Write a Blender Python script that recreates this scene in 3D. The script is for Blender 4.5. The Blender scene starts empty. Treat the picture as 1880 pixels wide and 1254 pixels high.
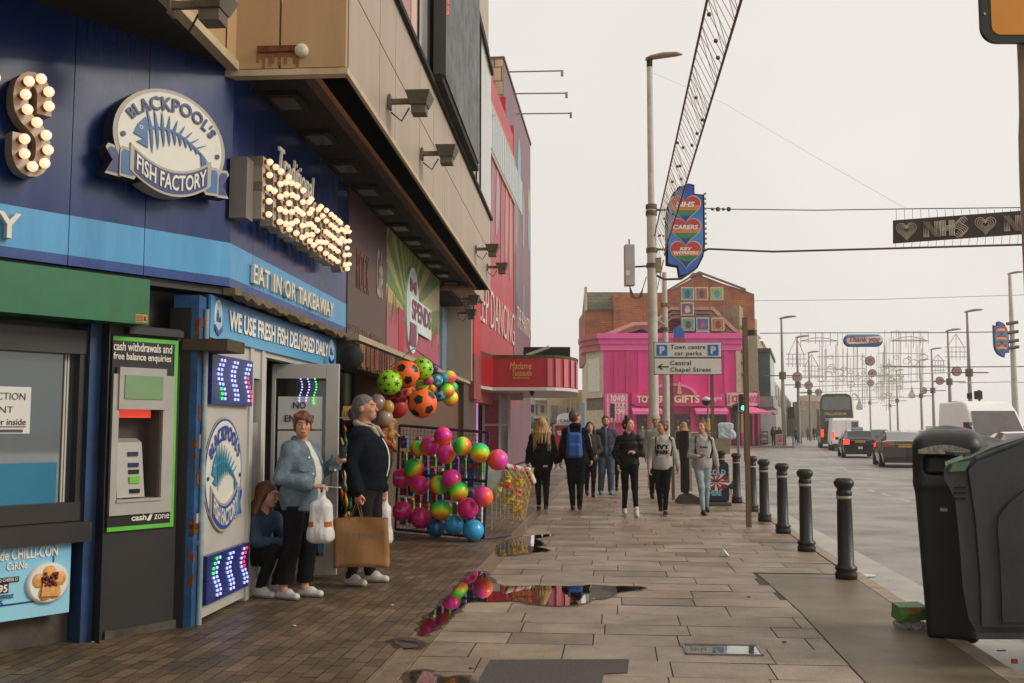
import bpy,math,random
import numpy as np
from mathutils import Vector,Matrix,Euler,noise
R=math.radians
HAZE=.0007
random.seed(7)
C=bpy.context.scene.collection
SC=bpy.context.scene
# ------------------------------------------------------------------ camera, world, sun, exposure
FPX=1850.0
CAM=Vector((0,0,1.5))
PITCH=math.atan(159/FPX)
cd=bpy.data.cameras.new('camera');cam=bpy.data.objects.new('camera',cd);C.objects.link(cam)
cd.sensor_width=36;cd.lens=36*FPX/1880;cd.clip_end=3000;cd.clip_start=0.1
cam.location=CAM;cam.rotation_euler=(R(90)+PITCH,0,0);SC.camera=cam
SC.view_settings.view_transform='Standard';SC.view_settings.look='None'
SC.view_settings.exposure=0.38;SC.view_settings.gamma=1
SC.cycles.volume_bounces=2
w=bpy.data.worlds.new("World");SC.world=w;w.use_nodes=True
nt=w.node_tree;bg=nt.nodes['Background']
sky=nt.nodes.new('ShaderNodeTexSky');sky.sky_type='NISHITA';sky.sun_disc=False
sky.sun_elevation=R(30);sky.sun_rotation=R(102);sky.dust_density=4
hs=nt.nodes.new('ShaderNodeHueSaturation');hs.inputs['Saturation'].default_value=.1;hs.inputs['Value'].default_value=.5
nt.links.new(sky.outputs[0],hs.inputs['Color'])
tc=nt.nodes.new('ShaderNodeTexCoord');nz=nt.nodes.new('ShaderNodeTexNoise');nz.inputs['Scale'].default_value=2.2;nz.inputs['Detail'].default_value=5
cr=nt.nodes.new('ShaderNodeValToRGB')
cr.color_ramp.elements[0].color=(7.0,6.7,6.15,1);cr.color_ramp.elements[1].color=(8.8,8.45,7.85,1)
nt.links.new(tc.outputs['Generated'],nz.inputs['Vector']);nt.links.new(nz.outputs['Fac'],cr.inputs['Fac'])
mx=nt.nodes.new('ShaderNodeMix');mx.data_type='RGBA';mx.inputs[0].default_value=.93
nt.links.new(hs.outputs[0],mx.inputs[6]);nt.links.new(cr.outputs[0],mx.inputs[7])
nt.links.new(mx.outputs[2],bg.inputs[0]);bg.inputs[1].default_value=0.088
sd=bpy.data.lights.new('sun','SUN');sd.energy=1.5;sd.angle=R(20);sd.color=(1,.93,.82)
so=bpy.data.objects.new('sun',sd);C.objects.link(so)
so.rotation_euler=Vector((-.85,.18,-.5)).to_track_quat('-Z','Y').to_euler()

# ------------------------------------------------------------------ projection helpers (used to measure the place)
cp,sp=math.cos(PITCH),math.sin(PITCH)
def ray(u,v):
    a=(u -940)/FPX;b=(627 -v)/FPX
    return Vector((a,cp -b*sp,sp+b*cp))
def atY(u,v,Y):
    d=ray(u,v);return CAM+d*(Y/d.y)
def G(u,v,z=0.0):
    d=ray(u,v);return CAM+d*((z -1.5)/d.z)
class Frame:
    def __init__(s,o,ang):
        s.o=Vector((o[0],o[1],0));s.a=ang
        s.X=Vector((math.cos(ang),math.sin(ang),0));s.Y=Vector((-math.sin(ang),math.cos(ang),0))
    def w(s,x,y,z): return s.o+s.X*x+s.Y*y+Vector((0,0,z))
    def on(s,u,v,y=0.0):
        d=ray(u,v);n=s.Y;t=((s.o+n*y) -CAM).dot(n)/d.dot(n)
        p=CAM+d*t -s.o;return p.dot(s.X),p.z
    def loc(s,p):
        q=p -s.o;return q.dot(s.X),q.dot(s.Y),q.z
C0=(-2.264,8.0)
WF=Frame((0,0),0)
FA=Frame(C0,math.atan2(1,.784))          # chamfered corner shopfront
FB=Frame(C0,math.atan2(1,.068))          # shopfronts along the street
FM=Frame((-3.8,0),math.atan2(1,.106))   # red attraction building further on

# ------------------------------------------------------------------ materials
def lin(c):
    if isinstance(c,str):
        c=c.lstrip('#');c=[int(c[i:i+2],16)/255 for i in (0,2,4)]
        c=[x/12.92 if x <.04045 else ((x+.055)/1.055) ** 2.4 for x in c]
    return (c[0],c[1],c[2],1)
_M={}
def M(name,col=None,rough=.6,metal=0,var=.12,vs=3.0,bump=0,bs=30,emit=0,spec=.5,alpha=1,rv=.1,dirt=0,coat=0,streak=False,trans=0):
    if name in _M: return _M[name]
    m=bpy.data.materials.new(name);m.use_nodes=True;_M[name]=m
    n=m.node_tree;b=n.nodes['Principled BSDF'];L=n.links
    c=lin(col)
    b.inputs['Roughness'].default_value=rough;b.inputs['Metallic'].default_value=metal
    b.inputs['Specular IOR Level'].default_value=spec;b.inputs['Coat Weight'].default_value=coat
    if alpha <1: b.inputs['Alpha'].default_value=alpha
    if trans: b.inputs['Transmission Weight'].default_value=trans;b.inputs['IOR'].default_value=1.1
    b.inputs['Base Color'].default_value=c
    if emit:
        b.inputs['Emission Color'].default_value=c;b.inputs['Emission Strength'].default_value=emit;return m
    if var or bump or dirt:
        t=n.nodes.new('ShaderNodeTexCoord');src=t.outputs['Object']
        if streak:
            mp=n.nodes.new('ShaderNodeMapping');mp.inputs['Scale'].default_value=(1,1,.12);L.new(src,mp.inputs[0]);src=mp.outputs[0]
        z=n.nodes.new('ShaderNodeTexNoise');z.inputs['Scale'].default_value=vs;z.inputs['Detail'].default_value=6;z.inputs['Roughness'].default_value=.65
        L.new(src,z.inputs['Vector'])
        r=n.nodes.new('ShaderNodeValToRGB');r.color_ramp.elements[0].position=.3;r.color_ramp.elements[1].position=.7
        lo=[x*(1 -var*1.5) for x in c[:3]]+[1];hi=[min(1,x*(1+var)) for x in c[:3]]+[1]
        r.color_ramp.elements[0].color=lo;r.color_ramp.elements[1].color=hi
        L.new(z.outputs['Fac'],r.inputs['Fac']);out=r.outputs[0]
        if dirt:
            z3=n.nodes.new('ShaderNodeTexNoise');z3.inputs['Scale'].default_value=vs*.6;z3.inputs['Detail'].default_value=9;z3.inputs['Roughness'].default_value=.75
            L.new(src,z3.inputs['Vector'])
            r3=n.nodes.new('ShaderNodeValToRGB');r3.color_ramp.elements[0].position=.5;r3.color_ramp.elements[1].position=.72
            r3.color_ramp.elements[0].color=(0,0,0,1);r3.color_ramp.elements[1].color=(dirt,)*3+(1,)
            L.new(z3.outputs['Fac'],r3.inputs[0])
            mm=n.nodes.new('ShaderNodeMix');mm.data_type='RGBA';mm.inputs[7].default_value=lin('#3a2a1c')
            L.new(r3.outputs[0],mm.inputs[0]);L.new(out,mm.inputs[6]);out=mm.outputs[2]
        L.new(out,b.inputs['Base Color'])
        if rv:
            mr=n.nodes.new('ShaderNodeMapRange');mr.inputs[1].default_value=.3;mr.inputs[2].default_value=.7
            mr.inputs[3].default_value=max(.02,rough -rv);mr.inputs[4].default_value=min(1,rough+rv)
            L.new(z.outputs['Fac'],mr.inputs[0]);L.new(mr.outputs[0],b.inputs['Roughness'])
        if bump:
            z2=n.nodes.new('ShaderNodeTexNoise');z2.inputs['Scale'].default_value=bs;z2.inputs['Detail'].default_value=4
            L.new(t.outputs['Object'],z2.inputs['Vector'])
            bp=n.nodes.new('ShaderNodeBump');bp.inputs['Strength'].default_value=bump;bp.inputs['Distance'].default_value=.02
            L.new(z2.outputs['Fac'],bp.inputs['Height']);L.new(bp.outputs[0],b.inputs['Normal'])
    return m
def brickmat(name,c1,c2,mort,sx,sy,rough=.8,ms=.015,plane='XZ',bump=.3):
    if name in _M: return _M[name]
    m=bpy.data.materials.new(name);m.use_nodes=True;_M[name]=m
    n=m.node_tree;b=n.nodes['Principled BSDF'];L=n.links
    t=n.nodes.new('ShaderNodeTexCoord');s=n.nodes.new('ShaderNodeSeparateXYZ');c=n.nodes.new('ShaderNodeCombineXYZ')
    L.new(t.outputs['Object'],s.inputs[0])
    if plane == 'XZ':
        a=n.nodes.new('ShaderNodeMath');a.operation='ADD';L.new(s.outputs[0],a.inputs[0]);L.new(s.outputs[1],a.inputs[1])
        L.new(a.outputs[0],c.inputs[0]);L.new(s.outputs[2],c.inputs[1])
    else: L.new(s.outputs[0],c.inputs[0]);L.new(s.outputs[1],c.inputs[1])
    k=n.nodes.new('ShaderNodeTexBrick');k.inputs['Scale'].default_value=1;k.inputs['Brick Width'].default_value=sx;k.inputs['Row Height'].default_value=sy
    k.inputs['Mortar Size'].default_value=ms;k.inputs['Color1'].default_value=lin(c1);k.inputs['Color2'].default_value=lin(c2);k.inputs['Mortar'].default_value=lin(mort)
    L.new(c.outputs[0],k.inputs['Vector'])
    z=n.nodes.new('ShaderNodeTexNoise');z.inputs['Scale'].default_value=.8;z.inputs['Detail'].default_value=7;L.new(t.outputs['Object'],z.inputs['Vector'])
    mr=n.nodes.new('ShaderNodeMapRange');mr.inputs[1].default_value=.3;mr.inputs[2].default_value=.7;mr.inputs[3].default_value=.6;mr.inputs[4].default_value=1.2;L.new(z.outputs['Fac'],mr.inputs[0])
    mm=n.nodes.new('ShaderNodeMix');mm.data_type='RGBA';mm.blend_type='MULTIPLY';mm.inputs[0].default_value=1
    L.new(k.outputs[0],mm.inputs[6]);L.new(mr.outputs[0],mm.inputs[7]);L.new(mm.outputs[2],b.inputs['Base Color'])
    b.inputs['Roughness'].default_value=rough
    bp=n.nodes.new('ShaderNodeBump');bp.inputs['Strength'].default_value=bump;bp.inputs['Distance'].default_value=.02;bp.invert=True
    L.new(k.outputs['Fac'],bp.inputs['Height']);L.new(bp.outputs[0],b.inputs['Normal'])
    return m
def rampmat(name,stops,axis='Z',rng=(-1,1),rough=.4,coat=0,noise_amt=.0,ns=3,interp='LINEAR'):
    """colours run along one object axis"""
    if name in _M: return _M[name]
    m=bpy.data.materials.new(name);m.use_nodes=True;_M[name]=m
    n=m.node_tree;b=n.nodes['Principled BSDF'];L=n.links
    t=n.nodes.new('ShaderNodeTexCoord');s=n.nodes.new('ShaderNodeSeparateXYZ');L.new(t.outputs['Object'],s.inputs[0])
    mr=n.nodes.new('ShaderNodeMapRange');mr.inputs[1].default_value=rng[0];mr.inputs[2].default_value=rng[1]
    src=s.outputs['XYZ'.index(axis)]
    if noise_amt:
        z=n.nodes.new('ShaderNodeTexNoise');z.inputs['Scale'].default_value=ns;z.inputs['Detail'].default_value=5;L.new(t.outputs['Object'],z.inputs['Vector'])
        ma=n.nodes.new('ShaderNodeMath');ma.operation='MULTIPLY_ADD';ma.inputs[1].default_value=noise_amt*2;L.new(z.outputs['Fac'],ma.inputs[0]);L.new(src,ma.inputs[2])
        mb_=n.nodes.new('ShaderNodeMath');mb_.operation='SUBTRACT';mb_.inputs[1].default_value=noise_amt;L.new(ma.outputs[0],mb_.inputs[0]);src=mb_.outputs[0]
    L.new(src,mr.inputs[0])
    r=n.nodes.new('ShaderNodeValToRGB');e=r.color_ramp.elements;r.color_ramp.interpolation=interp
    e[0].position=stops[0][0];e[0].color=lin(stops[0][1]);e[1].position=stops[-1][0];e[1].color=lin(stops[-1][1])
    for p,c in stops[1:-1]:
        q=e.new(p);q.color=lin(c)
    L.new(mr.outputs[0],r.inputs[0]);L.new(r.outputs[0],b.inputs['Base Color'])
    b.inputs['Roughness'].default_value=rough;b.inputs['Coat Weight'].default_value=coat
    return m

# ------------------------------------------------------------------ mesh builder
_TXT={}
def text_geo(s,off=0.0,sp=1.0,shear=0.0,ext=0.0):
    k=(s,off,sp,shear,ext)
    if k in _TXT: return _TXT[k]
    cu=bpy.data.curves.new('t','FONT');cu.body=s;cu.offset=off;cu.space_character=sp;cu.shear=shear;cu.extrude=ext
    cu.resolution_u=3;cu.align_x='LEFT'
    o=bpy.data.objects.new('t',cu);C.objects.link(o)
    me=bpy.data.meshes.new_from_object(o.evaluated_get(bpy.context.evaluated_depsgraph_get()))
    V=[tuple(v.co) for v in me.vertices];F=[tuple(p.vertices) for p in me.polygons]
    bpy.data.objects.remove(o);bpy.data.curves.remove(cu);bpy.data.meshes.remove(me)
    _TXT[k]=(V,F);return V,F
class MB:
    def __init__(s): s.v=[];s.f=[];s.m=[];s.mats=[];s.sm=[];s.T=None
    def add(s,V,F,mat,smooth=False):
        if mat not in s.mats: s.mats.append(mat)
        i=s.mats.index(mat);o=len(s.v)
        if s.T is not None: V=[s.T @ Vector(p) for p in V]
        s.v.extend([tuple(p) for p in V]);s.f.extend([tuple(a+o for a in f) for f in F])
        s.m.extend([i]*len(F));s.sm.extend([smooth]*len(F));return s
    def box(s,x0,y0,z0,x1,y1,z1,mat):
        x0,x1=sorted((x0,x1));y0,y1=sorted((y0,y1));z0,z1=sorted((z0,z1))
        V=[(x,y,z) for z in (z0,z1) for y in (y0,y1) for x in (x0,x1)]
        return s.add(V,[(0,2,3,1),(4,5,7,6),(0,1,5,4),(2,6,7,3),(0,4,6,2),(1,3,7,5)],mat)
    def cyl(s,p,q,r,mat,r2=None,n=10,caps=True):
        p=Vector(p);q=Vector(q);r2=r if r2 is None else r2
        d=(q -p).normalized();a=d.orthogonal().normalized();b=d.cross(a)
        V=[]
        for c,rr in ((p,r),(q,r2)):
            for i in range(n):
                t=2*math.pi*i/n;V.append(c+a*(rr*math.cos(t))+b*(rr*math.sin(t)))
        s.add(V,[(i,(i+1) % n,n+(i+1) % n,n+i) for i in range(n)],mat,n >5)
        if caps: s.add(V,[tuple(range(n))[::-1],tuple(range(n,2*n))],mat)
        return s
    def tube(s,pts,r,mat,n=6):
        pts=[Vector(p) for p in pts];V=[];up=Vector((0.13,.21,1)).normalized()
        for i,p in enumerate(pts):
            d=(pts[min(i+1,len(pts) -1)] -pts[max(i -1,0)]).normalized()
            a=d.cross(up);a=(d.orthogonal() if a.length <.05 else a).normalized();b=d.cross(a)
            rr=r[i] if isinstance(r,(list,tuple)) else r
            for k in range(n):
                t=2*math.pi*k/n;V.append(p+a*(rr*math.cos(t))+b*(rr*math.sin(t)))
        F=[(i*n+k,i*n+(k+1) % n,(i+1)*n+(k+1) % n,(i+1)*n+k) for i in range(len(pts) -1) for k in range(n)]
        F += [tuple(range(n))[::-1],tuple(range(len(V) -n,len(V)))]
        return s.add(V,F,mat,n >4)
    def lathe(s,prof,mat,c=(0,0,0),n=20,axis='Z',sx=1,sy=1):
        V=[]
        for r,z in prof:
            for k in range(n):
                t=2*math.pi*k/n;x,y=r*math.cos(t)*sx,r*math.sin(t)*sy
                V.append((c[0]+x,c[1]+y,c[2]+z) if axis == 'Z' else ((c[0]+x,c[1] -z,c[2]+y) if axis == 'Y' else (c[0]+z,c[1]+x,c[2]+y)))
        F=[(i*n+k,i*n+(k+1) % n,(i+1)*n+(k+1) % n,(i+1)*n+k) for i in range(len(prof) -1) for k in range(n)]
        s.add(V,F,mat,True)
        return s.add(V,[tuple(range(n))[::-1],tuple(range(len(V) -n,len(V)))],mat)
    def sph(s,c,r,mat,n=12,sc=(1,1,1)):
        V=[];h=n // 2
        for i in range(1,h):
            a=math.pi*i/h
            for k in range(n):
                t=2*math.pi*k/n;V.append((c[0]+sc[0]*r*math.sin(a)*math.cos(t),c[1]+sc[1]*r*math.sin(a)*math.sin(t),c[2]+sc[2]*r*math.cos(a)))
        V += [(c[0],c[1],c[2]+r*sc[2]),(c[0],c[1],c[2] -r*sc[2])];T=len(V) -2;B=T+1
        F=[(i*n+k,(i+1)*n+k,(i+1)*n+(k+1) % n,i*n+(k+1) % n) for i in range(h -2) for k in range(n)]
        F += [(T,k,(k+1) % n) for k in range(n)]+[((h -2)*n+k,B,(h -2)*n+(k+1) % n) for k in range(n)]
        return s.add(V,F,mat,True)
    def prism(s,P,y0,y1,mat,side=None):
        """outline P in the x-z plane, front face at y0 (towards -y), back at y1"""
        a=sum(P[i][0]*P[(i+1) % len(P)][1] -P[(i+1) % len(P)][0]*P[i][1] for i in range(len(P)))
        if a <0: P=P[::-1]
        n=len(P);V=[(x,y0,z) for x,z in P]+[(x,y1,z) for x,z in P]
        s.add(V,[tuple(range(n))],mat)
        return s.add(V,[tuple(range(n,2*n))[::-1]]+[(i,n+i,n+(i+1) % n,(i+1) % n) for i in range(n)],side or mat)
    def text(s,t,x0,x1,z0,z1,y,mat,off=.0,sp=1.0,shear=0,ext=.0,fn=None,depth=.004):
        V,F=text_geo(t,off,sp,shear,.5)
        ax=min(p[0] for p in V);bx=max(p[0] for p in V);az=min(p[1] for p in V);bz=max(p[1] for p in V)
        W=[]
        for p in V:
            x=x0+(p[0] -ax)/(bx -ax)*(x1 -x0);z=z0+(p[1] -az)/(bz -az)*(z1 -z0)
            if fn: x,z=fn(x,z)
            W.append((x,y -(p[2] >0)*depth,z))
        return s.add(W,F,mat)
    def strip(s,A,B,mat,y=0,y1=None):
        """band between two polylines in x-z"""
        n=len(A)
        for i in range(n -1): s.prism([A[i],A[i+1],B[i+1],B[i]],y,y+.003 if y1 is None else y1,mat)
        return s
OFF={}
def make(mb,name,parent=None,loc=None,rot=None,bevel=0,smooth=False,sub=0):
    me=bpy.data.meshes.new(name)
    off=OFF.get(parent.name,Vector((0,0,0))) if parent else Vector((0,0,0))
    V=mb.v if off.length == 0 else [(p[0] -off.x,p[1] -off.y,p[2] -off.z) for p in mb.v]
    me.from_pydata(V,[],mb.f)
    for m in mb.mats: me.materials.append(m)
    me.polygons.foreach_set('material_index',mb.m);me.polygons.foreach_set('use_smooth',[bool(x) or smooth for x in mb.sm])
    o=bpy.data.objects.new(name,me);C.objects.link(o)
    if parent: o.parent=parent
    if parent and parent.name in OFF: OFF[o.name]=off
    if loc is not None: o.location=loc
    if rot is not None: o.rotation_euler=rot
    if bevel:
        b=o.modifiers.new('bevel','BEVEL');b.width=bevel;b.segments=2;b.limit_method='ANGLE';b.angle_limit=R(40)
    if sub:
        b=o.modifiers.new('sub','SUBSURF');b.levels=sub;b.render_levels=sub
    return o
def tag(o,label=None,cat=None,group=None,kind=None):
    if label: o['label']=label
    if cat: o['category']=cat
    if group: o['group']=group
    if kind: o['kind']=kind
    return o
def thing(name,label,cat,fr=WF,base=(0,0,0),group=None,kind=None,rz=0):
    """Empty at base (frame coords); parts are given in the same frame coords"""
    o=bpy.data.objects.new(name,None);C.objects.link(o);o.empty_display_size=.1
    o.location=fr.w(*base);o.rotation_euler=(0,0,fr.a+rz);OFF[o.name]=Vector(base)
    return tag(o,label,cat,group,kind)
def single(mb,name,label,cat,fr=WF,group=None,kind=None,bevel=0,smooth=False,base=None):
    """a thing that is one mesh, built in frame coords"""
    if base is None:
        n=len(mb.v);base=(sum(p[0] for p in mb.v)/n,sum(p[1] for p in mb.v)/n,min(p[2] for p in mb.v))
    mb.v=[(p[0] -base[0],p[1] -base[1],p[2] -base[2]) for p in mb.v]
    o=make(mb,name,bevel=bevel,smooth=smooth);o.location=fr.w(*base);o.rotation_euler=(0,0,fr.a)
    return tag(o,label,cat,group,kind)
def kids(o): return [c for c in bpy.data.objects if c.parent == o]
_tree={}
def tree(o):
    if o.name not in _tree: _tree[o.name]=[(c,tree(c)) for c in kids(o)]
    return _tree[o.name]
def dup(o,loc=None,rz=None,label=None,group=None,par=None,scale=None):
    T=tree(o) if par is None else o[1];src=o if par is None else o[0]
    r=src.copy();C.objects.link(r)
    if par: r.parent=par
    for ch in T: dup(ch,par=r)
    if par is None:
        if loc is not None: r.location=loc
        if rz is not None: r.rotation_euler=(0,0,rz)
        if label: r['label']=label
        if group: r['group']=group
        if scale: r.scale=(scale,)*3
    return r

# ------------------------------------------------------------------ implicit surfaces for bodies, clothes and soft things
def cap(a,b,ra,rb=None,k=.02,sub=False):
    a=np.array(a,float);b=np.array(b,float);rb=ra if rb is None else rb
    d=b -a;L2=max(1e-9,float(d @ d))
    def f(X,Y,Z):
        px,py,pz=X -a[0],Y -a[1],Z -a[2]
        t=np.clip((px*d[0]+py*d[1]+pz*d[2])/L2,0,1)
        return np.sqrt((px -t*d[0]) ** 2+(py -t*d[1]) ** 2+(pz -t*d[2]) ** 2) -(ra+t*(rb -ra))
    m=max(ra,rb)
    return (f,np.minimum(a,b) -m,np.maximum(a,b)+m,k,sub)
def ell(c,r,Rm=None,k=.03,sub=False):
    c=np.array(c,float);r=np.array(r,float);Q=np.eye(3) if Rm is None else np.array(Rm,float)
    def f(X,Y,Z):
        p=[X -c[0],Y -c[1],Z -c[2]]
        q=[sum(Q[j,i]*p[j] for j in range(3)) for i in range(3)]
        k0=np.sqrt(sum((q[i]/r[i]) ** 2 for i in range(3)));k1=np.sqrt(sum((q[i]/r[i] ** 2) ** 2 for i in range(3)))+1e-6
        return k0*(k0 -1)/k1
    m=r.max();return (f,c -m,c+m,k,sub)
def rbox(c,h,rd=.02,Rm=None,k=.01,sub=False,taper=0):
    c=np.array(c,float);h=np.array(h,float);Q=np.eye(3) if Rm is None else np.array(Rm,float)
    def f(X,Y,Z):
        p=[X -c[0],Y -c[1],Z -c[2]]
        q=[sum(Q[j,i]*p[j] for j in range(3)) for i in range(3)]
        sc=1+taper*q[2]/h[2]
        a=[np.abs(q[0]/sc) -h[0]+rd,np.abs(q[1]/sc) -h[1]+rd,np.abs(q[2]) -h[2]+rd]
        return np.sqrt(sum(np.maximum(x,0) ** 2 for x in a))+np.minimum(np.maximum(np.maximum(a[0],a[1]),a[2]),0) -rd
    m=float(np.linalg.norm(h))*(1+abs(taper));return (f,c -m,c+m,k,sub)
def snoise(P,f,seed=0):
    g=np.random.RandomState(seed);out=np.zeros(len(P));w=P*f
    for o in range(4):
        D=g.normal(size=(3,3));D /= np.linalg.norm(D,axis=1)[:,None]
        q=w @ D.T+g.rand(3)*6;out += (np.sin(q[:,0]+1.3*np.sin(q[:,1]))*np.cos(q[:,2]))/(1.6 ** o);w=w*1.9+out[:,None]*.4
    return out/2
def sdf_mesh(prims,h,clips=(),wr=0,wf=20,ws=(1,1,1),seed=0):
    lo=np.min([p[1] for p in prims if not p[4]],axis=0) -3*h;hi=np.max([p[2] for p in prims if not p[4]],axis=0)+3*h
    n=np.ceil((hi -lo)/h).astype(int)+1
    D=np.full(n,1.0,np.float32);ax=[lo[i]+h*np.arange(n[i]) for i in range(3)]
    for f,a,b,k,sub in prims:
        i0=np.maximum(0,((a -k -2*h -lo)/h).astype(int));i1=np.minimum(n,((b+k+2*h -lo)/h).astype(int)+2)
        if np.any(i1 <= i0): continue
        sl=tuple(slice(i0[i],i1[i]) for i in range(3))
        X,Y,Z=ax[0][sl[0]][:,None,None],ax[1][sl[1]][None,:,None],ax[2][sl[2]][None,None,:]
        d=f(X,Y,Z).astype(np.float32);g=D[sl]
        if sub:
            q=-d;m=np.maximum(g,q);D[sl]=m+np.maximum(k -np.abs(g -q),0) ** 2/(4*k)
        else:
            m=np.minimum(g,d);D[sl]=m -np.maximum(k -np.abs(g -d),0) ** 2/(4*k)
    for c in clips: D=np.maximum(D,c(ax[0][:,None,None],ax[1][None,:,None],ax[2][None,None,:])).astype(np.float32)
    S=D <0;Su=S.astype(np.uint8);cs=np.zeros(n -1,np.uint8)
    for i in (0,1):
        for j in (0,1):
            for l in (0,1): cs += Su[i:n[0] -1+i,j:n[1] -1+j,l:n[2] -1+l]
    I=np.argwhere((cs >0) & (cs <8));N=len(I);acc=np.zeros((N,3));cnt=np.zeros(N)
    cor={(i,j,l): D[I[:,0]+i,I[:,1]+j,I[:,2]+l] for i in (0,1) for j in (0,1) for l in (0,1)}
    for a in range(3):
        for b in (0,1):
            for c in (0,1):
                p=[b,c];p.insert(a,0);q=list(p);q[a]=1
                d0,d1=cor[tuple(p)],cor[tuple(q)];x=(d0 <0) != (d1 <0)
                t=np.where(x,d0/np.where(x,d0 -d1,1),0)
                P=np.tile(np.array(p,float),(N,1));P[:,a]=t;acc += P*x[:,None];cnt += x
    V=lo+h*(I+acc/np.maximum(cnt,1)[:,None])
    idm=np.full(n -1,-1,np.int32);idm[I[:,0],I[:,1],I[:,2]]=np.arange(N)
    Fs=[]
    for a in range(3):
        e=[0,0,0];e[a]=1;b,c=(a+1) % 3,(a+2) % 3
        s0=S[:n[0] -e[0],:n[1] -e[1],:n[2] -e[2]];s1=S[e[0]:,e[1]:,e[2]:]
        P=np.argwhere(s0 != s1);P=P[(P[:,b] >0) & (P[:,c] >0) & (P[:,b] <n[b] -1) & (P[:,c] <n[c] -1)]
        fl=s0[P[:,0],P[:,1],P[:,2]]
        def cid(db,dc):
            Q=P.copy();Q[:,b] += db;Q[:,c] += dc;return idm[Q[:,0],Q[:,1],Q[:,2]]
        q=np.stack([cid(-1,-1),cid(0,-1),cid(0,0),cid(-1,0)],1)
        q[~fl]=q[~fl][:,::-1];Fs.append(q)
    F=np.concatenate(Fs);F=F[(F >= 0).all(1)]
    if wr:
        fn=np.cross(V[F[:,2]] -V[F[:,0]],V[F[:,3]] -V[F[:,1]]);nm=np.zeros_like(V)
        for i in range(4): np.add.at(nm,F[:,i],fn)
        nm /= np.linalg.norm(nm,axis=1)[:,None]+1e-9
        V=V+nm*(snoise(V*np.array(ws),wf,seed)*wr)[:,None]
    return V,F
def sdf_obj(name,prims,h,mats,matfn=None,parent=None,**kw):
    V,F=sdf_mesh(prims,h,**kw)
    me=bpy.data.meshes.new(name);me.vertices.add(len(V));me.vertices.foreach_set('co',V.ravel().astype(np.float32))
    me.loops.add(F.size);me.loops.foreach_set('vertex_index',F.ravel().astype(np.int32))
    me.polygons.add(len(F));me.polygons.foreach_set('loop_start',np.arange(len(F),dtype=np.int32)*4)
    for m in mats: me.materials.append(m)
    if matfn is not None: me.polygons.foreach_set('material_index',matfn(V[F].mean(1)).astype(np.int32))
    me.polygons.foreach_set('use_smooth',np.ones(len(F),bool))
    me.update(calc_edges=True);me.validate()
    o=bpy.data.objects.new(name,me);C.objects.link(o)
    if parent: o.parent=parent
    return o
def rotm(e): return np.array(Euler(e).to_matrix())

# ================================================================== GROUND
FP=Frame((-1.47,0),-math.atan(.101))       # x = 0 is the drain between brick paving and slabs, y runs up the street
def kerb_x(y):                                  # in FP coordinates
    return 3.80+.019*y
def tonemat(name,rough=.5,wet=.3,bump=.25,nsc=1.6,speck=.25,bs=90):
    m=bpy.data.materials.new(name);m.use_nodes=True;_M[name]=m
    n=m.node_tree;b=n.nodes['Principled BSDF'];L=n.links
    at=n.nodes.new('ShaderNodeAttribute');at.attribute_name='tone';t=n.nodes.new('ShaderNodeTexCoord')
    z=n.nodes.new('ShaderNodeTexNoise');z.inputs['Scale'].default_value=nsc;z.inputs['Detail'].default_value=8;z.inputs['Roughness'].default_value=.7;L.new(t.outputs['Object'],z.inputs['Vector'])
    mr=n.nodes.new('ShaderNodeMapRange');mr.inputs[1].default_value=.3;mr.inputs[2].default_value=.7;mr.inputs[3].default_value=.5;mr.inputs[4].default_value=1.3;L.new(z.outputs['Fac'],mr.inputs[0])
    z2=n.nodes.new('ShaderNodeTexNoise');z2.inputs['Scale'].default_value=bs;z2.inputs['Detail'].default_value=3;L.new(t.outputs['Object'],z2.inputs['Vector'])
    mr2=n.nodes.new('ShaderNodeMapRange');mr2.inputs[1].default_value=.3;mr2.inputs[2].default_value=.7;mr2.inputs[3].default_value=1 -speck;mr2.inputs[4].default_value=1+speck;L.new(z2.outputs['Fac'],mr2.inputs[0])
    mu=n.nodes.new('ShaderNodeMath');mu.operation='MULTIPLY';L.new(mr.outputs[0],mu.inputs[0]);L.new(mr2.outputs[0],mu.inputs[1])
    vo=n.nodes.new('ShaderNodeTexVoronoi');vo.inputs['Scale'].default_value=3.2;L.new(t.outputs['Object'],vo.inputs['Vector'])
    mv=n.nodes.new('ShaderNodeMapRange');mv.inputs[1].default_value=.05;mv.inputs[2].default_value=.085;mv.inputs[3].default_value=.55;mv.inputs[4].default_value=1;L.new(vo.outputs['Distance'],mv.inputs[0])
    m3=n.nodes.new('ShaderNodeMath');m3.operation='MULTIPLY';L.new(mu.outputs[0],m3.inputs[0]);L.new(mv.outputs[0],m3.inputs[1]);mu=m3
    mm=n.nodes.new('ShaderNodeMix');mm.data_type='RGBA';mm.blend_type='MULTIPLY';mm.inputs[0].default_value=1
    L.new(at.outputs['Color'],mm.inputs[6]);L.new(mu.outputs[0],mm.inputs[7]);L.new(mm.outputs[2],b.inputs['Base Color'])
    z3=n.nodes.new('ShaderNodeTexNoise');z3.inputs['Scale'].default_value=.9;z3.inputs['Detail'].default_value=6;L.new(t.outputs['Object'],z3.inputs['Vector'])
    mr3=n.nodes.new('ShaderNodeMapRange');mr3.inputs[1].default_value=.35;mr3.inputs[2].default_value=.65;mr3.inputs[3].default_value=rough -wet;mr3.inputs[4].default_value=rough;L.new(z3.outputs['Fac'],mr3.inputs[0]);L.new(mr3.outputs[0],b.inputs['Roughness'])
    bp=n.nodes.new('ShaderNodeBump');bp.inputs['Strength'].default_value=bump;bp.inputs['Distance'].default_value=.01
    L.new(z2.outputs['Fac'],bp.inputs['Height']);L.new(bp.outputs[0],b.inputs['Normal'])
    return m
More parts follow.
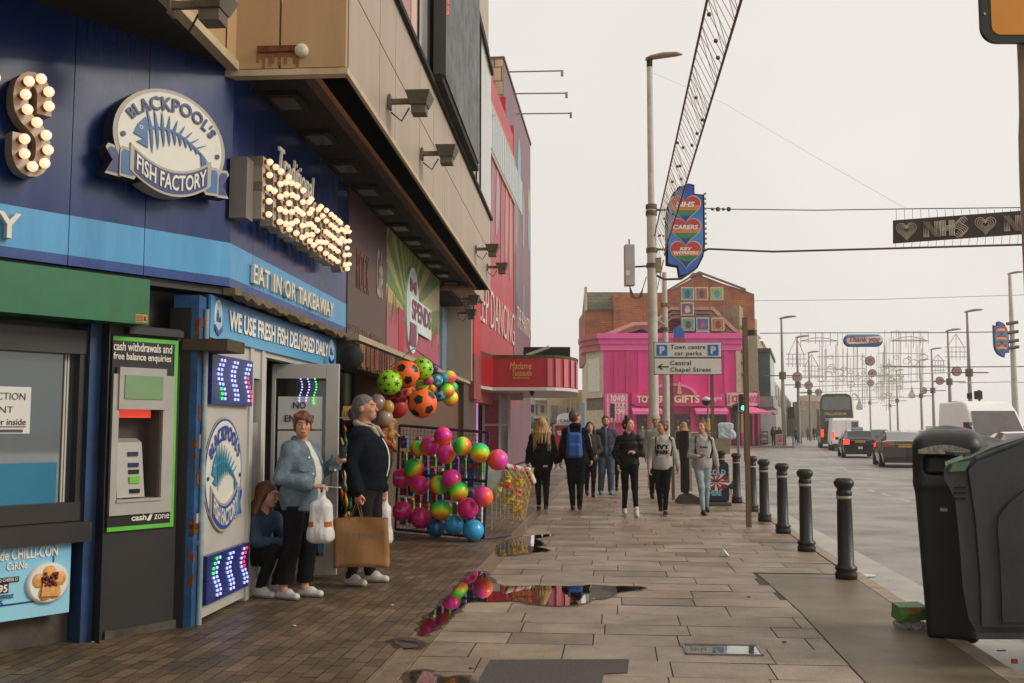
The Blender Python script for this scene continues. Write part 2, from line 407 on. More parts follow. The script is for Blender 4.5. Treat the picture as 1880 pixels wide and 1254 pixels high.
def quads(name,Q,tones,mat,fr,label=None):
    V=[p for q in Q for p in q];F=[tuple(range(i*4,i*4+4)) for i in range(len(Q))]
    me=bpy.data.meshes.new(name);me.from_pydata(V,[],F);me.materials.append(mat)
    ca=me.color_attributes.new('tone','FLOAT_COLOR','POINT')
    ca.data.foreach_set('color',np.repeat(np.array([lin(t) if isinstance(t,str) else t for t in tones],np.float32),4,axis=0).ravel())
    o=bpy.data.objects.new(name,me);C.objects.link(o);o.location=fr.o;o.rotation_euler=(0,0,fr.a)
    o['kind']='structure'
    return o
m_slab=tonemat('wet_slab',.62,.3,.35)
m_brick=tonemat('wet_brick',.62,.25,.4,1.6,.3)
m_asph=tonemat('wet_asphalt',.55,.25,.6,.6,.45,160)
m_joint=M('joint_sand','#40342a',.8,var=.2)
g=MB();g.box(-250,-40,-.5,650,900,-.14,M('far_ground','#8d8578',.7));o=make(g,'ground');o['kind']='structure'
# paving bed, cut at the kerb
bed=MB()
def fpw(x,y): return FP.w(x,y,0)
bedP=[(-6,-4),(kerb_x(-4),-4),(kerb_x(38),38),(-10,38)]
bed.v=[(x,y,-.006) for x,y in bedP]+[(x,y,-.2) for x,y in bedP]
bed.f=[(0,1,2,3),(0,4,5,1),(1,5,6,2),(2,6,7,3),(3,7,4,0)];bed.m=[0]*5;bed.sm=[0]*5;bed.mats=[m_joint]
o=make(bed,'pavement');o.location=FP.o;o.rotation_euler=(0,0,FP.a);o['kind']='structure'
# asphalt repair at the kerb side: boundary in world -> FP
def Gf(u,v,z=0):
    x,y,_=FP.loc(G(u,v,z));return x,y
ab=[Gf(1576,1237),Gf(1469,1122),Gf(1391,1053)]
def ab_x(y):
    (x0,y0),(x1,y1),(x2,y2)=ab
    if y >y2: return 99
    if y >y1: return x1+(x2 -x1)*(y -y1)/(y2 -y1)
    return x0+(x1 -x0)*(y -y0)/(y1 -y0)
rg=random.Random(3)
Q=[];T=[]
tones=['#8f7d69','#968270','#857260','#9a8773','#907c68','#7a695a','#93806a','#8f7d6a','#9c8b77','#8b7a66']
y=3.2;gap=.0045
patch=[Gf(885,1212),Gf(1155,1210)]
while y <37.8:
    h=rg.choice([.38,.40,.42,.45]) if y <20 else .6
    x=.17;jit=rg.random()*.6;xe0=kerb_x(y) -.16;x=.17
    first=True
    while x <xe0 -.05:
        wd=rg.choice([.6,.75,.9,.62]) ;wd=wd*(.4+.6*rg.random()) if first else wd;first=False
        x2=min(x+wd,xe0)
        if xe0 -x2 <.15: x2=xe0
        lim=ab_x(y+h/2)
        if x >= lim -.1: break
        x2_=min(x2,lim -.01)
        def sk(): return rg.uniform(-.0022,.0022)
        sh=.05*(x2_ <xe0)
        Q.append([(x+gap,y+gap,sk()),(x2_ -gap,y+gap,sk()),(x2_ -gap,y+h -gap,sk()),(x+gap,y+h -gap,sk())])
        T.append(rg.choice(tones));x=x2
    y += h
quads('slab_pavement',Q,T,m_slab,FP)
# bricks
Q=[];T=[];bt=['#65523c','#6f5a42','#5b4a37','#75604a','#64503a','#6a5844','#574837']
y=3.5;r=0
row=0
x=-.02
while x >-5:
    y=3.6+(row % 2)*.11
    bw=.105
    while y <24:
        yl=.21
        if x >-3.6 -.0*y:
            z=lambda: rg.uniform(-.0012,.0012)
            Q.append([(x -bw+.003,y+.003,z()),(x -.003,y+.003,z()),(x -.003,y+yl -.003,z()),(x -bw+.003,y+yl -.003,z())]);T.append(rg.choice(bt))
        y += yl
    x -= bw;row += 1
quads('brick_pavement',Q,T,m_brick,FP)
quads('far_brick_pavement',[[(-5,24,-.001),(-.02,24,-.001),(-.02,37.9,-.001),(-8,37.9,-.001)]],['#6a5540'],m_brick,FP)
# asphalt strip between slabs and kerb
A=[(ab_x(-1),0),(ab_x(4),4)]+[(x,y) for x,y in ab]
K=[(kerb_x(y) -.15,y) for x,y in A]
Q=[[(A[i][0],A[i][1],-.001),(K[i][0],K[i][1],-.001),(K[i+1][0],K[i+1][1],-.001),(A[i+1][0],A[i+1][1],-.001)] for i in range(len(A) -1)]
Q.append([(.17,2,-.001),(ab_x(2) -.01,2,-.001),(ab_x(3.2) -.01,3.19,-.001),(.17,3.19,-.001)])
quads('asphalt_pavement',Q,['#75644f']*len(Q),m_asph,FP)
# asphalt patch in the slabs at the bottom of the frame
P=[Gf(900,1212),Gf(1155,1211),Gf(1152,1236),Gf(1108,1238),Gf(1100,1290),Gf(858,1290)]
mbp=MB();mbp.v=[(x,y,.0035) for x,y in P][::-1];mbp.f=[tuple(range(6))];mbp.m=[0];mbp.sm=[0];mbp.mats=[M('patch_asphalt','#55504a',.7,var=.35,vs=120,bump=.8,bs=160)]
o=make(mbp,'pavement_patch');o.location=FP.o;o.rotation_euler=(0,0,FP.a);o['kind']='structure'
# kerb stones
Q=[];T=[]
y=2.0
kb=MB();mk_=M('kerb_stone','#9a8874',.6,var=.25,vs=6,bump=.4,bs=60)
while y <37.9:
    y2=min(y+.9,37.9)
    a,b2=kerb_x(y),kerb_x(y2)
    V=[(a -.145,y+.005,-.1),(a+.0,y+.005,-.1),(b2,y2 -.005,-.1),(b2 -.145,y2 -.005,-.1),(a -.145,y+.005,.001),(a -.006,y+.005,-.002),(b2 -.006,y2 -.005,-.002),(b2 -.145,y2 -.005,.001)]
    kb.add(V,[(4,5,6,7),(0,1,5,4),(1,2,6,5),(3,7,6,2),(0,4,7,3)],mk_);y=y2
o=make(kb,'kerb');o.location=FP.o;o.rotation_euler=(0,0,FP.a);o['kind']='structure'
# road
rq=[[(kerb_x(-8),-8,-.105),(60,-8,-.105),(130,400,-.105),(kerb_x(38),38,-.105)],[(-60,38,-.105),(kerb_x(38),38,-.105),(130,400,-.105),(-60,400,-.105)]]
quads('road',rq,['#8d8882','#8d8882'],m_asph,FP)
m_line=M('road_paint','#aca79e',.5,var=.3,vs=14,dirt=.8)
def onroad(pts,mat,z=-.1005,name='road_marking'):
    mb=MB();mb.v=[tuple(G(u,v,z)) for u,v in pts];mb.f=[tuple(range(len(pts)))[::-1]];mb.m=[0];mb.sm=[0];mb.mats=[mat]
    me=Vector(mb.v[0]);o=make(mb,name);o['kind']='structure';return o
# gutter band of paler wet asphalt, lane lines
P=[]
gut=MB()
gp=[(kerb_x(y)+.01,y) for y in (2,6,10,16,24,34)];gw=[.5,.5,.55,.5,.45,.4]
for i in range(5):
    (x0,y0),(x1,y1)=gp[i],gp[i+1]
    gut.add([(x0,y0,-.101),(x0+gw[i],y0,-.101),(x1+gw[i+1],y1,-.101),(x1,y1,-.101)],[(0,1,2,3)],M('gutter_stone','#a39c90',.35,var=.3,vs=2.5,bump=.3,bs=60))
o=make(gut,'road_gutter');o.location=FP.o;o.rotation_euler=(0,0,FP.a);o['kind']='structure'
for (u,v,u2,v2) in [(1655,915,1676,921),(1622,905,1640,910),(1597,898,1609,902),(1568,894,1580,897),(1538,889,1550,892),(1510,883,1520,885),(1485,877,1494,879),(1460,866,1468,868),(1440,859,1446,860)]:
    onroad([(u,v),(u2,v2),(u2 -8,v2+2),(u -7,v+1.6)],m_line)
onroad([(1590,868),(1690,869),(1690,870.5),(1590,869.5)],m_line)
onroad([(1500,822),(1560,866),(1556,867),(1497,822.5)],m_line)
onroad([(1385,880),(1490,872),(1490,873),(1385,881.5)],M('tar_seam','#2a2724',.3))
# promenade, sea and far pavement
pr=MB();pr.box(62,60,-.13,500,900,.02,M('promenade_paving','#b5aea2',.5,var=.1));o=make(pr,'promenade_pavement');o['kind']='structure'
se=MB();se.box(110,50,-.139,560,880,-.02,M('sea_water','#8c9089',.15,var=.05));se.v=[(x+(60 if y >100 else 0),y,z+.06) for x,y,z in se.v];o=make(se,'sea_water');o['kind']='structure'
fpv=MB();fpv.box(5.5,82.5,-.12,23,84.4,0.03,M('far_paving','#8a7a6a',.5));o=make(fpv,'far_pavement');o['kind']='structure'
rf=MB();P=[Gf(1300,845),Gf(1350,842),Gf(1392,836),Gf(1388,828),Gf(1345,825),Gf(1280,828)]
rf.v=[(x,y,-.02) for x,y in P]+[(x,y,-.12) for x,y in P];rf.f=[tuple(range(6)),*[(i,i+6,(i+1) % 6+6,(i+1) % 6) for i in range(6)]];rf.m=[0]*7;rf.sm=[0]*7;rf.mats=[mk_]
o=make(rf,'island_pavement');o.location=FP.o;o.rotation_euler=(0,0,FP.a);o['kind']='structure'
# puddles: shallow still water
m_pud=bpy.data.materials.new('puddle_water');m_pud.use_nodes=True
b_=m_pud.node_tree.nodes['Principled BSDF'];b_.inputs['Base Color'].default_value=lin('#1d1813');b_.inputs['Roughness'].default_value=.015;b_.inputs['IOR'].default_value=1.5
b_.inputs['Coat Weight'].default_value=1.0;b_.inputs['Coat Roughness'].default_value=.01;b_.inputs['Coat IOR'].default_value=1.6
def smooth_poly(P,it=2):
    for _ in range(it):
        Q=[]
        for i in range(len(P)):
            a,b=P[i],P[(i+1) % len(P)]
            Q += [(a[0]*.75+b[0]*.25,a[1]*.75+b[1]*.25),(a[0]*.25+b[0]*.75,a[1]*.25+b[1]*.75)]
        P=Q
    return P
PUD=[[(768,1165),(775,1142),(800,1118),(830,1090),(858,1060),(868,1050),(888,1050),(893,1060),(905,1075),(950,1077),(1000,1076),(1060,1078),(1085,1074),(1120,1077),(1187,1078),(1180,1084),(1130,1088),(1120,1100),(1085,1101),(1072,1110),(1030,1114),(980,1111),(950,1103),(905,1106),(860,1104),(838,1122),(822,1138),(795,1158),(778,1168)],
       [(913,1008),(925,996),(945,988),(965,984),(985,990),(1000,1000),(995,1003),(978,1003),(1010,1010),(1006,1013),(985,1014),(960,1018),(930,1022),(914,1020)],
       [(968,984),(1010,981),(1014,984),(980,990)],
       [(750,1254),(752,1238),(768,1232),(790,1236),(808,1247),(850,1240),(865,1248),(850,1262),(760,1270)],
       [(722,1180),(735,1172),(760,1174),(775,1185),(760,1192),(735,1188)],
       [(1575,1037),(1610,1038),(1606,1042),(1585,1043)]]
m_damp=M('damp_stone','#3a2e23',.4,var=.3,vs=9,rv=.12,alpha=.6)
_nzp=m_pud.node_tree;_z=_nzp.nodes.new('ShaderNodeTexNoise');_z.inputs['Scale'].default_value=7;_b=_nzp.nodes.new('ShaderNodeBump');_b.inputs['Strength'].default_value=.06;_b.inputs['Distance'].default_value=.02
_nzp.links.new(_z.outputs[0],_b.inputs['Height']);_nzp.links.new(_b.outputs[0],b_.inputs['Normal'])
for i,p in enumerate(PUD):
    P=smooth_poly([Gf(u,v) for u,v in p]);mb=MB()
    zz=.006 if i <5 else -.094
    def wob(x,y,a,f): return (x+a*noise.noise((x*f,y*f,i)),y+a*noise.noise((x*f,y*f,i+9)))
    cxp=sum(p_[0] for p_ in P)/len(P);cyp=sum(p_[1] for p_ in P)/len(P)
    if i <5:
        D_=[]
        for k_ in range(len(P)):
            a_,b_2=Vector(P[k_ -1]),Vector(P[(k_+1) % len(P)]);d_=(b_2 -a_).normalized();nn2=Vector((d_.y,-d_.x));c2=Vector(P[k_])+nn2*-.035;D_.append(wob(c2.x,c2.y,.06,12))
        dm=MB();dm.v=[(x,y,.0048) for x,y in D_][::-1];dm.f=[tuple(range(len(D_)))];dm.m=[0];dm.sm=[0];dm.mats=[m_damp];o=make(dm,'damp_film_water');o.location=FP.o;o.rotation_euler=(0,0,FP.a);o['kind']='structure'
    mb.v=[(*wob(x,y,.03,14),zz) for x,y in smooth_poly(P,1)][::-1];P=mb.v;mb.f=[tuple(range(len(P)))];mb.m=[0];mb.sm=[0];mb.mats=[m_pud]
    o=make(mb,'puddle_water');o.location=FP.o;o.rotation_euler=(0,0,FP.a);o['kind']='structure'
# drain channel with cast grooves
dr=MB();md=M('drain_stone','#7f6c58',.45,var=.25,vs=5,bump=.3)
y=3.5
while y <30:
    dr.box(-.015,y,-.1,.012,y+.98,.003,md);dr.box(.15,y,-.1,.168,y+.98,.003,md);dr.box(.012,y,-.1,.15,y+.98,-.004,md)
    y += .985
o=make(dr,'pavement_drain');o.location=FP.o;o.rotation_euler=(0,0,FP.a);o['kind']='structure'
# ---- metal drain tray in slab
P=[Gf(1256,1183),Gf(1390,1186),Gf(1388,1204),Gf(1258,1202)]
x0,y0=P[3];x1,y1=P[1]
t=MB();mm_=M('tray_metal','#8c8880',.35,metal=.8)
t.box(x0,y0,.003,x1,y0+.012,.012,mm_).box(x0,y1 -.012,.003,x1,y1,.012,mm_).box(x0,y0,.003,x0+.012,y1,.012,mm_).box(x1 -.012,y0,.003,x1,y1,.012,mm_)
t.box(x0+.012,y0+.012,.003,x1 -.012,y1 -.012,.006,m_pud)
single(t,'drain_cover','metal framed drain cover holding rainwater set into the slabs','drain cover',FP)

# ================================================================== SHOPFRONT BUILDING
navy=M('navy_board','#0a2a62',.24,var=.1,vs=1.2,bump=.03,bs=3,dirt=.3,streak=True)
navyd=M('navy_trim','#103a7c',.3)
cyan=M('sky_blue_board','#4794c2',.3,var=.1,dirt=.22,streak=True)
black=M('black_paint','#151210',.45,var=.3,dirt=.3)
blackm=M('matt_black','#14110f',.8,var=.2)
dkbrown=M('dark_brown','#33251a',.7,var=.3,vs=2)
frameb=M('window_frame_dark','#211b17',.4,var=.2)
beige=M('beige_panel','#a89684',.5,var=.08,vs=.8,dirt=.22,streak=True,bump=.04)
beige2=M('tan_panel','#b4926a',.5,var=.1,vs=.8,dirt=.3,streak=True)
rust=M('rust','#6e3a18',.9,var=.5,vs=18)
white=M('white_paint','#d9d4ca',.5,var=.05)
alu=M('grey_aluminium','#b9b5ae',.4,var=.06,vs=2)
glass=M('dark_glass','#2c3236',.05,var=0,spec=.8,coat=1)
chrome=M('steel','#9b9790',.3,metal=.9,var=.1)
cream=M('cream_face','#d8d0c0',.4,var=.04)
bulbm=M('lit_bulb','#f0b890',emit=1.1)
bulbc=M('lit_bulb_core','#ffe8d0',emit=2.2)
ZF=FB.on(416,524)[1];ZS1=FA.on(416,509)[1];ZS2=FA.on(416,445)[1];ZT=4.42
BX=lambda u,y=0: FB.on(u,700,y)[0]
AX=lambda u,y=0: FA.on(u,700,y)[0]
# --- building mass: upper storeys with the jetty
up=thing('arcade_building','large building with beige panelled upper storey jutting over the shopfronts','building',FB,(0,0,0))
w_=MB()
inn=.28                                                            # wall plane behind the boards
w_.box(10.4,1.9,0,12.6,2.2,2.6,M('shop_back_wall','#7c7a5c',.7))
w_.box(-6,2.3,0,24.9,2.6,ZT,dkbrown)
make(w_,'back_wall',up)
fx0,fx1=0.0,FB.loc(atY(903,500,20.8))[0]
JY=FB.loc(atY(643,127,8.0))[1]                                   # jetty face (towards the street)
ZB=ZT -.06
so_=MB()                                                           # soffit, sloped brown edge strip, recessed dark tray
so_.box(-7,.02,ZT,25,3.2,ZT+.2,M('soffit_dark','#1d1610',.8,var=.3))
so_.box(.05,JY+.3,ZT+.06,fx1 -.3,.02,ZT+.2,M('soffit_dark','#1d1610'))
so_.box(.02,JY+.02,ZB,fx1 -.02,JY+.30,ZB+.04,M('soffit_brown','#a06a38',.6,var=.3,dirt=.4))
so_.box(.02,JY+.30,ZB+.03,fx1 -.3,JY+.42,ZB+.07,M('soffit_trim','#3d2a1b',.6,var=.3))
so_.box(fx1 -.32,JY+.3,ZB,fx1 -.02,.02,ZB+.05,M('soffit_brown','#5a3a1e'))
so_.box(.02,JY+.42,ZB+.03,.2,.02,ZB+.07,M('soffit_trim','#3d2a1b'))
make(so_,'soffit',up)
ja=MB()
seam=M('seam_black','#17120e',.8)
# street face panels
px=[0,1.25,2.05,3.6,4.7,5.6,5.8,7.7,9.6,11.2,fx1]
zb2=FB.on(727,0,JY)[1]
for i in range(len(px) -1):
    a,b=px[i]+.008,px[i+1] -.008
    zm=ZB+.75
    ja.box(a,JY,ZB,b,JY+.06,zm -.008,beige);ja.box(a,JY,zm+.008,b,JY+.06,zb2 -.03,beige)
ja.box(0,JY+.03,ZB,fx1,JY+.25,9.5,seam)
ja.box(-.0,JY -.012,ZB -.03,fx1,JY+.02,ZB+.02,M('edge_trim','#c1ad8c',.5,dirt=.3))
# camera-facing end of the jetty
ja.box(-.06,JY+.01,ZB+.035,0,JY+.54,7.2,beige2);ja.box(-.06,JY+.56,ZB+.035,0,-.0,7.2,beige2)
ja.box(-.08,JY -.012,ZB -.03,.02,.05,ZB+.02,M('edge_trim','#c1ad8c'))
# face running back towards the camera over the corner
ja.box(-7,-.03,ZT+.06,-.06,.03,7.2,beige2)
for i in range(1,5): ja.box(-i*1.4 -.43,-.034,ZT+.1,-i*1.4 -.42,0,7.2,seam)
ja.box(-7,-.06,ZT -.04,-.06,.03,ZT+.03,M('edge_trim','#c1ad8c'))
ja.box(-.30,-.040,ZT+.06,-.295,0,7.2,seam)
ja.box(fx1 -.06,JY,ZB,fx1,2.4,4.9,beige2)
make(ja,'upper_panels',up)
# rust streak bracket
rb_=MB();
def onend(u,v): return FB.loc(atY(u,v,FB.w(-.06,JY,0).y))
a=onend(470,82);b=onend(545,92)
rb_.box(-.085,b[1],a[2] -.05,-.06,a[1],a[2] -.0,rust)
for k in range(14):
    yy=a[1]+(b[1] -a[1])*k/13;rb_.box(-.064,yy -.012,a[2] -.08 -.16*random.random(),-.059,yy+.012,a[2] -.04,M('rust_stain','#94683a',.7,var=.3))
make(rb_,'rusty_bracket',up)
# upper window band
mt=M('mirror_glass','#8d857c',.12,var=.1,spec=.8,vs=.6)
wb=MB()
zs=zb2
wb.box(0,JY -.05,zs -.04,fx1,JY,zs+.02,seam)
scr0,scr1=FB.on(795,100,JY)[0],FB.on(863,200,JY)[0]
make(wb,'window_ledge',up)
for (a,b) in ((fx1 -9.6,fx1 -8.9),(scr1+.15,scr1+.8),(scr1+.85,scr1+1.5),(scr1+1.55,fx1 -.15)):
    q=MB();q.box(a,JY -.02,zs+.03,b,JY+.03,9.0,mt);q.box(a -.05,JY -.04,zs,a,JY,9.2,seam)
    wdo=make(q,'window',up)
q=MB()
for k,(a,b,m) in enumerate(((fx1 -11.4,fx1 -10.9,'#7b3346'),(fx1 -10.85,fx1 -10.1,'#a84a3c'),(fx1 -10.05,fx1 -9.65,'#c9a08c'))):
    q.box(a,JY -.02,zs+.03,b,JY+.03,9,M('poster_strip%d' % k,m,.3,var=.3,vs=2,streak=True))
make(q,'window_graphics',up)
q=MB();q.box(scr1+.1,JY -.06,8.95,fx1+.02,JY+.1,9.05,seam);q.box(scr1+.1,JY+.05,9.05,fx1,JY+.3,12.5,beige);make(q,'upper_ledge',up)
sc_=thing('led_screen','black LED display screen with red scrolling dots on the upper wall','screen',FB,(scr0,JY,zs+.1))
q=MB();q.box(scr0,JY -.16,zs+.12,scr1,JY -.03,9.0,M('screen_black','#1a1511',.4,var=.15));make(q,'screen_panel',sc_)
q=MB();q.box(scr0 -.12,JY -.14,zs+.02,scr1+.1,JY -.02,zs+.11,seam);q.box(scr0 -.1,JY -.18,zs+.1,scr0 -.005,JY -.02,9,M('steel_grey','#4a4642',.5));make(q,'screen_frame',sc_)
q=MB();red_led=M('red_led','#ff2b1c',emit=2.0)
for cx in range(9):
    for k in range(24):
        if (cx*7+k*5) % 11 <7 and k >cx*1.6: q.box(scr0+.12+cx*.065,JY -.172,zs+.9+k*.09,scr0+.15+cx*.065,JY -.162,zs+.94+k*.09,red_led)
make(q,'led_dots',sc_)
# soffit lights (recessed)
for k in range(11):
    x=.7+k*1.15
    q=MB();z=ZT+.06
    q.box(x,JY+.62,z -.05,x+.42,JY+.92,z -.001,blackm);q.box(x+.05,JY+.67,z -.062,x+.37,JY+.87,z -.051,M('lamp_glass_dim','#5a5048',.2))
    single(q,'soffit_light','recessed downlight in the dark soffit of the jutting storey, %s from the near end' % ['first','second','third','fourth','fifth','sixth','seventh','eighth','ninth','tenth','last'][k],'light',FB,'recessed soffit lights')
# floodlights
def floodlight(fr,x,y,z,sx=1,label='',off=.0):
    t=thing('floodlight',label,'floodlight',fr,(x,y,z),'floodlights along the panelled upper wall')
    m=M('weathered_lamp','#6b5f50',.6,var=.3,dirt=.5)
    a=MB();a.box(x -.05,y -.02,z -.07,x+.05,y,z+.07,m);a.box(x -.02,y -.22,z -.02,x+.02,y -.02,z+.03,m);a.tube([(x,y -.02,z -.1),(x+.03,y -.12,z -.18),(x,y -.2,z -.06)],.008,blackm);make(a,'bracket',t)
    h=MB();P=[(y -.42,z+.07),(y -.18,z+.07),(y -.22,z -.05),(y -.38,z -.05)]
    V=[(x -s*(.16 if i <2 else .1),yy,zz) for s in (1,-1) for i,(yy,zz) in enumerate(P)]
    h.add(V,[(0,1,2,3),(7,6,5,4),(0,4,5,1),(1,5,6,2),(2,6,7,3),(3,7,4,0)],m);make(h,'lamp_head',t)
    g_=MB();g_.box(x -.08,y -.37,z -.13,x+.08,y -.23,z -.052,m);make(g_,'ballast_box',t)
for i,(u,v,lb) in enumerate(((712,188,'nearest weathered floodlight on the beige street face, above the bulb lettering'),(772,283,'second weathered floodlight along the beige street face'),(872,458,'third weathered floodlight, near the far end of the beige face'),(893,491,'last weathered floodlight, at the far corner of the beige face'))):
    x,z=FB.on(u,v,JY -.0);floodlight(FB,x,JY -.012,z,label=lb)
x,y,z=FB.loc(atY(300,12,6.6));floodlight(FB,x,-.045,z,label='floodlight overhead at the top left above the navy signboard')
t=thing('bulkhead_lamp','small round white bulkhead lamp beside the rust streak','lamp',FB,(-.06,0,0))
p=onend(553,92);q=MB();q.lathe([(.055,.0),(.055,.03),(.045,.045),(.02,.05)],M('lamp_white','#cfc8ba',.4),(0,0,0),20)
q.v=[(-.06 -b_z,p[1]+a_x,p[2]+c_y) for (a_x,c_y,b_z) in q.v];make(q,'lamp_cover',t)

# --- corner fascia (navy / sky-blue boards), frame A
fa=thing('corner_fascia','navy signboard with sky blue band wrapping the chamfered shop corner','signboard',FA,(-2,0,ZF))
q=MB();L=-4.2
xs=[L,AX(116),AX(257),0.0]
for i in range(3):
    a,b=xs[i]+.003,xs[i+1] -.003
    if i == 2: b=0
    q.box(a,0,ZF,b,.1,ZS1,navyd);q.box(a,0,ZS1,b,.1,ZS2,cyan);q.box(a,0,ZS2,b,.1,ZT,navy)
q.box(L,.02,ZF,0,.25,ZT,seam)
make(q,'boards',fa)
q=MB();x0=AX(-60);xz=FA.on(0,415);q.text('Y',AX(-24),AX(20),FA.on(0,437)[1],FA.on(20,393)[1],-.004,cream,off=.02,depth=.05);make(q,'lettering',fa)
# street fascia, frame B
xB=BX(634)
fb=thing('street_fascia','navy and blue signboard reading EAT IN OR TAKEAWAY along the street','signboard',FB,(2,0,ZF))
q=MB()
xs=[0,BX(459),BX(584),xB]
for i in range(3):
    a,b=xs[i]+(.003 if i else 0),xs[i+1] -.003
    q.box(a,-.0,ZF,b,.1,ZS1,navyd);q.box(a,-.0,ZS1,b,.1,ZS2,cyan);q.box(a,0,ZS2,b,.1,ZT,navy)
q.box(0,.02,ZF,xB,.25,ZT,seam)
make(q,'boards',fb)
def txB(mb,s,u0,v0t,v0b,u1,y,mat,off=.015,sp=1,depth=.02,fr=FB,shear=0,z=None):
    x0,zt=fr.on(u0,v0t,y);_,zb=fr.on(u0,v0b,y);x1=fr.on(u1,v0t,y)[0]
    mb.text(s,x0,x1,zb,zt,y,mat,off,sp,shear,depth=depth)
q=MB();txB(q,'EAT IN OR TAKEAWAY',461,484,520,609,-.01,cream,off=.012,sp=1.15,depth=.03);make(q,'lettering',fb)
q=MB();txB(q,'Traditional',510,268,322,575,-.2,cream,off=.0,depth=.02,shear=.25);make(q,'script_lettering',fb)

# --- marquee letters
def stroke_letter(ch):
    S={'F': [[(0,0),(0,1)],[(0,1),(.6,1)],[(0,.52),(.5,.52)]],'I': [[(.1,0),(.1,1)]],
         'S': [[(.6,.72),(.6,.9),(.44,1.02),(.16,1.02),(-.02,.9),(-.02,.66),(.14,.55),(.46,.45),(.62,.34),(.62,.1),(.44,-.02),(.16,-.02),(0,.1),(0,.28)]],
         'H': [[(0,0),(0,1)],[(.6,0),(.6,1)],[(0,.5),(.6,.5)]],
         '&': [[(.66,0),(.15,.68),(.16,.92),(.32,1),(.46,.9),(.44,.7),(.06,.36),(.03,.12),(.25,0),(.5,.1),(.64,.4)]],
         'C': [[(.6,.8),(.5,.95),(.3,1),(.1,.9),(0,.6),(0,.4),(.1,.1),(.3,0),(.5,.05),(.6,.2)]],
         'P': [[(0,0),(0,1)],[(0,1),(.4,1),(.58,.88),(.6,.72),(.52,.55),(.35,.48),(0,.48)]]}
    return S[ch]
def resample(P,step):
    out=[P[0]];acc=0
    L=sum(math.dist(P[i],P[i+1]) for i in range(len(P) -1));n=max(1,round(L/step));st=L/n;d=0;t=st;i=0
    for i in range(len(P) -1):
        l=math.dist(P[i],P[i+1])
        while d+l >= t -1e-6 and len(out) <= n:
            k=(t -d)/l;out.append((P[i][0]+(P[i+1][0] -P[i][0])*k,P[i][1]+(P[i+1][1] -P[i][1])*k));t += st
        d += l
    return out
bulb_proto=None
def bulb_mesh():
    q=MB();q.cyl((0,0,0),(0,-.022,0),.019,M('bulb_socket','#6d4a30',.5),n=10)
    q.sph((0,-.045,0),.026,bulbm,12);q.sph((0,-.055,0),.018,bulbc,8)
    me=make(q,'bulb_master');d=me.data;bpy.data.objects.remove(me);return d
BULB=bulb_mesh()
def marquee(ch,fr,x0,z0,wd,h,y,depth,sw,label,step=.3,group='bulb lit letters of the shop sign',bs_=1.02):
    t=thing('marquee_letter',label,'sign letter',fr,(x0,y,z0),group)
    q=MB();used=[]
    for P in stroke_letter(ch):
        P2=[(x0+sw/2+a*(wd -sw)/.6,z0+sw/2+b*(h -sw)) for a,b in P] if ch != 'I' else [(x0+sw/2,z0+sw/2+b*(h -sw)) for a,b in P]
        if len(P2) >5:
            for _ in range(2):
                Q_=[P2[0]]
                for a_,b_ in zip(P2,P2[1:]): Q_ += [(a_[0]*.75+b_[0]*.25,a_[1]*.75+b_[1]*.25),(a_[0]*.25+b_[0]*.75,a_[1]*.25+b_[1]*.75)]
                P2=Q_+[P2[-1]]
            P2=resample(P2,.03)
        n=len(P2);Lf=[];Rt=[]
        for i in range(n):
            dx=P2[min(i+1,n -1)][0] -P2[max(i -1,0)][0];dz=P2[min(i+1,n -1)][1] -P2[max(i -1,0)][1];l=math.hypot(dx,dz);nx,nz_=-dz/l,dx/l
            e=0 if 0 <i <n -1 else (sw/2 if i else -sw/2)
            px_,pz_=P2[i][0]+dx/l*e,P2[i][1]+dz/l*e
            Lf.append((px_+nx*sw/2,pz_+nz_*sw/2));Rt.append((px_ -nx*sw/2,pz_ -nz_*sw/2))
        q.prism(Lf+Rt[::-1],y -depth -.001*len(used),y -.02,M('marquee_face','#b5a694',.5,dirt=.3),M('marquee_side','#8d8473',.5))
        for b in resample(P2,step):
            if all(math.dist(b,c) >step*.6 for c in used): used.append(b)
    make(q,'letter_body',t)
    for (bx,bz) in used:
        o=bpy.data.objects.new('bulb',BULB);C.objects.link(o);o.parent=t;o.location=(bx -x0,-depth -.003,bz -z0);o.scale=(bs_,)*3
    return t
# S (and the bowl of the letter before it) on the corner board
x0,zb_=FA.on(20,314,-.15);x1,zt_=FA.on(97,145,-.15)
marquee('S',FA,x0,zb_,x1 -x0,zt_ -zb_,-.03,.12,.1,'large bulb lit letter S on the navy corner board',step=.1,bs_=1.35)
marquee('P',FA,x0 -.62,zb_+.08,.52,zt_ -zb_,-.03,.12,.1,'bulb lit letter P cut by the left edge of the picture',step=.1,bs_=1.35)
word='FISH&CHIPS';xa=BX(471,-.2);xe=BX(641,-.27)
zt_=FB.on(470,278,-.2)[1];zb_=FB.on(470,396,-.2)[1]
ws=[.33,.13,.38,.38,.42,.38,.38,.13,.36,.38];gp_=.085;tot=sum(ws)+gp_*9;kx=(xe -xa)/tot
x=xa
for i,(c,wd) in enumerate(zip(word,ws)):
    nm={'&': 'ampersand'}.get(c,'letter ' +c)
    which={3: ' ending the first word',6: ' after the C',2: ' in the first word',9: ' ending the sign',1: ' in the first word',7: ' in the last word',4: ' between the two words'}.get(i,'')
    marquee(c,FB,x,zb_,wd*kx,zt_ -zb_,-.08,.13,.11*kx,'bulb lit %s%s in the street sign under the script word' % (nm,which),step=.108)
    x += (wd+gp_)*kx
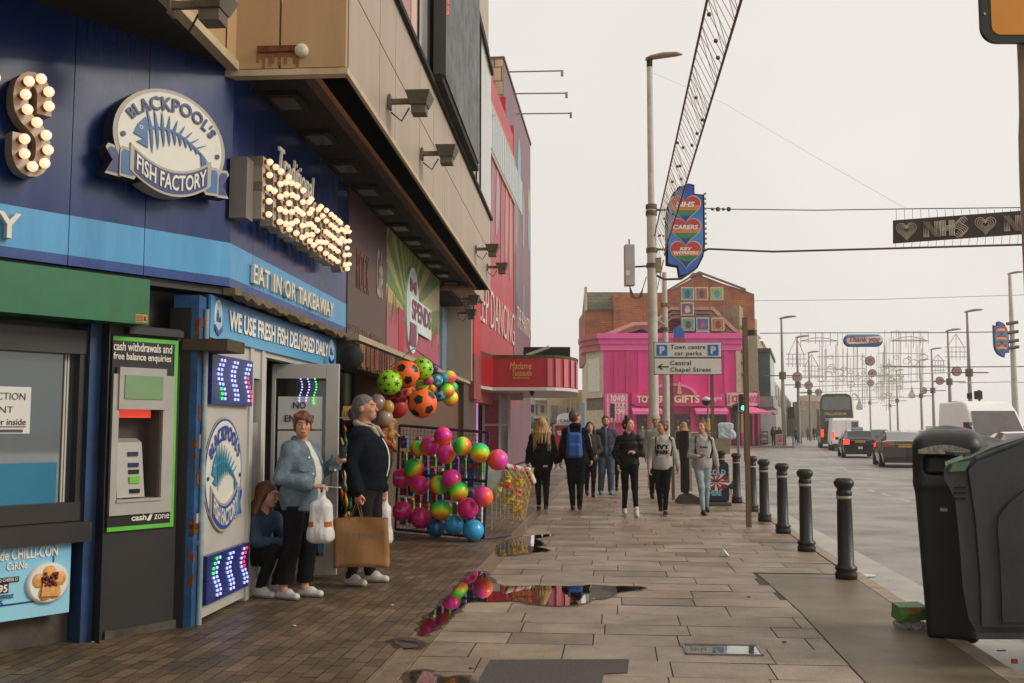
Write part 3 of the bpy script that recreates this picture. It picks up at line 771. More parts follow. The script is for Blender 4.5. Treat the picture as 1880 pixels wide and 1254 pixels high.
# grey boxed end pieces behind
q=MB();a,z1=FB.on(424,276,-.04);b=FB.on(436,276,-.04)[0]
q.box(BX(424,-.05),-.14,FB.on(424,395,-.05)[1],BX(437,-.05),-.0,FB.on(424,280,-.05)[1],M('grey_box','#77706c',.5));single(q,'sign_mounting_box','flat grey mounting box behind the bulb lit lettering','sign box',FB)

# --- fish logo plaque
def fish_logo(parent,fr,cx,cz,W,H,y,full=True,nv='#1b2f66',bl='#2e5f94',T=.12,lite=False):
    """oval plaque with fish skeleton and ribbon; W,H of oval"""
    mw=M('plaque_white','#d6d1c4',.35,var=.03);mn=M('plaque_navy' +nv,nv,.35);mb2=M('plaque_blue' +bl,bl,.35);me_=M('plaque_edge','#a79d8d',.4);sd_=M('plaque_side','#141a2c',.5)
    q=MB();E=lambda s,n=48: [(cx+W/2*s*math.cos(2*math.pi*i/n),cz+H/2*s*math.sin(2*math.pi*i/n)) for i in range(n)]
    q.prism(E(1.0),y -T,y,me_,sd_);q.prism(E(.93),y -T -.004,y -T,mw)
    if lite:
        E1,E2=E(.97),E(.93);q.prism(E1,y -T -.003,y -T,mn)
    make(q,'oval_board',parent)
    q=MB();yy=y -T -.012
    def arc(x,z):        # bend text into arch
        t=(x -cx)/(W*.36);ang=t*R(62);rr=.36+(z -cz)/H*.0
        k=(z -zc0)
        return cx+(W*.40+k*W/H*.55)*math.sin(ang),cz+(H*.33+k)*math.cos(ang) -H*.02
    zc0=cz
    q.text("BLACKPOOL'S",cx -W*.36,cx+W*.36,cz -H*.02,cz+H*.12,yy,mn,off=.025,fn=arc,depth=.004,sp=1.05)
    for s in (-1,1): q.cyl((cx+s*W*.42,yy -.003,cz -.03*H),(cx+s*W*.42,yy,cz -.03*H),.02*W,mn,n=12)
    make(q,'arched_lettering',parent)
    # fish
    q=MB();yy=y -T -.010
    def bone(t):          # backbone curve
        return cx -W*.22+t*W*.50,cz+H*(.02+.13*math.sin(math.pi*(t*.8+.15)) -.10*t)
    head=[bone(0),(cx -W*.21,cz -H*.11),(cx -W*.31,cz -H*.07),(cx -W*.25,cz -H*.03),(cx -W*.335,cz+H*.0),(cx -W*.30,cz+H*.10),(cx -W*.24,cz+H*.18),(cx -W*.21,cz+H*.12)]
    q.prism(head,yy -.003,yy,mb2)
    q.cyl((cx -W*.275,yy -.006,cz+H*.07),(cx -W*.275,yy,cz+H*.07),.016*W,mw,n=12);q.cyl((cx -W*.275,yy -.009,cz+H*.07),(cx -W*.275,yy,cz+H*.07),.009*W,mb2,n=10)
    sp_=[bone(i/14) for i in range(15)]
    q.strip([(a,b+.012*H) for a,b in sp_],[(a,b -.012*H) for a,b in sp_],mb2,yy -.003,yy)
    for i in range(9):
        t=.06+i*.1;a,b=bone(t);k=1 -.06*i;bw=.014*W
        up_=.2*H*k*(1 -.05*i);dn=.24*H*k*(1 -.07*i);lean=(-.05+.02*i)*W
        q.prism([(a -bw,b),(a+bw,b),(a+lean*.6+bw*.6,b+up_*.6),(a+lean,b+up_)],yy -.0045 -i*1e-5,yy,mb2)
        q.prism([(a -bw,b),(a+bw,b),(a+.02*W+bw*.2,b -dn*.6),(a+.015*W,b -dn)],yy -.0042,yy,mb2)
    a,b=bone(1.0)
    for k in range(4): q.prism([(a -.02*W,b+.02*H),(a+.01*W,b+.0*H),(a+(.0+.03*k)*W,b -(.20 -.035*k)*H)],yy -.0048 -k*1e-4,yy,mb2)
    make(q,'fish_skeleton',parent)
    # ribbon
    q=MB();y2=y -T -.02
    def rib(x): return cz -H*.26 -H*.17*(1 -((x -cx)/(W*.36)) ** 2)+.0*H
    xs_=[cx -W*.36+W*.72*i/20 for i in range(21)]
    q.strip([(x,rib(x)+H*.165) for x in xs_],[(x,rib(x) -H*.085) for x in xs_],me_,y2+.004,y)
    q.strip([(x,rib(x)+H*.14) for x in xs_[1:-1]],[(x,rib(x) -H*.06) for x in xs_[1:-1]],mn,y2,y2+.004)
    for s in ((-1,1) if full else (1,)):
        for k,(o1,o2,dz) in enumerate(((.30,.44,-.0),(.40,.55,.0))):
            zt2=cz -H*(.16+.0*k);P=[(cx+s*W*o1,zt2),(cx+s*W*(o2 -.02),zt2+H*.02),(cx+s*W*o2,zt2 -H*.02),(cx+s*W*(o2 -(.06 if k else 0)),zt2 -H*.13),(cx+s*W*o2,zt2 -H*.26),(cx+s*W*(o1+.02),zt2 -H*.27),(cx+s*W*o1,zt2 -H*.24)]
            q.prism(P,y2+.012+.012*k,y,me_,sd_)
            cxm=sum(p[0] for p in P)/7;czm=sum(p[1] for p in P)/7
            q.prism([(cxm+(a -cxm)*.78,czm+(b -czm)*.8) for a,b in P],y2+.009+.012*k,y2+.012+.012*k,mb2 if k == 0 else mn)
    make(q,'ribbon',parent)
    q=MB()
    q.text('FISH FACTORY',cx -W*.31,cx+W*.31,cz -H*.03,cz+H*.12,y2 -.003,mw,off=.02,fn=lambda x,z: (x,z -cz+rib(x) -.0*H),depth=.004)
    make(q,'ribbon_lettering',parent)
cx,cz=FA.on(311,258,-.18);xl=FA.on(205,258,-.18)[0];xr=FA.on(412,258,-.18)[0];zt=FA.on(290,160,-.18)[1];zb=FA.on(330,362,-.18)[1]
pl=thing('fish_plaque','raised oval plaque with blue fish skeleton on the navy corner board','sign',FA,(cx,0,zb))
fish_logo(pl,FA,(xl+xr)/2,(zt+zb)/2,xr -xl,zt -zb,-.06,T=.13)

# --- ground floor wall A (below corner fascia)
wa=thing('corner_shopfront','dark painted corner shopfront under the navy board','shopfront',FA,(-2,.2,0))
q=MB()
xA=[L,AX(145,.15),AX(203,.1),AX(343,.1),0]
q.box(L,.31,0,0.1,.5,ZF+.2,black);q.box(L,.05,ZF -.06,0,.5,ZF -.003,black)
q.box(L,.26,0,AX(148,.2),.3,FA.on(70,1130,.26)[1],M('plinth','#4a4438',.8,var=.4,vs=4,bump=.3))
q.box(AX(150,.2),.1,0,AX(186,.15),.3,ZF -.1,M('blue_pilaster','#173f6b',.5,var=.3,vs=5,dirt=.5))
q.box(AX(186,.1),.0,0,AX(203,.0) -.02,.3,ZF -.1,black)
sx0,sx1=AX(219,.04),AX(300,.04);rz1=FA.on(262,752,.04)[1];rz0=FA.on(262,920,.04)[1]
def holed(q,x0,y0,z0,x1,y1,z1,m):
    q.box(x0,y0,z0,sx0,y1,z1,m).box(sx1,y0,z0,x1,y1,z1,m).box(sx0,y0,z0,sx1,y1,rz0,m).box(sx0,y0,rz1,sx1,y1,z1,m)
holed(q,AX(203,.0) -.02,.08,0,AX(343,.1),.3,FA.on(270,600,.08)[1],M('atm_surround','#1e1a19',.6,var=.25,vs=5,dirt=.25))
q.box(AX(203,.1),.06,0,AX(343,.1),.08,.06,M('plinth','#4a4438'))
make(q,'wall',wa)
fw=MB();wx1=AX(143,.16);wz0=FA.on(60,925,.2)[1];wz1=FA.on(60,646,.2)[1]
fw.box(L,.13,wz1,AX(168,.13),.3,wz1+.17,frameb);fw.box(wx1,.14,wz0,AX(168,.13),.3,wz1+.01,frameb)
fw.box(L,.13,wz0 -.13,AX(168,.13),.3,wz0,frameb);fw.box(L,.03,wz0 -.27,AX(176,.05),.3,wz0 -.135,frameb)
wn=make(fw,'window',wa)
g_=MB();g_.box(L,.22,wz0,wx1,.24,wz1,M('shop_glass','#3f4a50',.04,var=0,spec=1,coat=1));make(g_,'pane',wn)
g_=MB();
for u in (119,124): g_.box(AX(u,.2),.205,wz0,AX(u+3,.2),.219,wz1,M('seal_white','#b9b5a6',.5))
g_.box(L,.214,wz0,AX(112,.2),.219,wz0+.28,rampmat('blue_banner',[(0,'#0c4a66'),(1,'#176e8e')],'Z',(0,.6),.3,noise_amt=.1));make(g_,'window_banner',wn)
nt_=thing('paper_notice','white collection point notice taped inside the dark window','notice',FA,(AX(0,.2),.2,1.5))
g_=MB();z0=FA.on(30,796,.2)[1];z1=FA.on(30,710,.2)[1];xr=AX(59,.2);g_.box(xr -.62,.207,z0,xr,.212,z1,M('paper','#d3cfc8',.6,var=.02));make(g_,'sheet',nt_)
g_=MB();ink=M('ink_grey','#4d4745',.6);hh=z1 -z0
g_.text('COLLECTION',xr -.42,xr -.04,z1 -hh*.28,z1 -hh*.13,.206,ink,off=-.01);g_.text('POINT',xr -.33,xr -.12,z1 -hh*.56,z1 -hh*.42,.206,ink,off=-.01)
g_.text('to order inside',xr -.38,xr -.03,z1 -hh*.82,z1 -hh*.68,.206,ink);g_.box(xr -.38,.2,z1 -hh*.86,xr -.03,.206,z1 -hh*.845,ink);g_.box(xr -.5,.2,z0+.01,xr -.05,.206,z0+.028,ink);make(g_,'lettering',nt_)
# green roller shutter box
q=MB();gx=AX(270,-.12);gz1=FA.on(270,513,-.12)[1];gz0=FA.on(270,596,-.12)[1]
q.box(L,-.12,gz0,gx,.29,gz1,M('green_paint','#07633a',.45,var=.15,vs=3,dirt=.55,streak=False))
o=single(q,'shutter_box','scuffed green roller shutter box over the dark window','shutter box',FA,base=(-1.5,-.12,gz0))
sk=MB();sk.box(gx -.11,-.124,gz0+.012,gx -.015,-.121,gz0+.07,M('sticker_orange','#b8843c',.6,var=.2));sk.text('K',gx -.042,gx -.022,gz0+.026,gz0+.056,-.125,black,off=.02)
for k in range(4): sk.box(gx -.105,-.126,gz0+.022+k*.011,gx -.05,-.1245,gz0+.026+k*.011,black)
OFF[o.name]=Vector((-1.5,-.12,gz0));make(sk,'sticker',o)
q=MB();q.box(AX(238,0),.02,gz0 -.06,AX(338,0),.3,gz0 -.012,frameb);make(q,'lintel',wa)
# chilli poster
po=thing('menu_poster','blue menu poster for chilli con carne under the dark window','poster',FA,(-1.4,.1,.5))
pz1=FA.on(70,990,.1)[1];pz0=FA.on(70,1132,.1)[1];px1=AX(142,.1)
q=MB();q.box(L,.1,pz0,px1,.14,pz1,rampmat('poster_blue',[(0,'#8cc4d8'),(.45,'#4aa0c8'),(1,'#2f8fc4')],'Z',(0,.75),.35))
q.box(px1 -.13,.096,pz0+.1,px1 -.12,.1,pz1,navyd);q.box(L,.096,pz0+.1,px1 -.13,.1,pz0+.112,navyd);make(q,'board',po)
q=MB();pk=M('poster_cream','#e8dfd2',.5)
def pt(s,u0,u1,v0,v1,mat=pk,off=.02):
    q.text(s,AX(u0,.1),AX(u1,.1),FA.on((u0+u1)/2,v1,.1)[1],FA.on((u0+u1)/2,v0,.1)[1],.096,mat,off=off)
pt('NeW',25,62,990,1004);pt('HomeMade CHILLI-CON',-48,117,1007,1027);pt('CaRNe',26,63,1030,1044)
q.box(AX(-40,.1),.093,FA.on(0,1090,.1)[1],AX(31,.1),.096,FA.on(0,1070,.1)[1],black)
q.box(AX(1,.1),.093,FA.on(30,1068,.1)[1],AX(49,.1),.096,FA.on(30,1058,.1)[1],black)
q.text('£4.95',AX(-8,.1),AX(28,.1),FA.on(10,1087,.1)[1],FA.on(10,1073,.1)[1],.092,pk,off=.02);pt('£4.95',-15,22,1102,1113,navyd,.01)
q.text('ADD CHEESE £1',AX(4,.1),AX(46,.1),FA.on(25,1066,.1)[1],FA.on(25,1060,.1)[1],.092,pk)
pt('FISH OR WITHOUT',-10,41,1091,1099,navyd,0)
make(q,'lettering',po)
q=MB();cxp,czp=FA.on(86,1070,.1);q.lathe([(.15,0),(.15,.02),(.13,.03)],M('dish_white','#d9d6cf',.4),(cxp,.1,czp),24,'Y',sy=.92)
pot=M('potato','#d39a52',.6,var=.3,vs=20);
for a in (20,90,160,250,300): q.sph((cxp+.075*math.cos(R(a)),.075,czp+.07*math.sin(R(a))),.055,pot,10,(1,.3,1))
rr_=random.Random(4)
for k in range(26): q.sph((cxp+rr_.uniform(-.055,.055),.058,czp+rr_.uniform(-.02,.075)),.014,M('chilli','#6b1f0c',.5,var=.4,vs=30),6)
q.prism([(cxp -.06,czp -.08),(cxp+.07,czp -.09),(cxp+.06,czp),(cxp,czp -.03),(cxp -.05,czp+.01)],.05,.08,pot)
make(q,'chilli_picture',po)
# cash machine
at=thing('cash_machine','cash machine with lime green border set in the dark corner wall','cash machine',FA,(AX(264),.05,.6))
lx0,lx1=AX(205,.06),AX(325,.06);lz0=FA.on(264,971,.06)[1];lz1=FA.on(264,621,.06)[1]
lime=M('lime','#5fb83c',.4);q=MB();b3=.03
q.box(lx0,.055,lz1 -b3,lx1,.079,lz1,lime).box(lx0,.055,lz0,lx1,.079,lz0+b3,lime).box(lx1 -b3,.055,lz0+b3,lx1,.079,lz1 -b3,lime)
holed(q,lx0,.06,lz0+b3,lx1 -b3,.079,lz1 -b3,M('atm_black','#0f0d0d',.4));make(q,'border',at)
gy=M('atm_grey','#a39e96',.45,var=.08,dirt=.15);q=MB()
ax0,ax1=AX(206,.05),AX(318,.05);az1=FA.on(262,676,.04)[1];az0=FA.on(262,943,.04)[1];sx0,sx1=AX(219,.04),AX(300,.04);rz1=FA.on(262,752,.04)[1];rz0=FA.on(262,920,.04)[1]
q.box(ax0,.03,az0,sx0,.059,az1 -.05,gy).box(sx1,.03,az0,ax1,.059,az1 -.05,gy).box(sx0,.03,az0,sx1,.059,rz0,gy)
q.box(sx0 -.01,.015,rz1,sx1+.012,.059,az1,gy);make(q,'surround',at)
q=MB();q.box(sx0+.03,.008,FA.on(262,733,.02)[1],sx1 -.02,.014,FA.on(262,690,.02)[1],M('screen_green','#6f8f62',.4,var=.08));make(q,'green_panel',at)
q=MB();dk=M('atm_inner','#4a423a',.6,var=.2)
q.box(sx0,.24,rz0,sx1,.3,rz1,dk)
q.box(sx0,.06,rz0,sx0+.012,.25,rz1,gy).box(sx1 -.012,.06,rz0,sx1,.25,rz1,M('atm_side','#5c554c',.5,var=.2))
q.box(sx0,.02,rz0,sx1,.24,rz0+.02,gy);make(q,'recess',at)
q=MB();q.box(sx0+.01,.10,rz1 -.06,sx1 -.06,.13,rz1 -.0,M('red_glow_panel','#c0392b',emit=.8));make(q,'top_light',at)
q=MB();P=[(.22,rz0+.02),(.07,rz0+.03),(.13,rz0+.43),(.2,rz0+.46)]
V=[(x,a,b) for x in (sx0+.03,sx0+.25) for a,b in P];q.add(V,[(0,1,2,3),(7,6,5,4),(1,5,6,2),(2,6,7,3),(0,4,5,1),(0,3,7,4)],gy)
for k,(c,z_) in enumerate((('#20304a',.33),('#1b2b52',.25),('#141212',.2),('#6ab83a',.13),('#0e0e0e',.06))):
    yk=.07+(z_/.43)*.06;q.box(sx0+.13,yk -.012,rz0+z_,sx0+.21,yk+.02,rz0+z_+(.05 if k == 3 else .03),M('atm_k%d' % k,c,.3,var=0))
for i in range(4):
    for j in range(3): q.box(sx0+.03+j*.018,.085,rz0+.02+i*.0,sx0+.042+j*.018,.1 -i*.0,rz0+.06+i*.015,M('keys','#cfcac0',.4))
make(q,'machine_panel',at)
q=MB();q.text('cash withdrawals and',lx0+.005,lx0+(lx1 -lx0)*.90,FA.on(262,646,.05)[1],FA.on(262,630,.05)[1],.058,pk,off=.01)
q.text('free balance enquiries',lx0+.005,lx0+(lx1 -lx0)*.89,FA.on(262,666,.05)[1],FA.on(262,649,.05)[1],.058,pk,off=.01)
q.text('cash',lx0+.19,lx0+.31,lz0+.065,lz0+.11,.058,pk,off=.02);q.text('zone',lx0+.375,lx0+.5,lz0+.065,lz0+.1,.058,pk);q.prism([(lx0+.315,lz0+.06),(lx0+.34,lz0+.06),(lx0+.37,lz0+.12),(lx0+.345,lz0+.12)],.054,.058,pk)
make(q,'lettering',at)

# --- blue peeling column at the shop corner
col=thing('corner_column','peeling blue and rust painted corner column beside the cash machine','column',FB,(-.2,.25,0))
q=MB();xA3=FB.loc(atY(346,900,7.75));bluec=M('peeling_blue','#1f5080',.5,var=.35,vs=7,dirt=.8)
c0=FB.loc(atY(347,900,7.72));c1=FB.loc(atY(371,900,7.92))
cy=c1[1]
q.box(c1[0] -.16,cy -.0,0,c1[0]+.0,cy+.2,ZF -.1,bluec);q.cyl((c1[0] -.05,cy -.02,0),(c1[0] -.05,cy -.02,ZF -.2),.022,M('conduit','#8b9aa0',.5,var=.3,dirt=.5),n=8)
q.box(c1[0] -.175,cy+.06,0,c1[0] -.16,cy+.22,ZF -.2,black)
for k in range(9): z_=random.uniform(.02,2.3);q.box(c1[0] -.163,cy -.006,z_,c1[0] -.163+random.uniform(.01,.035),cy+.03,z_+random.uniform(.03,.12),M('rust','#8a4a1c'))
make(q,'shaft',col)
q=MB()
for k in range(16):
    z_=random.uniform(.05,2.3);q.box(c1[0] -random.uniform(.02,.15),cy -.004,z_,c1[0] -random.uniform(.0,.02) -.0,cy,z_+random.uniform(.02,.14),M('flaked','#a99f90',.7,var=.3) if k % 2 else M('rust','#8a4a1c'))
make(q,'flaked_paint',col)
# --- fresh fish sign box
fs=thing('fresh_fish_sign','blue box sign reading we use fresh fish delivered daily over the door','sign',FB,(1,-.3,2.2))
sy=FB.loc(atY(385,600,7.9))[1];sx0_=FB.on(386,600,sy)[0];sx1_=FB.on(617,650,sy)[0]
sz0=FB.on(386,619,sy)[1];sz1=FB.on(386,540,sy)[1]
q=MB();q.box(sx0_,sy,sz0,sx1_,sy+.02,sz1,rampmat('sign_blue',[(0,'#5da6c8'),(.35,'#4590bf'),(1,'#2f639c')],'Z',(0,.4),.35))
q.box(sx0_ -.004,sy+.02,sz0,sx1_,.2,sz1,black);make(q,'box',fs)
q=MB();x0=FB.on(419,600,sy)[0];x1=FB.on(601,650,sy)[0];h_=sz1 -sz0
q.text('WE USE FRESH FiSH DELiVERED DAiLY',x0+.012,x1+.012,sz0+h_*.26,sz0+h_*.75,sy -.001,navyd,off=.03,depth=.003);q.text('WE USE FRESH FiSH DELiVERED DAiLY',x0,x1,sz0+h_*.28,sz0+h_*.77,sy -.006,pk,off=.03,depth=.004);make(q,'lettering',fs)
for cxx in (FB.on(400,600,sy)[0],FB.on(608,650,sy)[0]):
    q=MB();wq=.17 if cxx <1 else .25;n=28
    q.prism([(cxx+wq*.5*math.cos(6.283*i/n),sz0+h_*.52+h_*.42*math.sin(6.283*i/n)) for i in range(n)],sy -.004,sy,pk)
    q.prism([(cxx+wq*.42*math.cos(6.283*i/n),sz0+h_*.52+h_*.36*math.sin(6.283*i/n)) for i in range(n)],sy -.006,sy -.004,M('pale_blue','#9fb9c4',.5))
    for k in range(7): q.box(cxx -wq*.3+wq*k*.09,sy -.009,sz0+h_*.4,cxx -wq*.27+wq*k*.09,sy -.006,sz0+h_*(.6+.1*math.sin(k)),navyd)
    q.prism([(cxx -wq*.48,sz0+h_*.33),(cxx,sz0+h_*.18),(cxx+wq*.48,sz0+h_*.33),(cxx+wq*.48,sz0+h_*.2),(cxx,sz0+h_*.06),(cxx -wq*.48,sz0+h_*.2)],sy -.01,sy -.006,navyd);make(q,'fish_badge',fs)
q=MB();q.box(c1[0] -.2,-.1,sz0 -.12,c1[0]+.2,.25,sz0 -.03,M('rot_wood','#4a3c2c',.8,var=.3));q.box(sx0_+.2,sy+.1,sz0 -.025,sx1_ -.3,sy+.13,sz0 -.003,M('blue_tube','#1c2fff',emit=1.6));make(q,'underside_fittings',fs)
# torn flashing above the sign
q=MB();n=40;ft=M('torn_flashing','#6b5a42',.8,var=.4,vs=9)
Av=[(x/n*xB*1.0,ZF -.012) for x in range(n+1)];rnd=random.Random(9)
q.strip(Av,[(a,b -.03 -.05*rnd.random()) for a,b in Av],ft,-.05,.05);single(q,'torn_flashing','ragged lead flashing hanging under the street signboard','flashing',FB)
# --- fish panel wall with LED boxes
wp=thing('shop_partition','pale shop partition beside the door, carrying fish badge and LED boxes','partition',FB,(.7,.22,0))
x0p=c1[0]+.0;x1p=FB.on(449,1000,cy)[0]
q=MB();q.box(x0p,cy,0.03,x1p,cy+.08,ZF -.1,M('pale_panel','#b7b2a8',.4,var=.05,dirt=.12));make(q,'board',wp)
zled=[(FB.on(375,741,cy)[1],FB.on(375,648,cy)[1],'upper'),(FB.on(375,1108,cy)[1]+.0,FB.on(375,1020,cy)[1],'lower')]
m_led={'b': M('led_blue','#a0a8ff',emit=1.4),'g': M('led_green','#35e85c',emit=1.5),'r': M('led_red','#ff3040',emit=1.6)}
m_halo=M('led_board','#232f6e',.3,var=.1)
for z0,z1,nm in zled:
    lb=thing('led_box','%s navy LED panel with curving blue lights on the pale fish wall' % nm,'LED panel',FB,((x0p+x1p)/2,cy,z0),'LED panels by the doorway')
    q=MB();q.box(x0p+.02,cy -.05,z0,x1p -.03,cy -.001,z1,m_halo);make(q,'panel',lb)
    for j,cxk in enumerate((.22,.52,.85)):
        q=MB();qr=0
        for s_ in (-1,1):
            for k in range(9):
                t=k/8;xx=x0p+(x1p -x0p)*(cxk+.035*s_+.05*math.sin(t*5.5+1.2));zz=z0+(z1 -z0)*(.12+.78*t)
                c='b'
                if j == 0 and s_ == -1: c='g' if (t <.35 if nm == 'upper' else t >.6) else 'b'
                if j == 2 and s_ == 1: c='r' if (t <.7 if nm == 'upper' else t >.4) else 'b'
                q.cyl((xx,cy -.051,zz),(xx,cy -.06,zz),.0115,m_led[c],n=8)
        make(q,'led_row',lb)
q=MB()
lg=thing('fish_badge_panel','blue and white fish skeleton badge on the pale panel by the door','sign',FB,(.6,cy,1.0))
cxl,czl=FB.on(404,868,cy);ww=(FB.on(438,868,cy)[0] -FB.on(366,868,cy)[0]);zt=FB.on(400,765,cy)[1];zb=FB.on(400,975,cy)[1]
fish_logo(lg,FB,x0p+ww*.5 -.0,(zt+zb)/2,ww*.98,zt -zb,cy,full=False,nv='#2a4a9c',bl='#2f86a8',T=.006,lite=True)

# --- doorway: side light, frame, open door leaf
dw=thing('shop_doorway','grey aluminium doorway frame with narrow side light','doorway',FB,(1.9,.3,0))
q=MB();xd1=2.55;zd=FB.on(500,668,cy)[1]+.05
q.box(x1p,cy -.02,0,x1p+.09,cy+.08,ZF -.1,alu).box(x1p+.33,cy -.02,0,x1p+.42,cy+.08,ZF -.1,alu).box(x1p+.09,cy,1.95,x1p+.33,cy+.08,ZF -.1,alu).box(x1p+.09,cy,0,x1p+.33,cy+.08,.42,alu)
q.box(x1p+.42,cy,zd,3.3,cy+.1,ZF -.1,alu).box(x1p+.5,cy+.02,0,x1p+.58,cy+.12,zd,alu)
q.box(3.0,cy+.02,0,3.3,2.0,ZF,dkbrown)
make(q,'frame',dw)
q=MB();q.box(x1p+.09,cy+.03,.42,x1p+.33,cy+.04,1.95,M('door_glass','#5b5a58',.06,var=.2,coat=1));make(q,'pane',dw)
q=MB();q.box(x1p+.12,cy -.005,.9,x1p+.28,cy+.029,1.55,M('notice_grey','#8f8b86',.6));q.box(x1p+.2,cy -.006,.5,x1p+.26,cy+.028,.95,M('yellow_strip','#b5b040',.5));make(q,'stickers',dw)
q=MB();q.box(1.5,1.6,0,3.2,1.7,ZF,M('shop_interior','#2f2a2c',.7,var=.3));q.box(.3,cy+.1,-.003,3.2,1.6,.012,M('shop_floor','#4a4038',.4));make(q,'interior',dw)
YD=10.25;dp0=atY(499,700,YD);dp1=atY(622,700,YD)
FD=Frame((dp0.x,YD),R(1));dl=thing('open_shop_door','grey glazed shop door standing open with a NO ENTRY notice','door',FD,(0,0,0))
DW=dp1.x -dp0.x;DH=FD.on(560,668)[1];d0=FD.on(560,1056)[1]
q=MB();st=.1;z0=max(.02,d0)
gz0_,gz1_=FD.on(560,1022)[1],FD.on(560,695)[1];gx0_,gx1_=FD.on(504,800)[0],FD.on(597,800)[0]
q.box(0,0,z0,gx0_,.05,DH,alu).box(gx1_,0,z0,DW,.05,DH,alu).box(gx0_,0,gz1_,gx1_,.05,DH,alu).box(gx0_,0,z0,gx1_,.05,gz0_,alu)
make(q,'door_frame',dl,bevel=.004)
q=MB();q.box(gx0_,.02,gz0_,gx1_,.03,gz1_,M('door_glass_dark','#2a2725',.05,var=.3,vs=3,coat=1));make(q,'pane',dl)
q=MB();q.cyl((DW -.05,-.05,FD.on(600,895)[1]),(DW -.05,-.05,FD.on(600,835)[1]),.012,chrome);q.box(DW -.12,-.02,FD.on(600,893)[1],DW -.02,0,FD.on(600,886)[1],alu);make(q,'handle',dl)
nn=thing('no_entry_notice','white paper NO ENTRY notice taped to the open glass door','notice',FD,(.2,0,1.5))
q=MB();q.box(FD.on(511,700)[0],.012,FD.on(540,788)[1],FD.on(592,700)[0],.018,FD.on(540,728)[1],M('paper','#d3cfc8'));make(q,'sheet',nn)
q=MB();blk=M('ink_navy','#1f2238',.6)
q.text('NO',FD.on(539,700)[0],FD.on(562,700)[0],FD.on(540,750)[1],FD.on(540,738)[1],.010,blk,off=.01);q.text('ENTRY!',FD.on(524,700)[0],FD.on(577,700)[0],FD.on(540,774)[1],FD.on(540,762)[1],.010,blk,off=.01);make(q,'lettering',nn)
nn=thing('lower_door_notice','second white notice below the NO ENTRY sheet on the open door','notice',FD,(.2,0,1.3))
q=MB();q.box(FD.on(511,700)[0],.012,FD.on(540,868)[1],FD.on(592,700)[0],.018,FD.on(540,791)[1],M('paper','#d3cfc8'));make(q,'sheet',nn)
q=MB();q.text('EXIT ONLY',FD.on(520,700)[0],FD.on(582,700)[0],FD.on(540,835)[1],FD.on(540,824)[1],.010,blk);
make(q,'lettering',nn)
q=MB();zz0=FD.on(585,1015)[1];q.box(FD.on(585,900)[0],.012,zz0,FD.on(595,900)[0],.018,zz0+.32,M('blue_sticker','#4fa3c4',.5));single(q,'door_sticker','tall pale blue sticker low on the open glass door','sticker',FD)
# --- blue letter reflections in the door glass, added as small glowing beads
lc=thing('led_reflections','blue and green LED reflections in the open door glass, added as glowing beads','reflection',FD,(.3,.3,1.9))
q=MB()
for j,(u,c,n) in enumerate(((553,'b',9),(566,'b',9),(579,'g',10))):
    for k in range(n): q.sph(tuple(FD.loc(atY(u+3*math.sin(k*.6),696+k*5,YD+.045))),.009,m_led[c],6)
q.v=[(x,y -.035,z) for x,y,z in q.v]
make(q,'lights',lc)
# --- toy shop front beyond the door
ts=thing('souvenir_shopfront','open souvenir shopfront with tinsel fringe and brown piers','shopfront',FB,(6,.2,0))
xs0=3.3;xs1=BX(702)
q=MB();brn=M('pier_brown','#5c4028',.55,var=.2,vs=1.5,dirt=.3)
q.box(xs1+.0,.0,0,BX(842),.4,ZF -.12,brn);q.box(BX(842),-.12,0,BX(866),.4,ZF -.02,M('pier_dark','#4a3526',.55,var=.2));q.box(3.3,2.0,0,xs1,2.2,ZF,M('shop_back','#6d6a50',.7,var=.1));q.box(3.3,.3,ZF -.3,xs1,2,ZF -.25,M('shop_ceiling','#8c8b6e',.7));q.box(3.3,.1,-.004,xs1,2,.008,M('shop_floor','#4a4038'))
make(q,'piers_and_walls',ts)
q=MB();q.box(sx1_+.02,-.12,ZF -.3,BX(740),.3,ZF -.06,dkbrown);q.box(sx1_+.02,-.16,ZF -.08,BX(866),.0,ZF -.01,M('gutter_beige','#a8987c',.5,dirt=.3));q.box(sx1_+.02,-.14,ZF -.42,xs1,.1,ZF -.3,M('rail_dark','#2c211a',.5));make(q,'shutter_housing',ts)
q=MB();rnd=random.Random(5)
for k in range(90):
    x=sx1_+.05+(xs1 -sx1_ -.05)*k/90;q.box(x,-.15 -rnd.random()*.02,ZF -.42+rnd.random()*.05,x+.035,-.13,ZF -.12,M('tinsel%d' % (k % 3),('#8a4f2c','#b98a3c','#6a3a2a')[k % 3],.25,metal=.6,var=.3))
make(q,'tinsel_fringe',ts)
# round speaker by the sign
q=MB();p=FB.on(633,655,-.15);q.lathe([(.02,.0),(.12,.02),(.15,.08),(.13,.14),(.05,.17)],blackm,(p[0],-.2,p[1]),20,'X');single(q,'wall_speaker','black rounded loudspeaker under the street signboard beyond the door','speaker',FB,smooth=True)
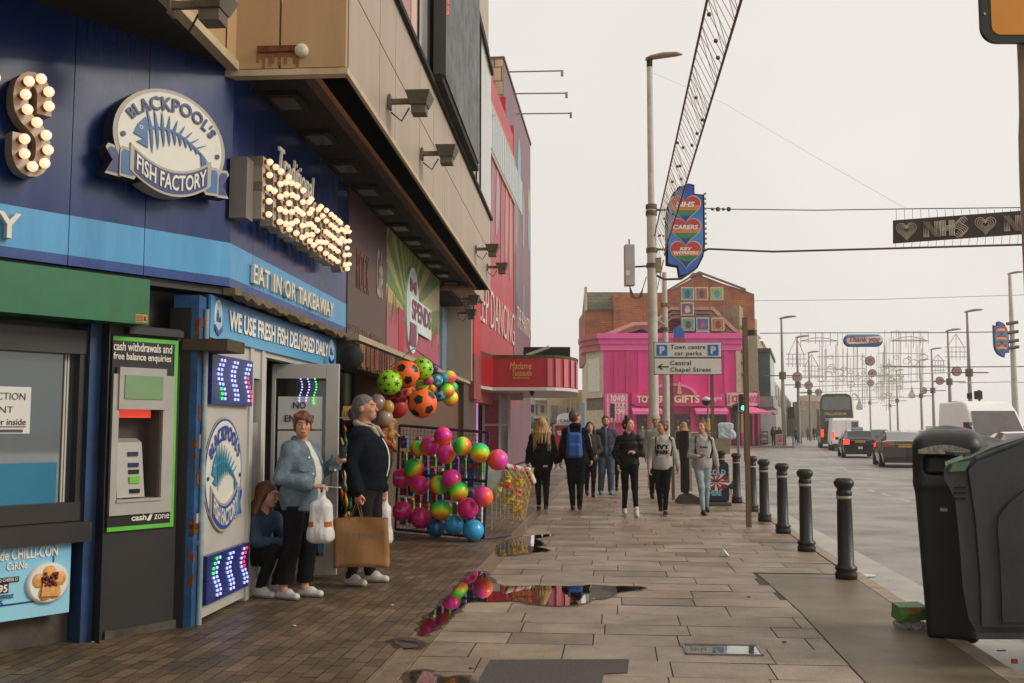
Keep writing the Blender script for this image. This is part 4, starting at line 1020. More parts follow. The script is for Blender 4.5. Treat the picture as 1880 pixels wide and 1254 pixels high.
# --- next signboards
def board(nm,lab,u0,u1,mats,y=0,z0=ZF,z1=ZT):
    t=thing(nm,lab,'signboard',FB,(BX(u0),y,z0));return t
xb1=BX(706);xb2=BX(805)
t=thing('dark_signboard','faded dark brown signboard next to the navy one','signboard',FB,(xB+.5,0,ZF))
q=MB();q.box(xB+.01,-.01,ZF -.02,xb1,.1,ZT,rampmat('brown_board',[(0,'#4a3b30'),(.5,'#53382f'),(.8,'#4d2027'),(1,'#3b1d22')],'Z',(0,1.8),.45,noise_amt=.3,ns=1));make(q,'board',t)
q=MB();fnt=M('faint_letter','#7d5a40',.5)
txB(q,'ROCK',655,455,530,678,-.014,M('faint_red','#6a3a30',.5),off=0,depth=.005);txB(q,'Cafe',692,452,545,703,-.014,M('faint_grey','#a09488',.5),depth=.005)
txB(q,'FISH AND CHIPS BURGERS',640,592,604,700,-.014,fnt,depth=.004);make(q,'lettering',t)
t=thing('sunburst_signboard','green sunburst signboard with pink drips and a SPENDS badge','signboard',FB,(xb1+2,0,ZF))
q=MB();mid=(xb1+xb2)/2
q.box(xb1+.01,-.01,ZF+.02,xb2,.1,ZT,M('sun_yellow','#a8a060',.4,var=.1))
gm=M('sun_green','#5f7c3a',.4,var=.1)
cx_,cz_=mid -.8,ZF+.7
for k in range(22):
    a0=R(k*360/22);a1=R((k+.5)*360/22);P=[]
    for a in (a0,a1):
        dx,dz=math.cos(a),math.sin(a);tt=9
        for lim,d_,o_ in ((xb2 -cx_,dx,1),(xb1+.02 -cx_,dx,1),(ZT -cz_,dz,1),(ZF+.03 -cz_,dz,1)):
            if abs(d_) >1e-6 and lim/d_ >0: tt=min(tt,lim/d_)
        P.append((cx_+dx*tt,cz_+dz*tt))
    q.prism([(cx_,cz_),P[0],P[1]],-.014,-.01,gm)
make(q,'sunburst',t)
q=MB();rnd=random.Random(8);top=[(xb1+.01,ZF+.62)];x=xb1+.01
while x <xb2 -.1:
    x += rnd.uniform(.05,.16);zz=ZF+rnd.uniform(.5,.95);top += [(min(x,xb2),zz),(min(x+.02,xb2),zz -rnd.uniform(.1,.3))]
q.prism([(xb1+.01,ZF+.02)]+top+[(xb2,ZF+.6),(xb2,ZF+.02)],-.019,-.015,M('pink_drip','#a84a5e',.4,var=.08));q.box(BX(728),-.025,ZF+.02,BX(738),-.02,ZF+.72,M('red_drip','#a81225',.4));make(q,'pink_drips',t)
q=MB();e0,e1=BX(740),BX(763);ze0,ze1=FB.on(750,648)[1],FB.on(750,488)[1];n=30;cxe=(e0+e1)/2;cze=(ze0+ze1)/2
for s_,mt_,y_ in ((1,M('badge_white','#cfe0dd',.4),-.05),(.88,M('badge_teal','#b9cfc8',.4),-.054)):
    q.prism([(cxe+(e1 -e0)/2*s_*math.cos(6.283*i/n),cze+(ze1 -ze0)/2*s_*math.sin(6.283*i/n)) for i in range(n)],y_,-.0,mt_)
q.box(BX(745),-.06,cze -.33,BX(785),-.055,cze+.22,M('badge_white','#cfe0dd'));q.text('SPENDS',BX(748),BX(784),cze -.16,cze+.18,-.064,M('badge_plum','#7a3350',.4),off=.03);q.text('M',BX(745),BX(757),cze+.28,cze+.5,-.06,M('badge_plum','#7a3350'),off=.03);q.box(BX(745),-.066,cze -.6,BX(757),-.058,cze -.22,M('badge_plum','#7a3350'));make(q,'badge',t)
# beyond: recess, its blue light painted as a pale blue pane; grey pier
q=MB();xg=BX(850);q.box(xb2+.3,.5,ZF,xg,.7,ZT+.3,M('grey_pier','#6c655c',.5,var=.1));q.box(BX(812,.4),.4,ZF+.05,BX(830,.4),.49,ZT -.1,M('painted_blue_light','#7f9ab5',.15,var=.25,vs=2,streak=True));q.box(xb2+.02,.3,ZT -.55,xb2+2.2,.5,ZT+.2,blackm);q.box(xb2+.1,-.12,ZF -.1,xg+.8,.6,ZF -.02,M('pink_ledge','#7e4a44',.5));make(q,'recessed_bay',up)
q=MB();q.box(xg,-.2,ZF -.0,xg+.55,.5,6.5,beige);q.box(xb2+.1,JY*.5,ZT+.1,xg+.3,.5,6.2,beige);make(q,'far_panels',up)
for i,(u,v,lb) in enumerate(((868,549,'floodlight hanging below the far end of the jetty, upper one'),(862,575,'floodlight hanging below the far end of the jetty, lower one'))):
    x,z=FB.on(u -14,v,-.3);floodlight(FB,x,-.2,z,label=lb)

# ================================================================== RED ATTRACTION BUILDING
redw=M('red_wall','#ad3a42',.5,var=.1,vs=.5,dirt=.08)
redb=M('bright_red','#b80f14',.45,var=.06)
canr=M('canopy_red','#a51220',.4,var=.05)
lb_=thing('red_poster_building','red building with tall KEEP DANCING lettering beyond the jutting storey','building',FM,(30,0,0))
xm0=FM.on(862,600)[0];xm1=FM.on(943,600)[0]
zl0=FM.on(943,372)[1] ;
q=MB();q.box(xm0 -1.5,0,2.2,xm1,6,12.2,redw);q.box(xm0 -1.5,.6,0,xm1,6,2.2,M('maroon','#5a1c20',.6));q.box(xm1 -.15,-.02,2.5,xm1+.02,.1,12.6,M('corner_red','#b3323c',.5));make(q,'wall',lb_)
q=MB();q.box(xm0 -1.3,-.3,2.9,xm0 -.1,.2,6.6,redb);q.box(xm0 -1.3,-.31,2.2,xm0 -.1,.2,3.3,M('dull_red','#8a3a3c',.5,var=.2));make(q,'red_pylon',lb_)
q=MB();lt=M('poster_letter','#d9c3bb',.5)
def txM(s,u0,u1,vt0,vb0,y=-.03,mat=lt,off=-.012,fr=FM):
    x0,zt=fr.on(u0,vt0,y);zb=fr.on(u0,vb0,y)[1];x1=fr.on(u1,vt0,y)[0];q.text(s,x0,x1,zb,zt,y,mat,off=off,depth=.01)
txM('KEEP',869,897,500,577);txM('DANCING',901,944,532,602);make(q,'tall_lettering',lb_)
q=MB();rnd=random.Random(2)
pc=['#a0706a','#b04f5a','#cbb09c','#8d505a','#a88a94','#7a4a56','#c06a60']
for k in range(8):
    a=xm0+.3+k*(xm1 -xm0 -.6)/8;zb=6.3+rnd.random()*1.0
    q.prism(smooth_poly([(a,zb),(a+.8,zb+.3+rnd.random()),(a+.95,8.6+rnd.random()),(a+.6,9.6+rnd.random()*.6),(a+.3,9.9),(a -.02,8.5)],2),-.012 -k*.0005,0,M('poster_c%d' % (k % 7),pc[k % 7],.4,var=.35,vs=1.5,streak=True))
make(q,'poster_picture',lb_)
q=MB();ws0=FM.on(900,210)[0];ze=FM.on(941,290)[1];zf=FM.on(941,372)[1];q.box(ws0 -3,-.06,zf,xm1+.02,.1,ze,beige);
for k in range(24): q.box(ws0 -3+k*.52,-.075,zf+.15,ws0 -2.6+k*.52,-.055,ze -.2,M('strip_window','#8f9a98',.15,var=.2))
make(q,'window_strip',lb_)
FT=Frame((-4.35,0),FM.a)
tw=thing('poster_tower','taller tiled tower behind with dark theatre style poster and three rods','building',FT,(42,0,0))
xt0=FT.on(924,300)[0];xt1=FT.on(974,400)[0];zt_=FT.on(924,104)[1]
q=MB();q.box(xt0,0,0,xt1,6,zt_,M('tower_wall','#75545c',.5,var=.2,vs=.4));make(q,'wall',tw)
q=MB();q.box(xt0 -.02,.02,3,xt0,6,zt_ -.02,brickmat('cream_tile','#cdb48c','#c2a87e','#7b6a50',.55,.55,.4,.03));q.box(xt0 -.1,-.1,9.6,xt0,.45,zt_ -1.6,redb);q.box(xt0 -.03,-.05,zt_ -.1,xt1+.02,3,zt_+.02,M('roof_edge','#6b4a42',.6));make(q,'tiled_end',tw)
q=MB();rnd=random.Random(12);cc=['#565868','#6b7c88','#7c8664','#554c5c','#5f98a8','#94705c','#7a6274','#9ca07a']
for k in range(22):
    a=xt0+.5+rnd.random()*(xt1 -xt0 -1.6);zb=6+rnd.random()*6;h=1.5+rnd.random()*3;wd=.3+rnd.random()*.8
    P=smooth_poly([(a,zb),(a+wd,zb+.3),(a+wd*1.3,zb+h*.6),(a+wd*.5,min(zt_ -.5,zb+h)),(a -wd*.3,zb+h*.5)],2)
    q.prism(P,-.012 -k*.0006,0,M('tower_c%d' % (k % 8),cc[k % 8],.4,var=.4,vs=1.2,streak=True))
make(q,'poster_picture',tw)
q=MB();x0=FT.on(948,500)[0];zt1=FT.on(948,561)[1];zb1=FT.on(948,600)[1];q.text('THE PHANTOM',x0,xt1 -.3,zb1,zt1,-.03,lt,off=-.012,depth=.01);make(q,'tall_lettering',tw)
for i,(v,lb) in enumerate(((130,'top'),(171,'middle'),(208,'bottom'))):
    x,y,z=FT.loc(atY(932+i*7,v+(2 if i <1 else 1),40+i*1.5));q=MB()
    X1=FT.loc(atY(1032+i*8,v,40+i*1.5))
    q.cyl((x,y,z),X1,.03,M('rod_brown','#8a7c6c',.5));q.box(X1[0] -.05,X1[1] -.05,z -.18,X1[0]+.05,X1[1]+.05,z+.06,M('rod_brown','#8a7c6c'));single(q,'banner_rod','%s of three thin rods sticking out from the tiled tower' % lb,'rod',FT,'rods on the tower')
# canopy
Yc=28.0
def wp_(u,v=700,Y=Yc): p=atY(u,v,Y);return p
ct=atY(905,657,Yc).z;cb=atY(905,711,Yc).z
cn=thing('entrance_canopy','deep red entrance canopy with gold script over the pavement','canopy',WF,(0,Yc+2,cb))
pts=[(FM.w(xm0 -2.2,-.3,0).x,Yc -2.6),(wp_(905).x,Yc),(wp_(1004).x,Yc)]
ex,ey=wp_(1064,700,Yc+1.6).x,Yc+1.6
for k in range(1,7):
    t=k/6;pts.append((pts[2][0]+(ex -pts[2][0])*math.sin(t*R(90)) ** 1.1,Yc+(ey -Yc+.8)*(1 -math.cos(t*R(90)))))
pts += [(pts[-1][0]+.25,Yc+7),(pts[0][0]+.2,Yc+7)]
def vprism(mb,P,z0,z1,mat):
    n=len(P);V=[(x,y,z0) for x,y in P]+[(x,y,z1) for x,y in P]
    mb.add(V,[tuple(range(n))[::-1],tuple(range(n,2*n))]+[(i,(i+1) % n,n+(i+1) % n,n+i) for i in range(n)],mat)
q=MB();vprism(q,pts,cb,ct,canr);make(q,'red_fascia',cn)
def grow(P,d):
    cx_=sum(p[0] for p in P)/len(P);cy_=sum(p[1] for p in P)/len(P);return [(cx_+(x -cx_)*(1+d),cy_+(y -cy_)*(1+d)) for x,y in P]
q=MB();vprism(q,grow(pts,.012),cb -.09,cb -.002,M('canopy_white','#cfc2bb',.4,var=.05));make(q,'white_soffit',cn)
q=MB();vprism(q,grow(pts,.012),ct+.001,ct+.08,M('moss','#4a4a22',.9,var=.4,vs=4,bump=.6));make(q,'mossy_edge',cn)
q=MB()
for k in range(3,8):
    a,b=pts[k],pts[k -1];q.T=None
    cxx,cyy=(a[0]+b[0])/2,(a[1]+b[1])/2
    V=[(b[0]+.02,b[1] -.02,cb+.02),(a[0]*.6+b[0]*.4+.02,a[1]*.6+b[1]*.4 -.02,cb+.02),(a[0]*.6+b[0]*.4+.02,a[1]*.6+b[1]*.4 -.02,ct -.02),(b[0]+.02,b[1] -.02,ct -.02)]
    q.add(V,[(0,1,2,3)],M('pale_red_sheen','#b9606a',.25,var=.2,streak=True,vs=4))
make(q,'end_panels',cn)
gold=M('gold_letter','#d9a54a',.35,metal=.2,var=0)
q=MB()
def txW(s,u0,u1,vt,vb,Y,mat,off=0,shear=0,depth=.01): q.text(s,wp_(u0,700,Y).x,wp_(u1,700,Y).x,atY(u0,vb,Y).z,atY(u0,vt,Y).z,Y,mat,off=off,shear=shear,depth=depth)
txW('Madame',936,976,665,678,Yc -.01,gold,off=.0,shear=.2);txW('Tussauds',940,976,679,690,Yc -.01,gold,off=.0,shear=.2);txW('BLACKPOOL',942,972,692.5,695.5,Yc -.01,gold,off=.01);make(q,'gold_lettering',cn)
q=MB();q.box(wp_(963).x,Yc+1,ct+.08,wp_(1051).x,Yc+3,atY(963,637,Yc+1).z,blackm);single(q,'canopy_plinth','long black plinth box on top of the red canopy','plinth',WF)
q=MB();a=atY(975,652,Yc+.6);b=atY(1001,643,Yc+.6);q.box(-.35,-.12,-.04,.35,.12,.04,chrome);o=single(q,'canopy_lamp','tilted grey lamp lying in front of the black plinth','lamp',WF);o.location=(a+b)/2;o.rotation_euler=(0,R(-20),0)
q=MB();p=atY(977,714,Yc+.4);q.lathe([(.07,.0),(.07,-.08),(.04,-.16),(.01,-.17)],black,tuple(p+Vector((0,0,-.03))),14);single(q,'dome_camera','small black dome camera under the white canopy soffit','camera')
# entrance
en=thing('canopy_entrance','glazed entrance box with red panels under the canopy','entrance',WF,(-1,Yc+3,0))
q=MB();Ye=30.5;xa,xb=wp_(888,700,Ye).x,wp_(918,700,Ye).x;xc=wp_(936,700,Ye).x
rp=M('entrance_red','#96202a',.3,var=.15,vs=1.5);za=atY(900,780,Ye).z
q.box(xa+.04,Ye,.1,xb -.04,Ye+.1,za -.03,rp).box(xa+.04,Ye,za+.03,xb -.04,Ye+.1,cb -.1,rp)
q.box(wp_(862,700,Ye).x,Ye+.3,0,xa,Ye+.5,cb -.09,M('entrance_dark','#3b1618',.5));make(q,'red_panels',en)
q=MB()
for x in (xa -.04,xb -.04,xc -.06): q.box(x,Ye -.03,0,x+.08,Ye+.13,cb -.09,alu)
q.box(xa,Ye -.02,za -.03,xc,Ye+.12,za+.03,alu);q.box(xa -.3,Ye -.02,cb -.28,xc+.4,Ye+.3,cb -.1,M('canopy_pink','#b08a8c',.4));make(q,'posts',en)
q=MB();q.box(xb+.04,Ye+.02,.1,xc -.06,Ye+.08,cb -.1,M('side_glass','#8f8088',.1,var=.3,vs=2));q.box(wp_(868,700,Ye -2).x -.05,Ye -2,.9,wp_(868,700,Ye -2).x+.15,Ye -1.9,2.4,M('lilac_lit','#c48bc9',emit=.55));make(q,'panes',en)

# ================================================================== PINK CORNER SHOP
pink=M('pink_paint','#d82880',.5,var=.1,vs=.5,dirt=.08);pinkd=M('pink_dark','#bf1c6a',.5,var=.1);pinkl=M('pink_light','#e878a4',.5,var=.08);fadep=M('faded_pink','#c89488',.6,var=.12)
brk=brickmat('red_brick','#a85830','#93481f','#9a7a60',.5,.16,.85,.02);creamp=M('cream_render','#b9a98c',.7,var=.1,dirt=.3)
slate=brickmat('roof_tile','#6a6450','#5c5845','#3f3c30',.6,.35,.8,.04)
PY=85.0
def px_(u,Y=PY): return atY(u,700,Y).x
def pz(v,Y=PY): return atY(940,v,Y).z
def slab(mb,u0,v0,u1,v1,Y,dep,mat): return mb.box(px_(u0,Y),Y,pz(v1,Y),px_(u1,Y),Y+dep,pz(v0,Y),mat)
pb=thing('pink_gift_shop','bright pink corner gift shop with brick gable above','building',WF,(px_(1230),PY+3,0))
q=MB();q.box(px_(1108),PY+.2,0,px_(1361),PY+12,pz(620),pink)
# chamfer left: prism in plan
def planprism(mb,P,z0,z1,mat): vprism(mb,P,z0,z1,mat)
planprism(q,[(px_(1108),PY+.2),(px_(1108),PY+12),(px_(1076,PY+7),PY+12),(px_(1076,PY+3),PY+3)],0,pz(618),creamp)
make(q,'lower_wall',pb)
q=MB()
q.box(px_(1128),PY+2.5,8,px_(1392,PY+2.5),PY+14,pz(600),brk)
Yb=PY+2.5
P=[(px_(1128,Yb),pz(620,Yb)),(px_(1388,Yb),pz(620,Yb)),(px_(1388,Yb),pz(540,Yb)),(px_(1370,Yb),pz(533,Yb)),(px_(1331,Yb),pz(521,Yb)),(px_(1286,Yb),pz(504,Yb)),(px_(1225,Yb),pz(537,Yb)),(px_(1128,Yb),pz(539,Yb))]
q.prism(P,Yb,Yb+8,brk);
q.box(px_(1076,Yb),Yb+.5,7.2,px_(1128,Yb),Yb+9,pz(566,Yb),brk);make(q,'brick_gable',pb)
q=MB();a,b=px_(1078,Yb),px_(1170,Yb);z0,z1=pz(568,Yb),pz(528,Yb)
V=[(a,Yb+.3,z0),(b,Yb+.3,z0),(b,Yb+3,z1),(a,Yb+3,z1),(a,Yb+6,z0),(b,Yb+6,z0)]
q.add(V,[(0,1,2,3),(3,2,5,4),(0,3,4),(1,5,2)],slate)
V=[(px_(1318,Yb),Yb+.2,pz(522,Yb)),(px_(1372,Yb),Yb+.2,pz(535,Yb)),(px_(1362,Yb),Yb+4,pz(517,Yb)),(px_(1316,Yb),Yb+4,pz(517,Yb))]
q.add(V,[(0,1,2,3)],M('mossy_roof','#5a5330',.9,var=.4,vs=1));q.prism([(px_(1222,Yb),pz(539,Yb)),(px_(1286,Yb),pz(502,Yb)),(px_(1372,Yb),pz(534,Yb)),(px_(1372,Yb),pz(530,Yb)),(px_(1286,Yb),pz(498,Yb)),(px_(1222,Yb),pz(535,Yb))],Yb -.15,Yb,M('coping','#6b5a44',.8));make(q,'roof',pb)
q=MB();q.box(px_(1276,Yb),Yb+.2,pz(505,Yb),px_(1294,Yb),Yb+2,pz(500,Yb),brk);q.box(px_(1075,Yb),Yb,pz(570,Yb),px_(1079,Yb),Yb+1,pz(526,Yb),creamp);make(q,'chimney',pb)
# stepped faded pink deco arch
q=MB()
for k in range(3):
    o1=k*7
    Po=[(1150 -40+o1,612 -0),(1165+o1,590+o1*.4),(1200,590+o1),(1236+o1*.5,562+o1),(1314 -o1*.3,562+o1),(1352 -o1,600+o1*.5),(1380 -o1,618)]
    Pi=[(u+(3 if i <3 else -3),v+6) for i,(u,v) in enumerate(Po)]
    for i in range(len(Po) -1):
        quad=[Po[i],Po[i+1],Pi[i+1],Pi[i]]
        q.prism([(px_(u),pz(v)) for u,v in quad],PY+.4+k*.25,PY+2.4,fadep if k != 1 else M('faded_pink2','#a87c70',.6))
make(q,'stepped_arch',pb)
q=MB()
for k,(va,vb) in enumerate(((612,622),(622,632),(632,643))):
    d=.5 -.15*k;m=(pinkl,pink,pinkl)[k] if False else M('cornice%d' % k,('#e0509a','#d84290','#e4589c')[k],.5,var=.08)
    q.box(px_(1107) -d,PY+.2 -d,pz(vb)+.01,px_(1361)+d*.3,PY+1,pz(va),m)
    planprism(q,[(px_(1107) -d,PY+.2 -d),(px_(1107) -d,PY+6),(px_(1072,PY+3) -d*.6,PY+6),(px_(1072,PY+3) -d*.6,PY+3 -d)],pz(vb)+.01,pz(va),M('cornice_red%d' % k,('#a5484c','#9c3f46','#a84c50')[k],.6))
make(q,'cornice',pb)
for u in (1127,1149,1172,1225,1250,1300,1330): q=MB();slab(q,u,646,u+8,722,PY -.02,.3,pinkd if u % 2 else pink);make(q,'pilaster',pb)
for (u0,v0,u1,v1,m) in ((1352,640,1361,720,creamp),):
    q=MB();slab(q,u0,v0,u1,v1,PY+.05,.3,m);make(q,'cream_pier',pb)
q=MB();a=Vector((px_(1076,PY+3),PY+3,0));b=Vector((px_(1108),PY+.2,0));d=(b -a).normalized();nn_=Vector((d.y,-d.x,0))
def chf(t0,t1,z0,z1,mat,o=.05):
    p=a+(b -a)*t0+nn_*o;r=a+(b -a)*t1+nn_*o;V=[(p.x,p.y,z0),(r.x,r.y,z0),(r.x,r.y,z1),(p.x,p.y,z1)];V += [(x -nn_.x*.2,y -nn_.y*.2,z) for x,y,z in V]
    q.add(V,[(0,1,2,3),(0,4,5,1),(3,2,6,7),(0,3,7,4),(1,5,6,2)],mat)
chf(.15,.82,pz(718),pz(656),M('boarded_window','#c9c2b2',.6,var=.1,vs=3));make(q,'boarded_window',pb)
q=MB();chf(.05,.98,pz(752),pz(728),M('ruined_fascia','#6a5a48',.8,var=.5,vs=3));chf(.02,1.0,pz(730),pz(724),creamp,.3);make(q,'old_fascia',pb)
# shop front
q=MB();slab(q,1160,722,1330,742,PY -.6,.8,pink);slab(q,1165,742,1332,746,PY -.7,.9,pinkd)
P=[(px_(1232+45*math.cos(math.pi*i/16)),pz(726 -22*math.sin(math.pi*i/16))) for i in range(17)]
P2=[(px_(1232+39*math.cos(math.pi*i/16)),pz(726 -17*math.sin(math.pi*i/16))) for i in range(17)]
q.strip(P,P2,pinkl,PY -.75,PY+.2);q.prism(P2,PY -.62,PY+.2,pinkd);make(q,'fascia',pb)
q=MB();crl=M('shop_letter','#e3d2a8',.5)
q.text('TOWER',px_(1167),px_(1218),pz(740),pz(727),PY -.61,crl,off=.03,depth=.1);q.text('GIFTS',px_(1235),px_(1281),pz(740),pz(726),PY -.61,crl,off=.03,depth=.1)
q.text('Newsagent',px_(1290),px_(1322),pz(738),pz(728),PY -.61,M('letter_pale','#e8dcd0',.5),off=.0,depth=.1,shear=.2)
q.prism([(px_(1240),pz(724)),(px_(1248),pz(724)),(px_(1245),pz(702)),(px_(1243),pz(702))],PY -.9,PY -.7,M('tower_tan','#c9a070',.6));make(q,'lettering',pb)
q=MB();slab(q,1111,722,1153,776,PY -.5,.3,M('rock_board','#d9588e',.5,var=.1));
for k in range(6): slab(q,1114+k*7,724,1117+k*7,774,PY -.52,.02,M('rock_stripe','#e49ab5',.5))
rbd=make(q,'rock_board',pb)
q=MB();wl=M('letter_pale','#e8dcd0');q.text('TOWER',px_(1119),px_(1147),pz(737),pz(727),PY -.54,wl,off=.02,depth=.01,shear=.15);q.text('ROCK',px_(1123),px_(1146),pz(749),pz(739),PY -.54,wl,off=.02,depth=.01,shear=.15);q.text('STORE',px_(1120),px_(1147),pz(760),pz(751),PY -.54,wl,off=.02,depth=.01,shear=.15);make(q,'rock_lettering',pb)
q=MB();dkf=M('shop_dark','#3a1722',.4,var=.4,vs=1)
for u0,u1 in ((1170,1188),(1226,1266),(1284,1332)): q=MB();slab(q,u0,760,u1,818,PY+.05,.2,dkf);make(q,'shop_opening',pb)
for u in (1160,1188,1215,1267,1333): q=MB();slab(q,u,744,u+7,818,PY -.15,.3,pink);make(q,'shop_pier',pb)
q=MB();rnd=random.Random(31)
for k in range(70):
    u=rnd.uniform(1170,1332);v=rnd.uniform(765,812);c=rnd.choice(['#c9a040','#b0305a','#3a70a0','#c8c0b0','#7a9a50','#d06030'])
    slab(q,u,v,u+rnd.uniform(1,3),v+rnd.uniform(1.5,3.5),PY -.02 -.0,.06,M('goods' +c,c,.5,var=0))
g_=make(q,'displayed_goods',pb);g_['kind']='stuff'
for u0,u1 in ((1158,1212),(1272,1331)):
    q=MB();a0,a1=px_(u0),px_(u1);V=[(a0,PY -.1,pz(745)),(a1,PY -.1,pz(745)),(a1,PY -1.2,pz(755)),(a0,PY -1.2,pz(755)),(a0,PY -1.2,pz(761)),(a1,PY -1.2,pz(761)),(a0,PY -.1,pz(748)),(a1,PY -.1,pz(748))]
    q.add(V,[(0,3,2,1),(3,4,5,2),(0,6,4,3),(1,2,5,7),(6,7,5,4)],M('awning_pink','#ea6aa2',.7,var=.1));make(q,'awning',pb)
# artwork panels: plain colour blocks standing in for the portraits
cols=[('#3d8c86','#2b4c6b'),('#a3574a','#4a3a30'),('#8fa63e','#3a86a6'),('#6a4a72','#caa07a'),('#4f8f8a','#5c3328'),('#2b59a6','#b03a2a'),('#b06a2c','#7c2a1c'),('#2d2a56','#6a4a80')]
pos=[(1265,539),(1291,539),(1319,539),(1264,567),(1265,595),(1292,595),(1320,595),(1292,620)]
Yp=PY -.05
for k,(u,v) in enumerate(pos):
    t=thing('art_panel',['teal and navy','brown and rust','lime and blue','purple and tan','teal and dark brown','blue and red','orange and maroon','indigo and violet'][k]+' square art panel on the frame above the pink shop','art panel',WF,(px_(u,Yp),Yp,pz(v,Yp)),'square art panels on the gable')
    q=MB();slab(q,u -12,v -12,u+12,v+12,Yp,.1,M('panel_frame','#c9b8a0',.5));make(q,'frame',t)
    q=MB();slab(q,u -10,v -10,u+10,v+10,Yp -.03,.03,M('art%d' % k,cols[k][0],.4,var=.3,vs=.8));q.prism(smooth_poly([(px_(u+a*7,Yp),pz(v+b*8,Yp)) for a,b in ((-.6,1),(.5,.9),(.8,.2),(.3,-.8),(-.4,-.7),(-.7,0))],2),Yp -.05,Yp -.03,M('artb%d' % k,cols[k][1],.4,var=.4,vs=1.2));make(q,'picture',t)
t=thing('panel_scaffold','thin metal frame carrying the square art panels','frame',WF,(px_(1290),Yp,pz(620)))
q=MB()
for u in (1252,1279,1306,1332): slab(q,u -.7,530,u+.7,640,Yp+.12,.06,M('scaffold','#7a6a58',.6))
for v in (553,581,609): slab(q,1226,v -.7,1345,v+.7,Yp+.19,.06,M('scaffold','#7a6a58',.6))
make(q,'bars',t)
# ice cream kiosk at right end
t=thing('ice_cream_kiosk','pink ice cream and rock kiosk with awning at the shop corner','kiosk',WF,(px_(1375),PY+1,0))
q=MB();q.box(px_(1334),PY+.1,0,px_(1393),PY+8,pz(745),M('kiosk_dark','#5a1830',.5,var=.3));
for u in (1334,1360,1380,1390): slab(q,u,760,u+3,818,PY -.2,.2,pink)
make(q,'body',t)
q=MB();slab(q,1334,721,1391,745,PY -.5,.5,M('kiosk_sign','#d9b8b8',.5,var=.2));slab(q,1390,718,1394,745,PY -.5,4,pink);make(q,'sign_board',t)
q=MB();q.text('ICE',px_(1341),px_(1352),pz(740),pz(726),PY -.51,redb,off=.03,depth=.02);q.text('ROCK',px_(1371),px_(1388),pz(740),pz(727),PY -.51,pink,off=.03,depth=.02)
for u,c in ((1336,'#b03a2a'),(1356,'#c96a7a'),(1366,'#e0b090')): slab(q,u,725,u+3,742,PY -.53,.02,M('k' +c,c,.5))
make(q,'sign_lettering',t)
q=MB();a0,a1=px_(1337),px_(1398);V=[(a0,PY -.3,pz(746)),(a1 -1,PY -.3,pz(746)),(a1+.3,PY -2,pz(757)),(a0+.8,PY -2,pz(757)),(a0+.8,PY -2,pz(760)),(a1+.3,PY -2,pz(760))]
q.add(V,[(0,3,2,1),(3,4,5,2),(1,2,5),(0,4,3)],M('awning_pink','#ea6aa2'));make(q,'awning',t)
# receding terrace to the right of the pink shop
def rowbox(name,label,u0,Y0,u1,Y1,v_top,mats,feats):
    A=Vector((px_(u0,Y0),Y0,0));B=Vector((px_(u1,Y1),Y1,0));F=Frame((A.x,A.y),math.atan2(B.y -A.y,B.x -A.x));Ln=(B -A).length
    h=pz(v_top,Y0)
    t=thing(name,label,'building',F,(0,0,0));q=MB();q.box(0,0,0,Ln,8,h,mats);make(q,'wall',t)
    return t,F,Ln,h
t,F,Ln,h=rowbox('side_terrace','green bay fronted building beside the pink shop',1392,86,1404,101,616,M('terr_cream','#a59880',.6,var=.15),0)
q=MB();q.box(.5,-1.0,4.2,Ln -.5,0,h -1.4,M('green_glass','#2c4a3a',.15,var=.4,vs=.8));make(q,'bay_window',t);q=MB();q.box(.2,-1.2,3.3,Ln,.0,4.2,M('terr_band','#8d8a82',.5));q.box(0,-1.1,h -1.4,Ln,0,h -1.1,M('terr_dark','#3a3632',.5));make(q,'bands',t)
q=MB();q.box(.3,-.1,0,Ln -.3,0,3.2,M('terr_shop','#4a3c38',.4,var=.5,vs=1));make(q,'shop_window',t)
t,F,Ln,h=rowbox('side_terrace','brick and pale blue building in the row right of the pink shop',1404,101,1422,128,648,M('terr_blue','#8fa3a3',.6,var=.1),0)
for k in range(4):
    q=MB();q.box(3+k*6,-.08,4.8,5+k*6,0,7,M('win_dark','#3b3d40',.2));make(q,'window',t)
q=MB();q.box(0,-.3,3.2,Ln,0,4.4,M('terr_sign','#6f6a64',.5,var=.3));q.box(0,-.1,0,Ln,0,3,M('terr_shop','#4a3c38'));make(q,'shop_front',t)
q=MB();q.box(0,.1,h -.1,Ln,7,h+1.2,brk);make(q,'parapet',t)
t,F,Ln,h=rowbox('side_terrace','far pale building at the end of the row right of the pink shop',1422,128,1452,230,700,M('terr_pale','#9c9388',.6,var=.15),0)
for k in range(10):
    q=MB();q.box(3+k*10,-.1,4.5,7+k*10,0,7,M('win_dark','#3b3d40'));make(q,'window',t)
# tall right side brick flank of pink shop
q=MB();A=(px_(1361),PY+.2);B=(px_(1392,PY+12),PY+12);planprism(q,[A,B,(B[0] -6,B[1]),(A[0] -3,A[1]+6)],0,pz(560),M('flank','#a08a70',.7,var=.2,dirt=.4));
for k in range(5):
    z=pz(600)+k*-1.0
    t_=k/5;planprism(q,[(A[0]+.05+t_*0,A[1]+.2),(B[0]+.12,B[1]),(B[0]+.3,B[1] -.3),(A[0]+.3,A[1] -.1)],z,z+.18,fadep)
make(q,'flank_wall',pb)

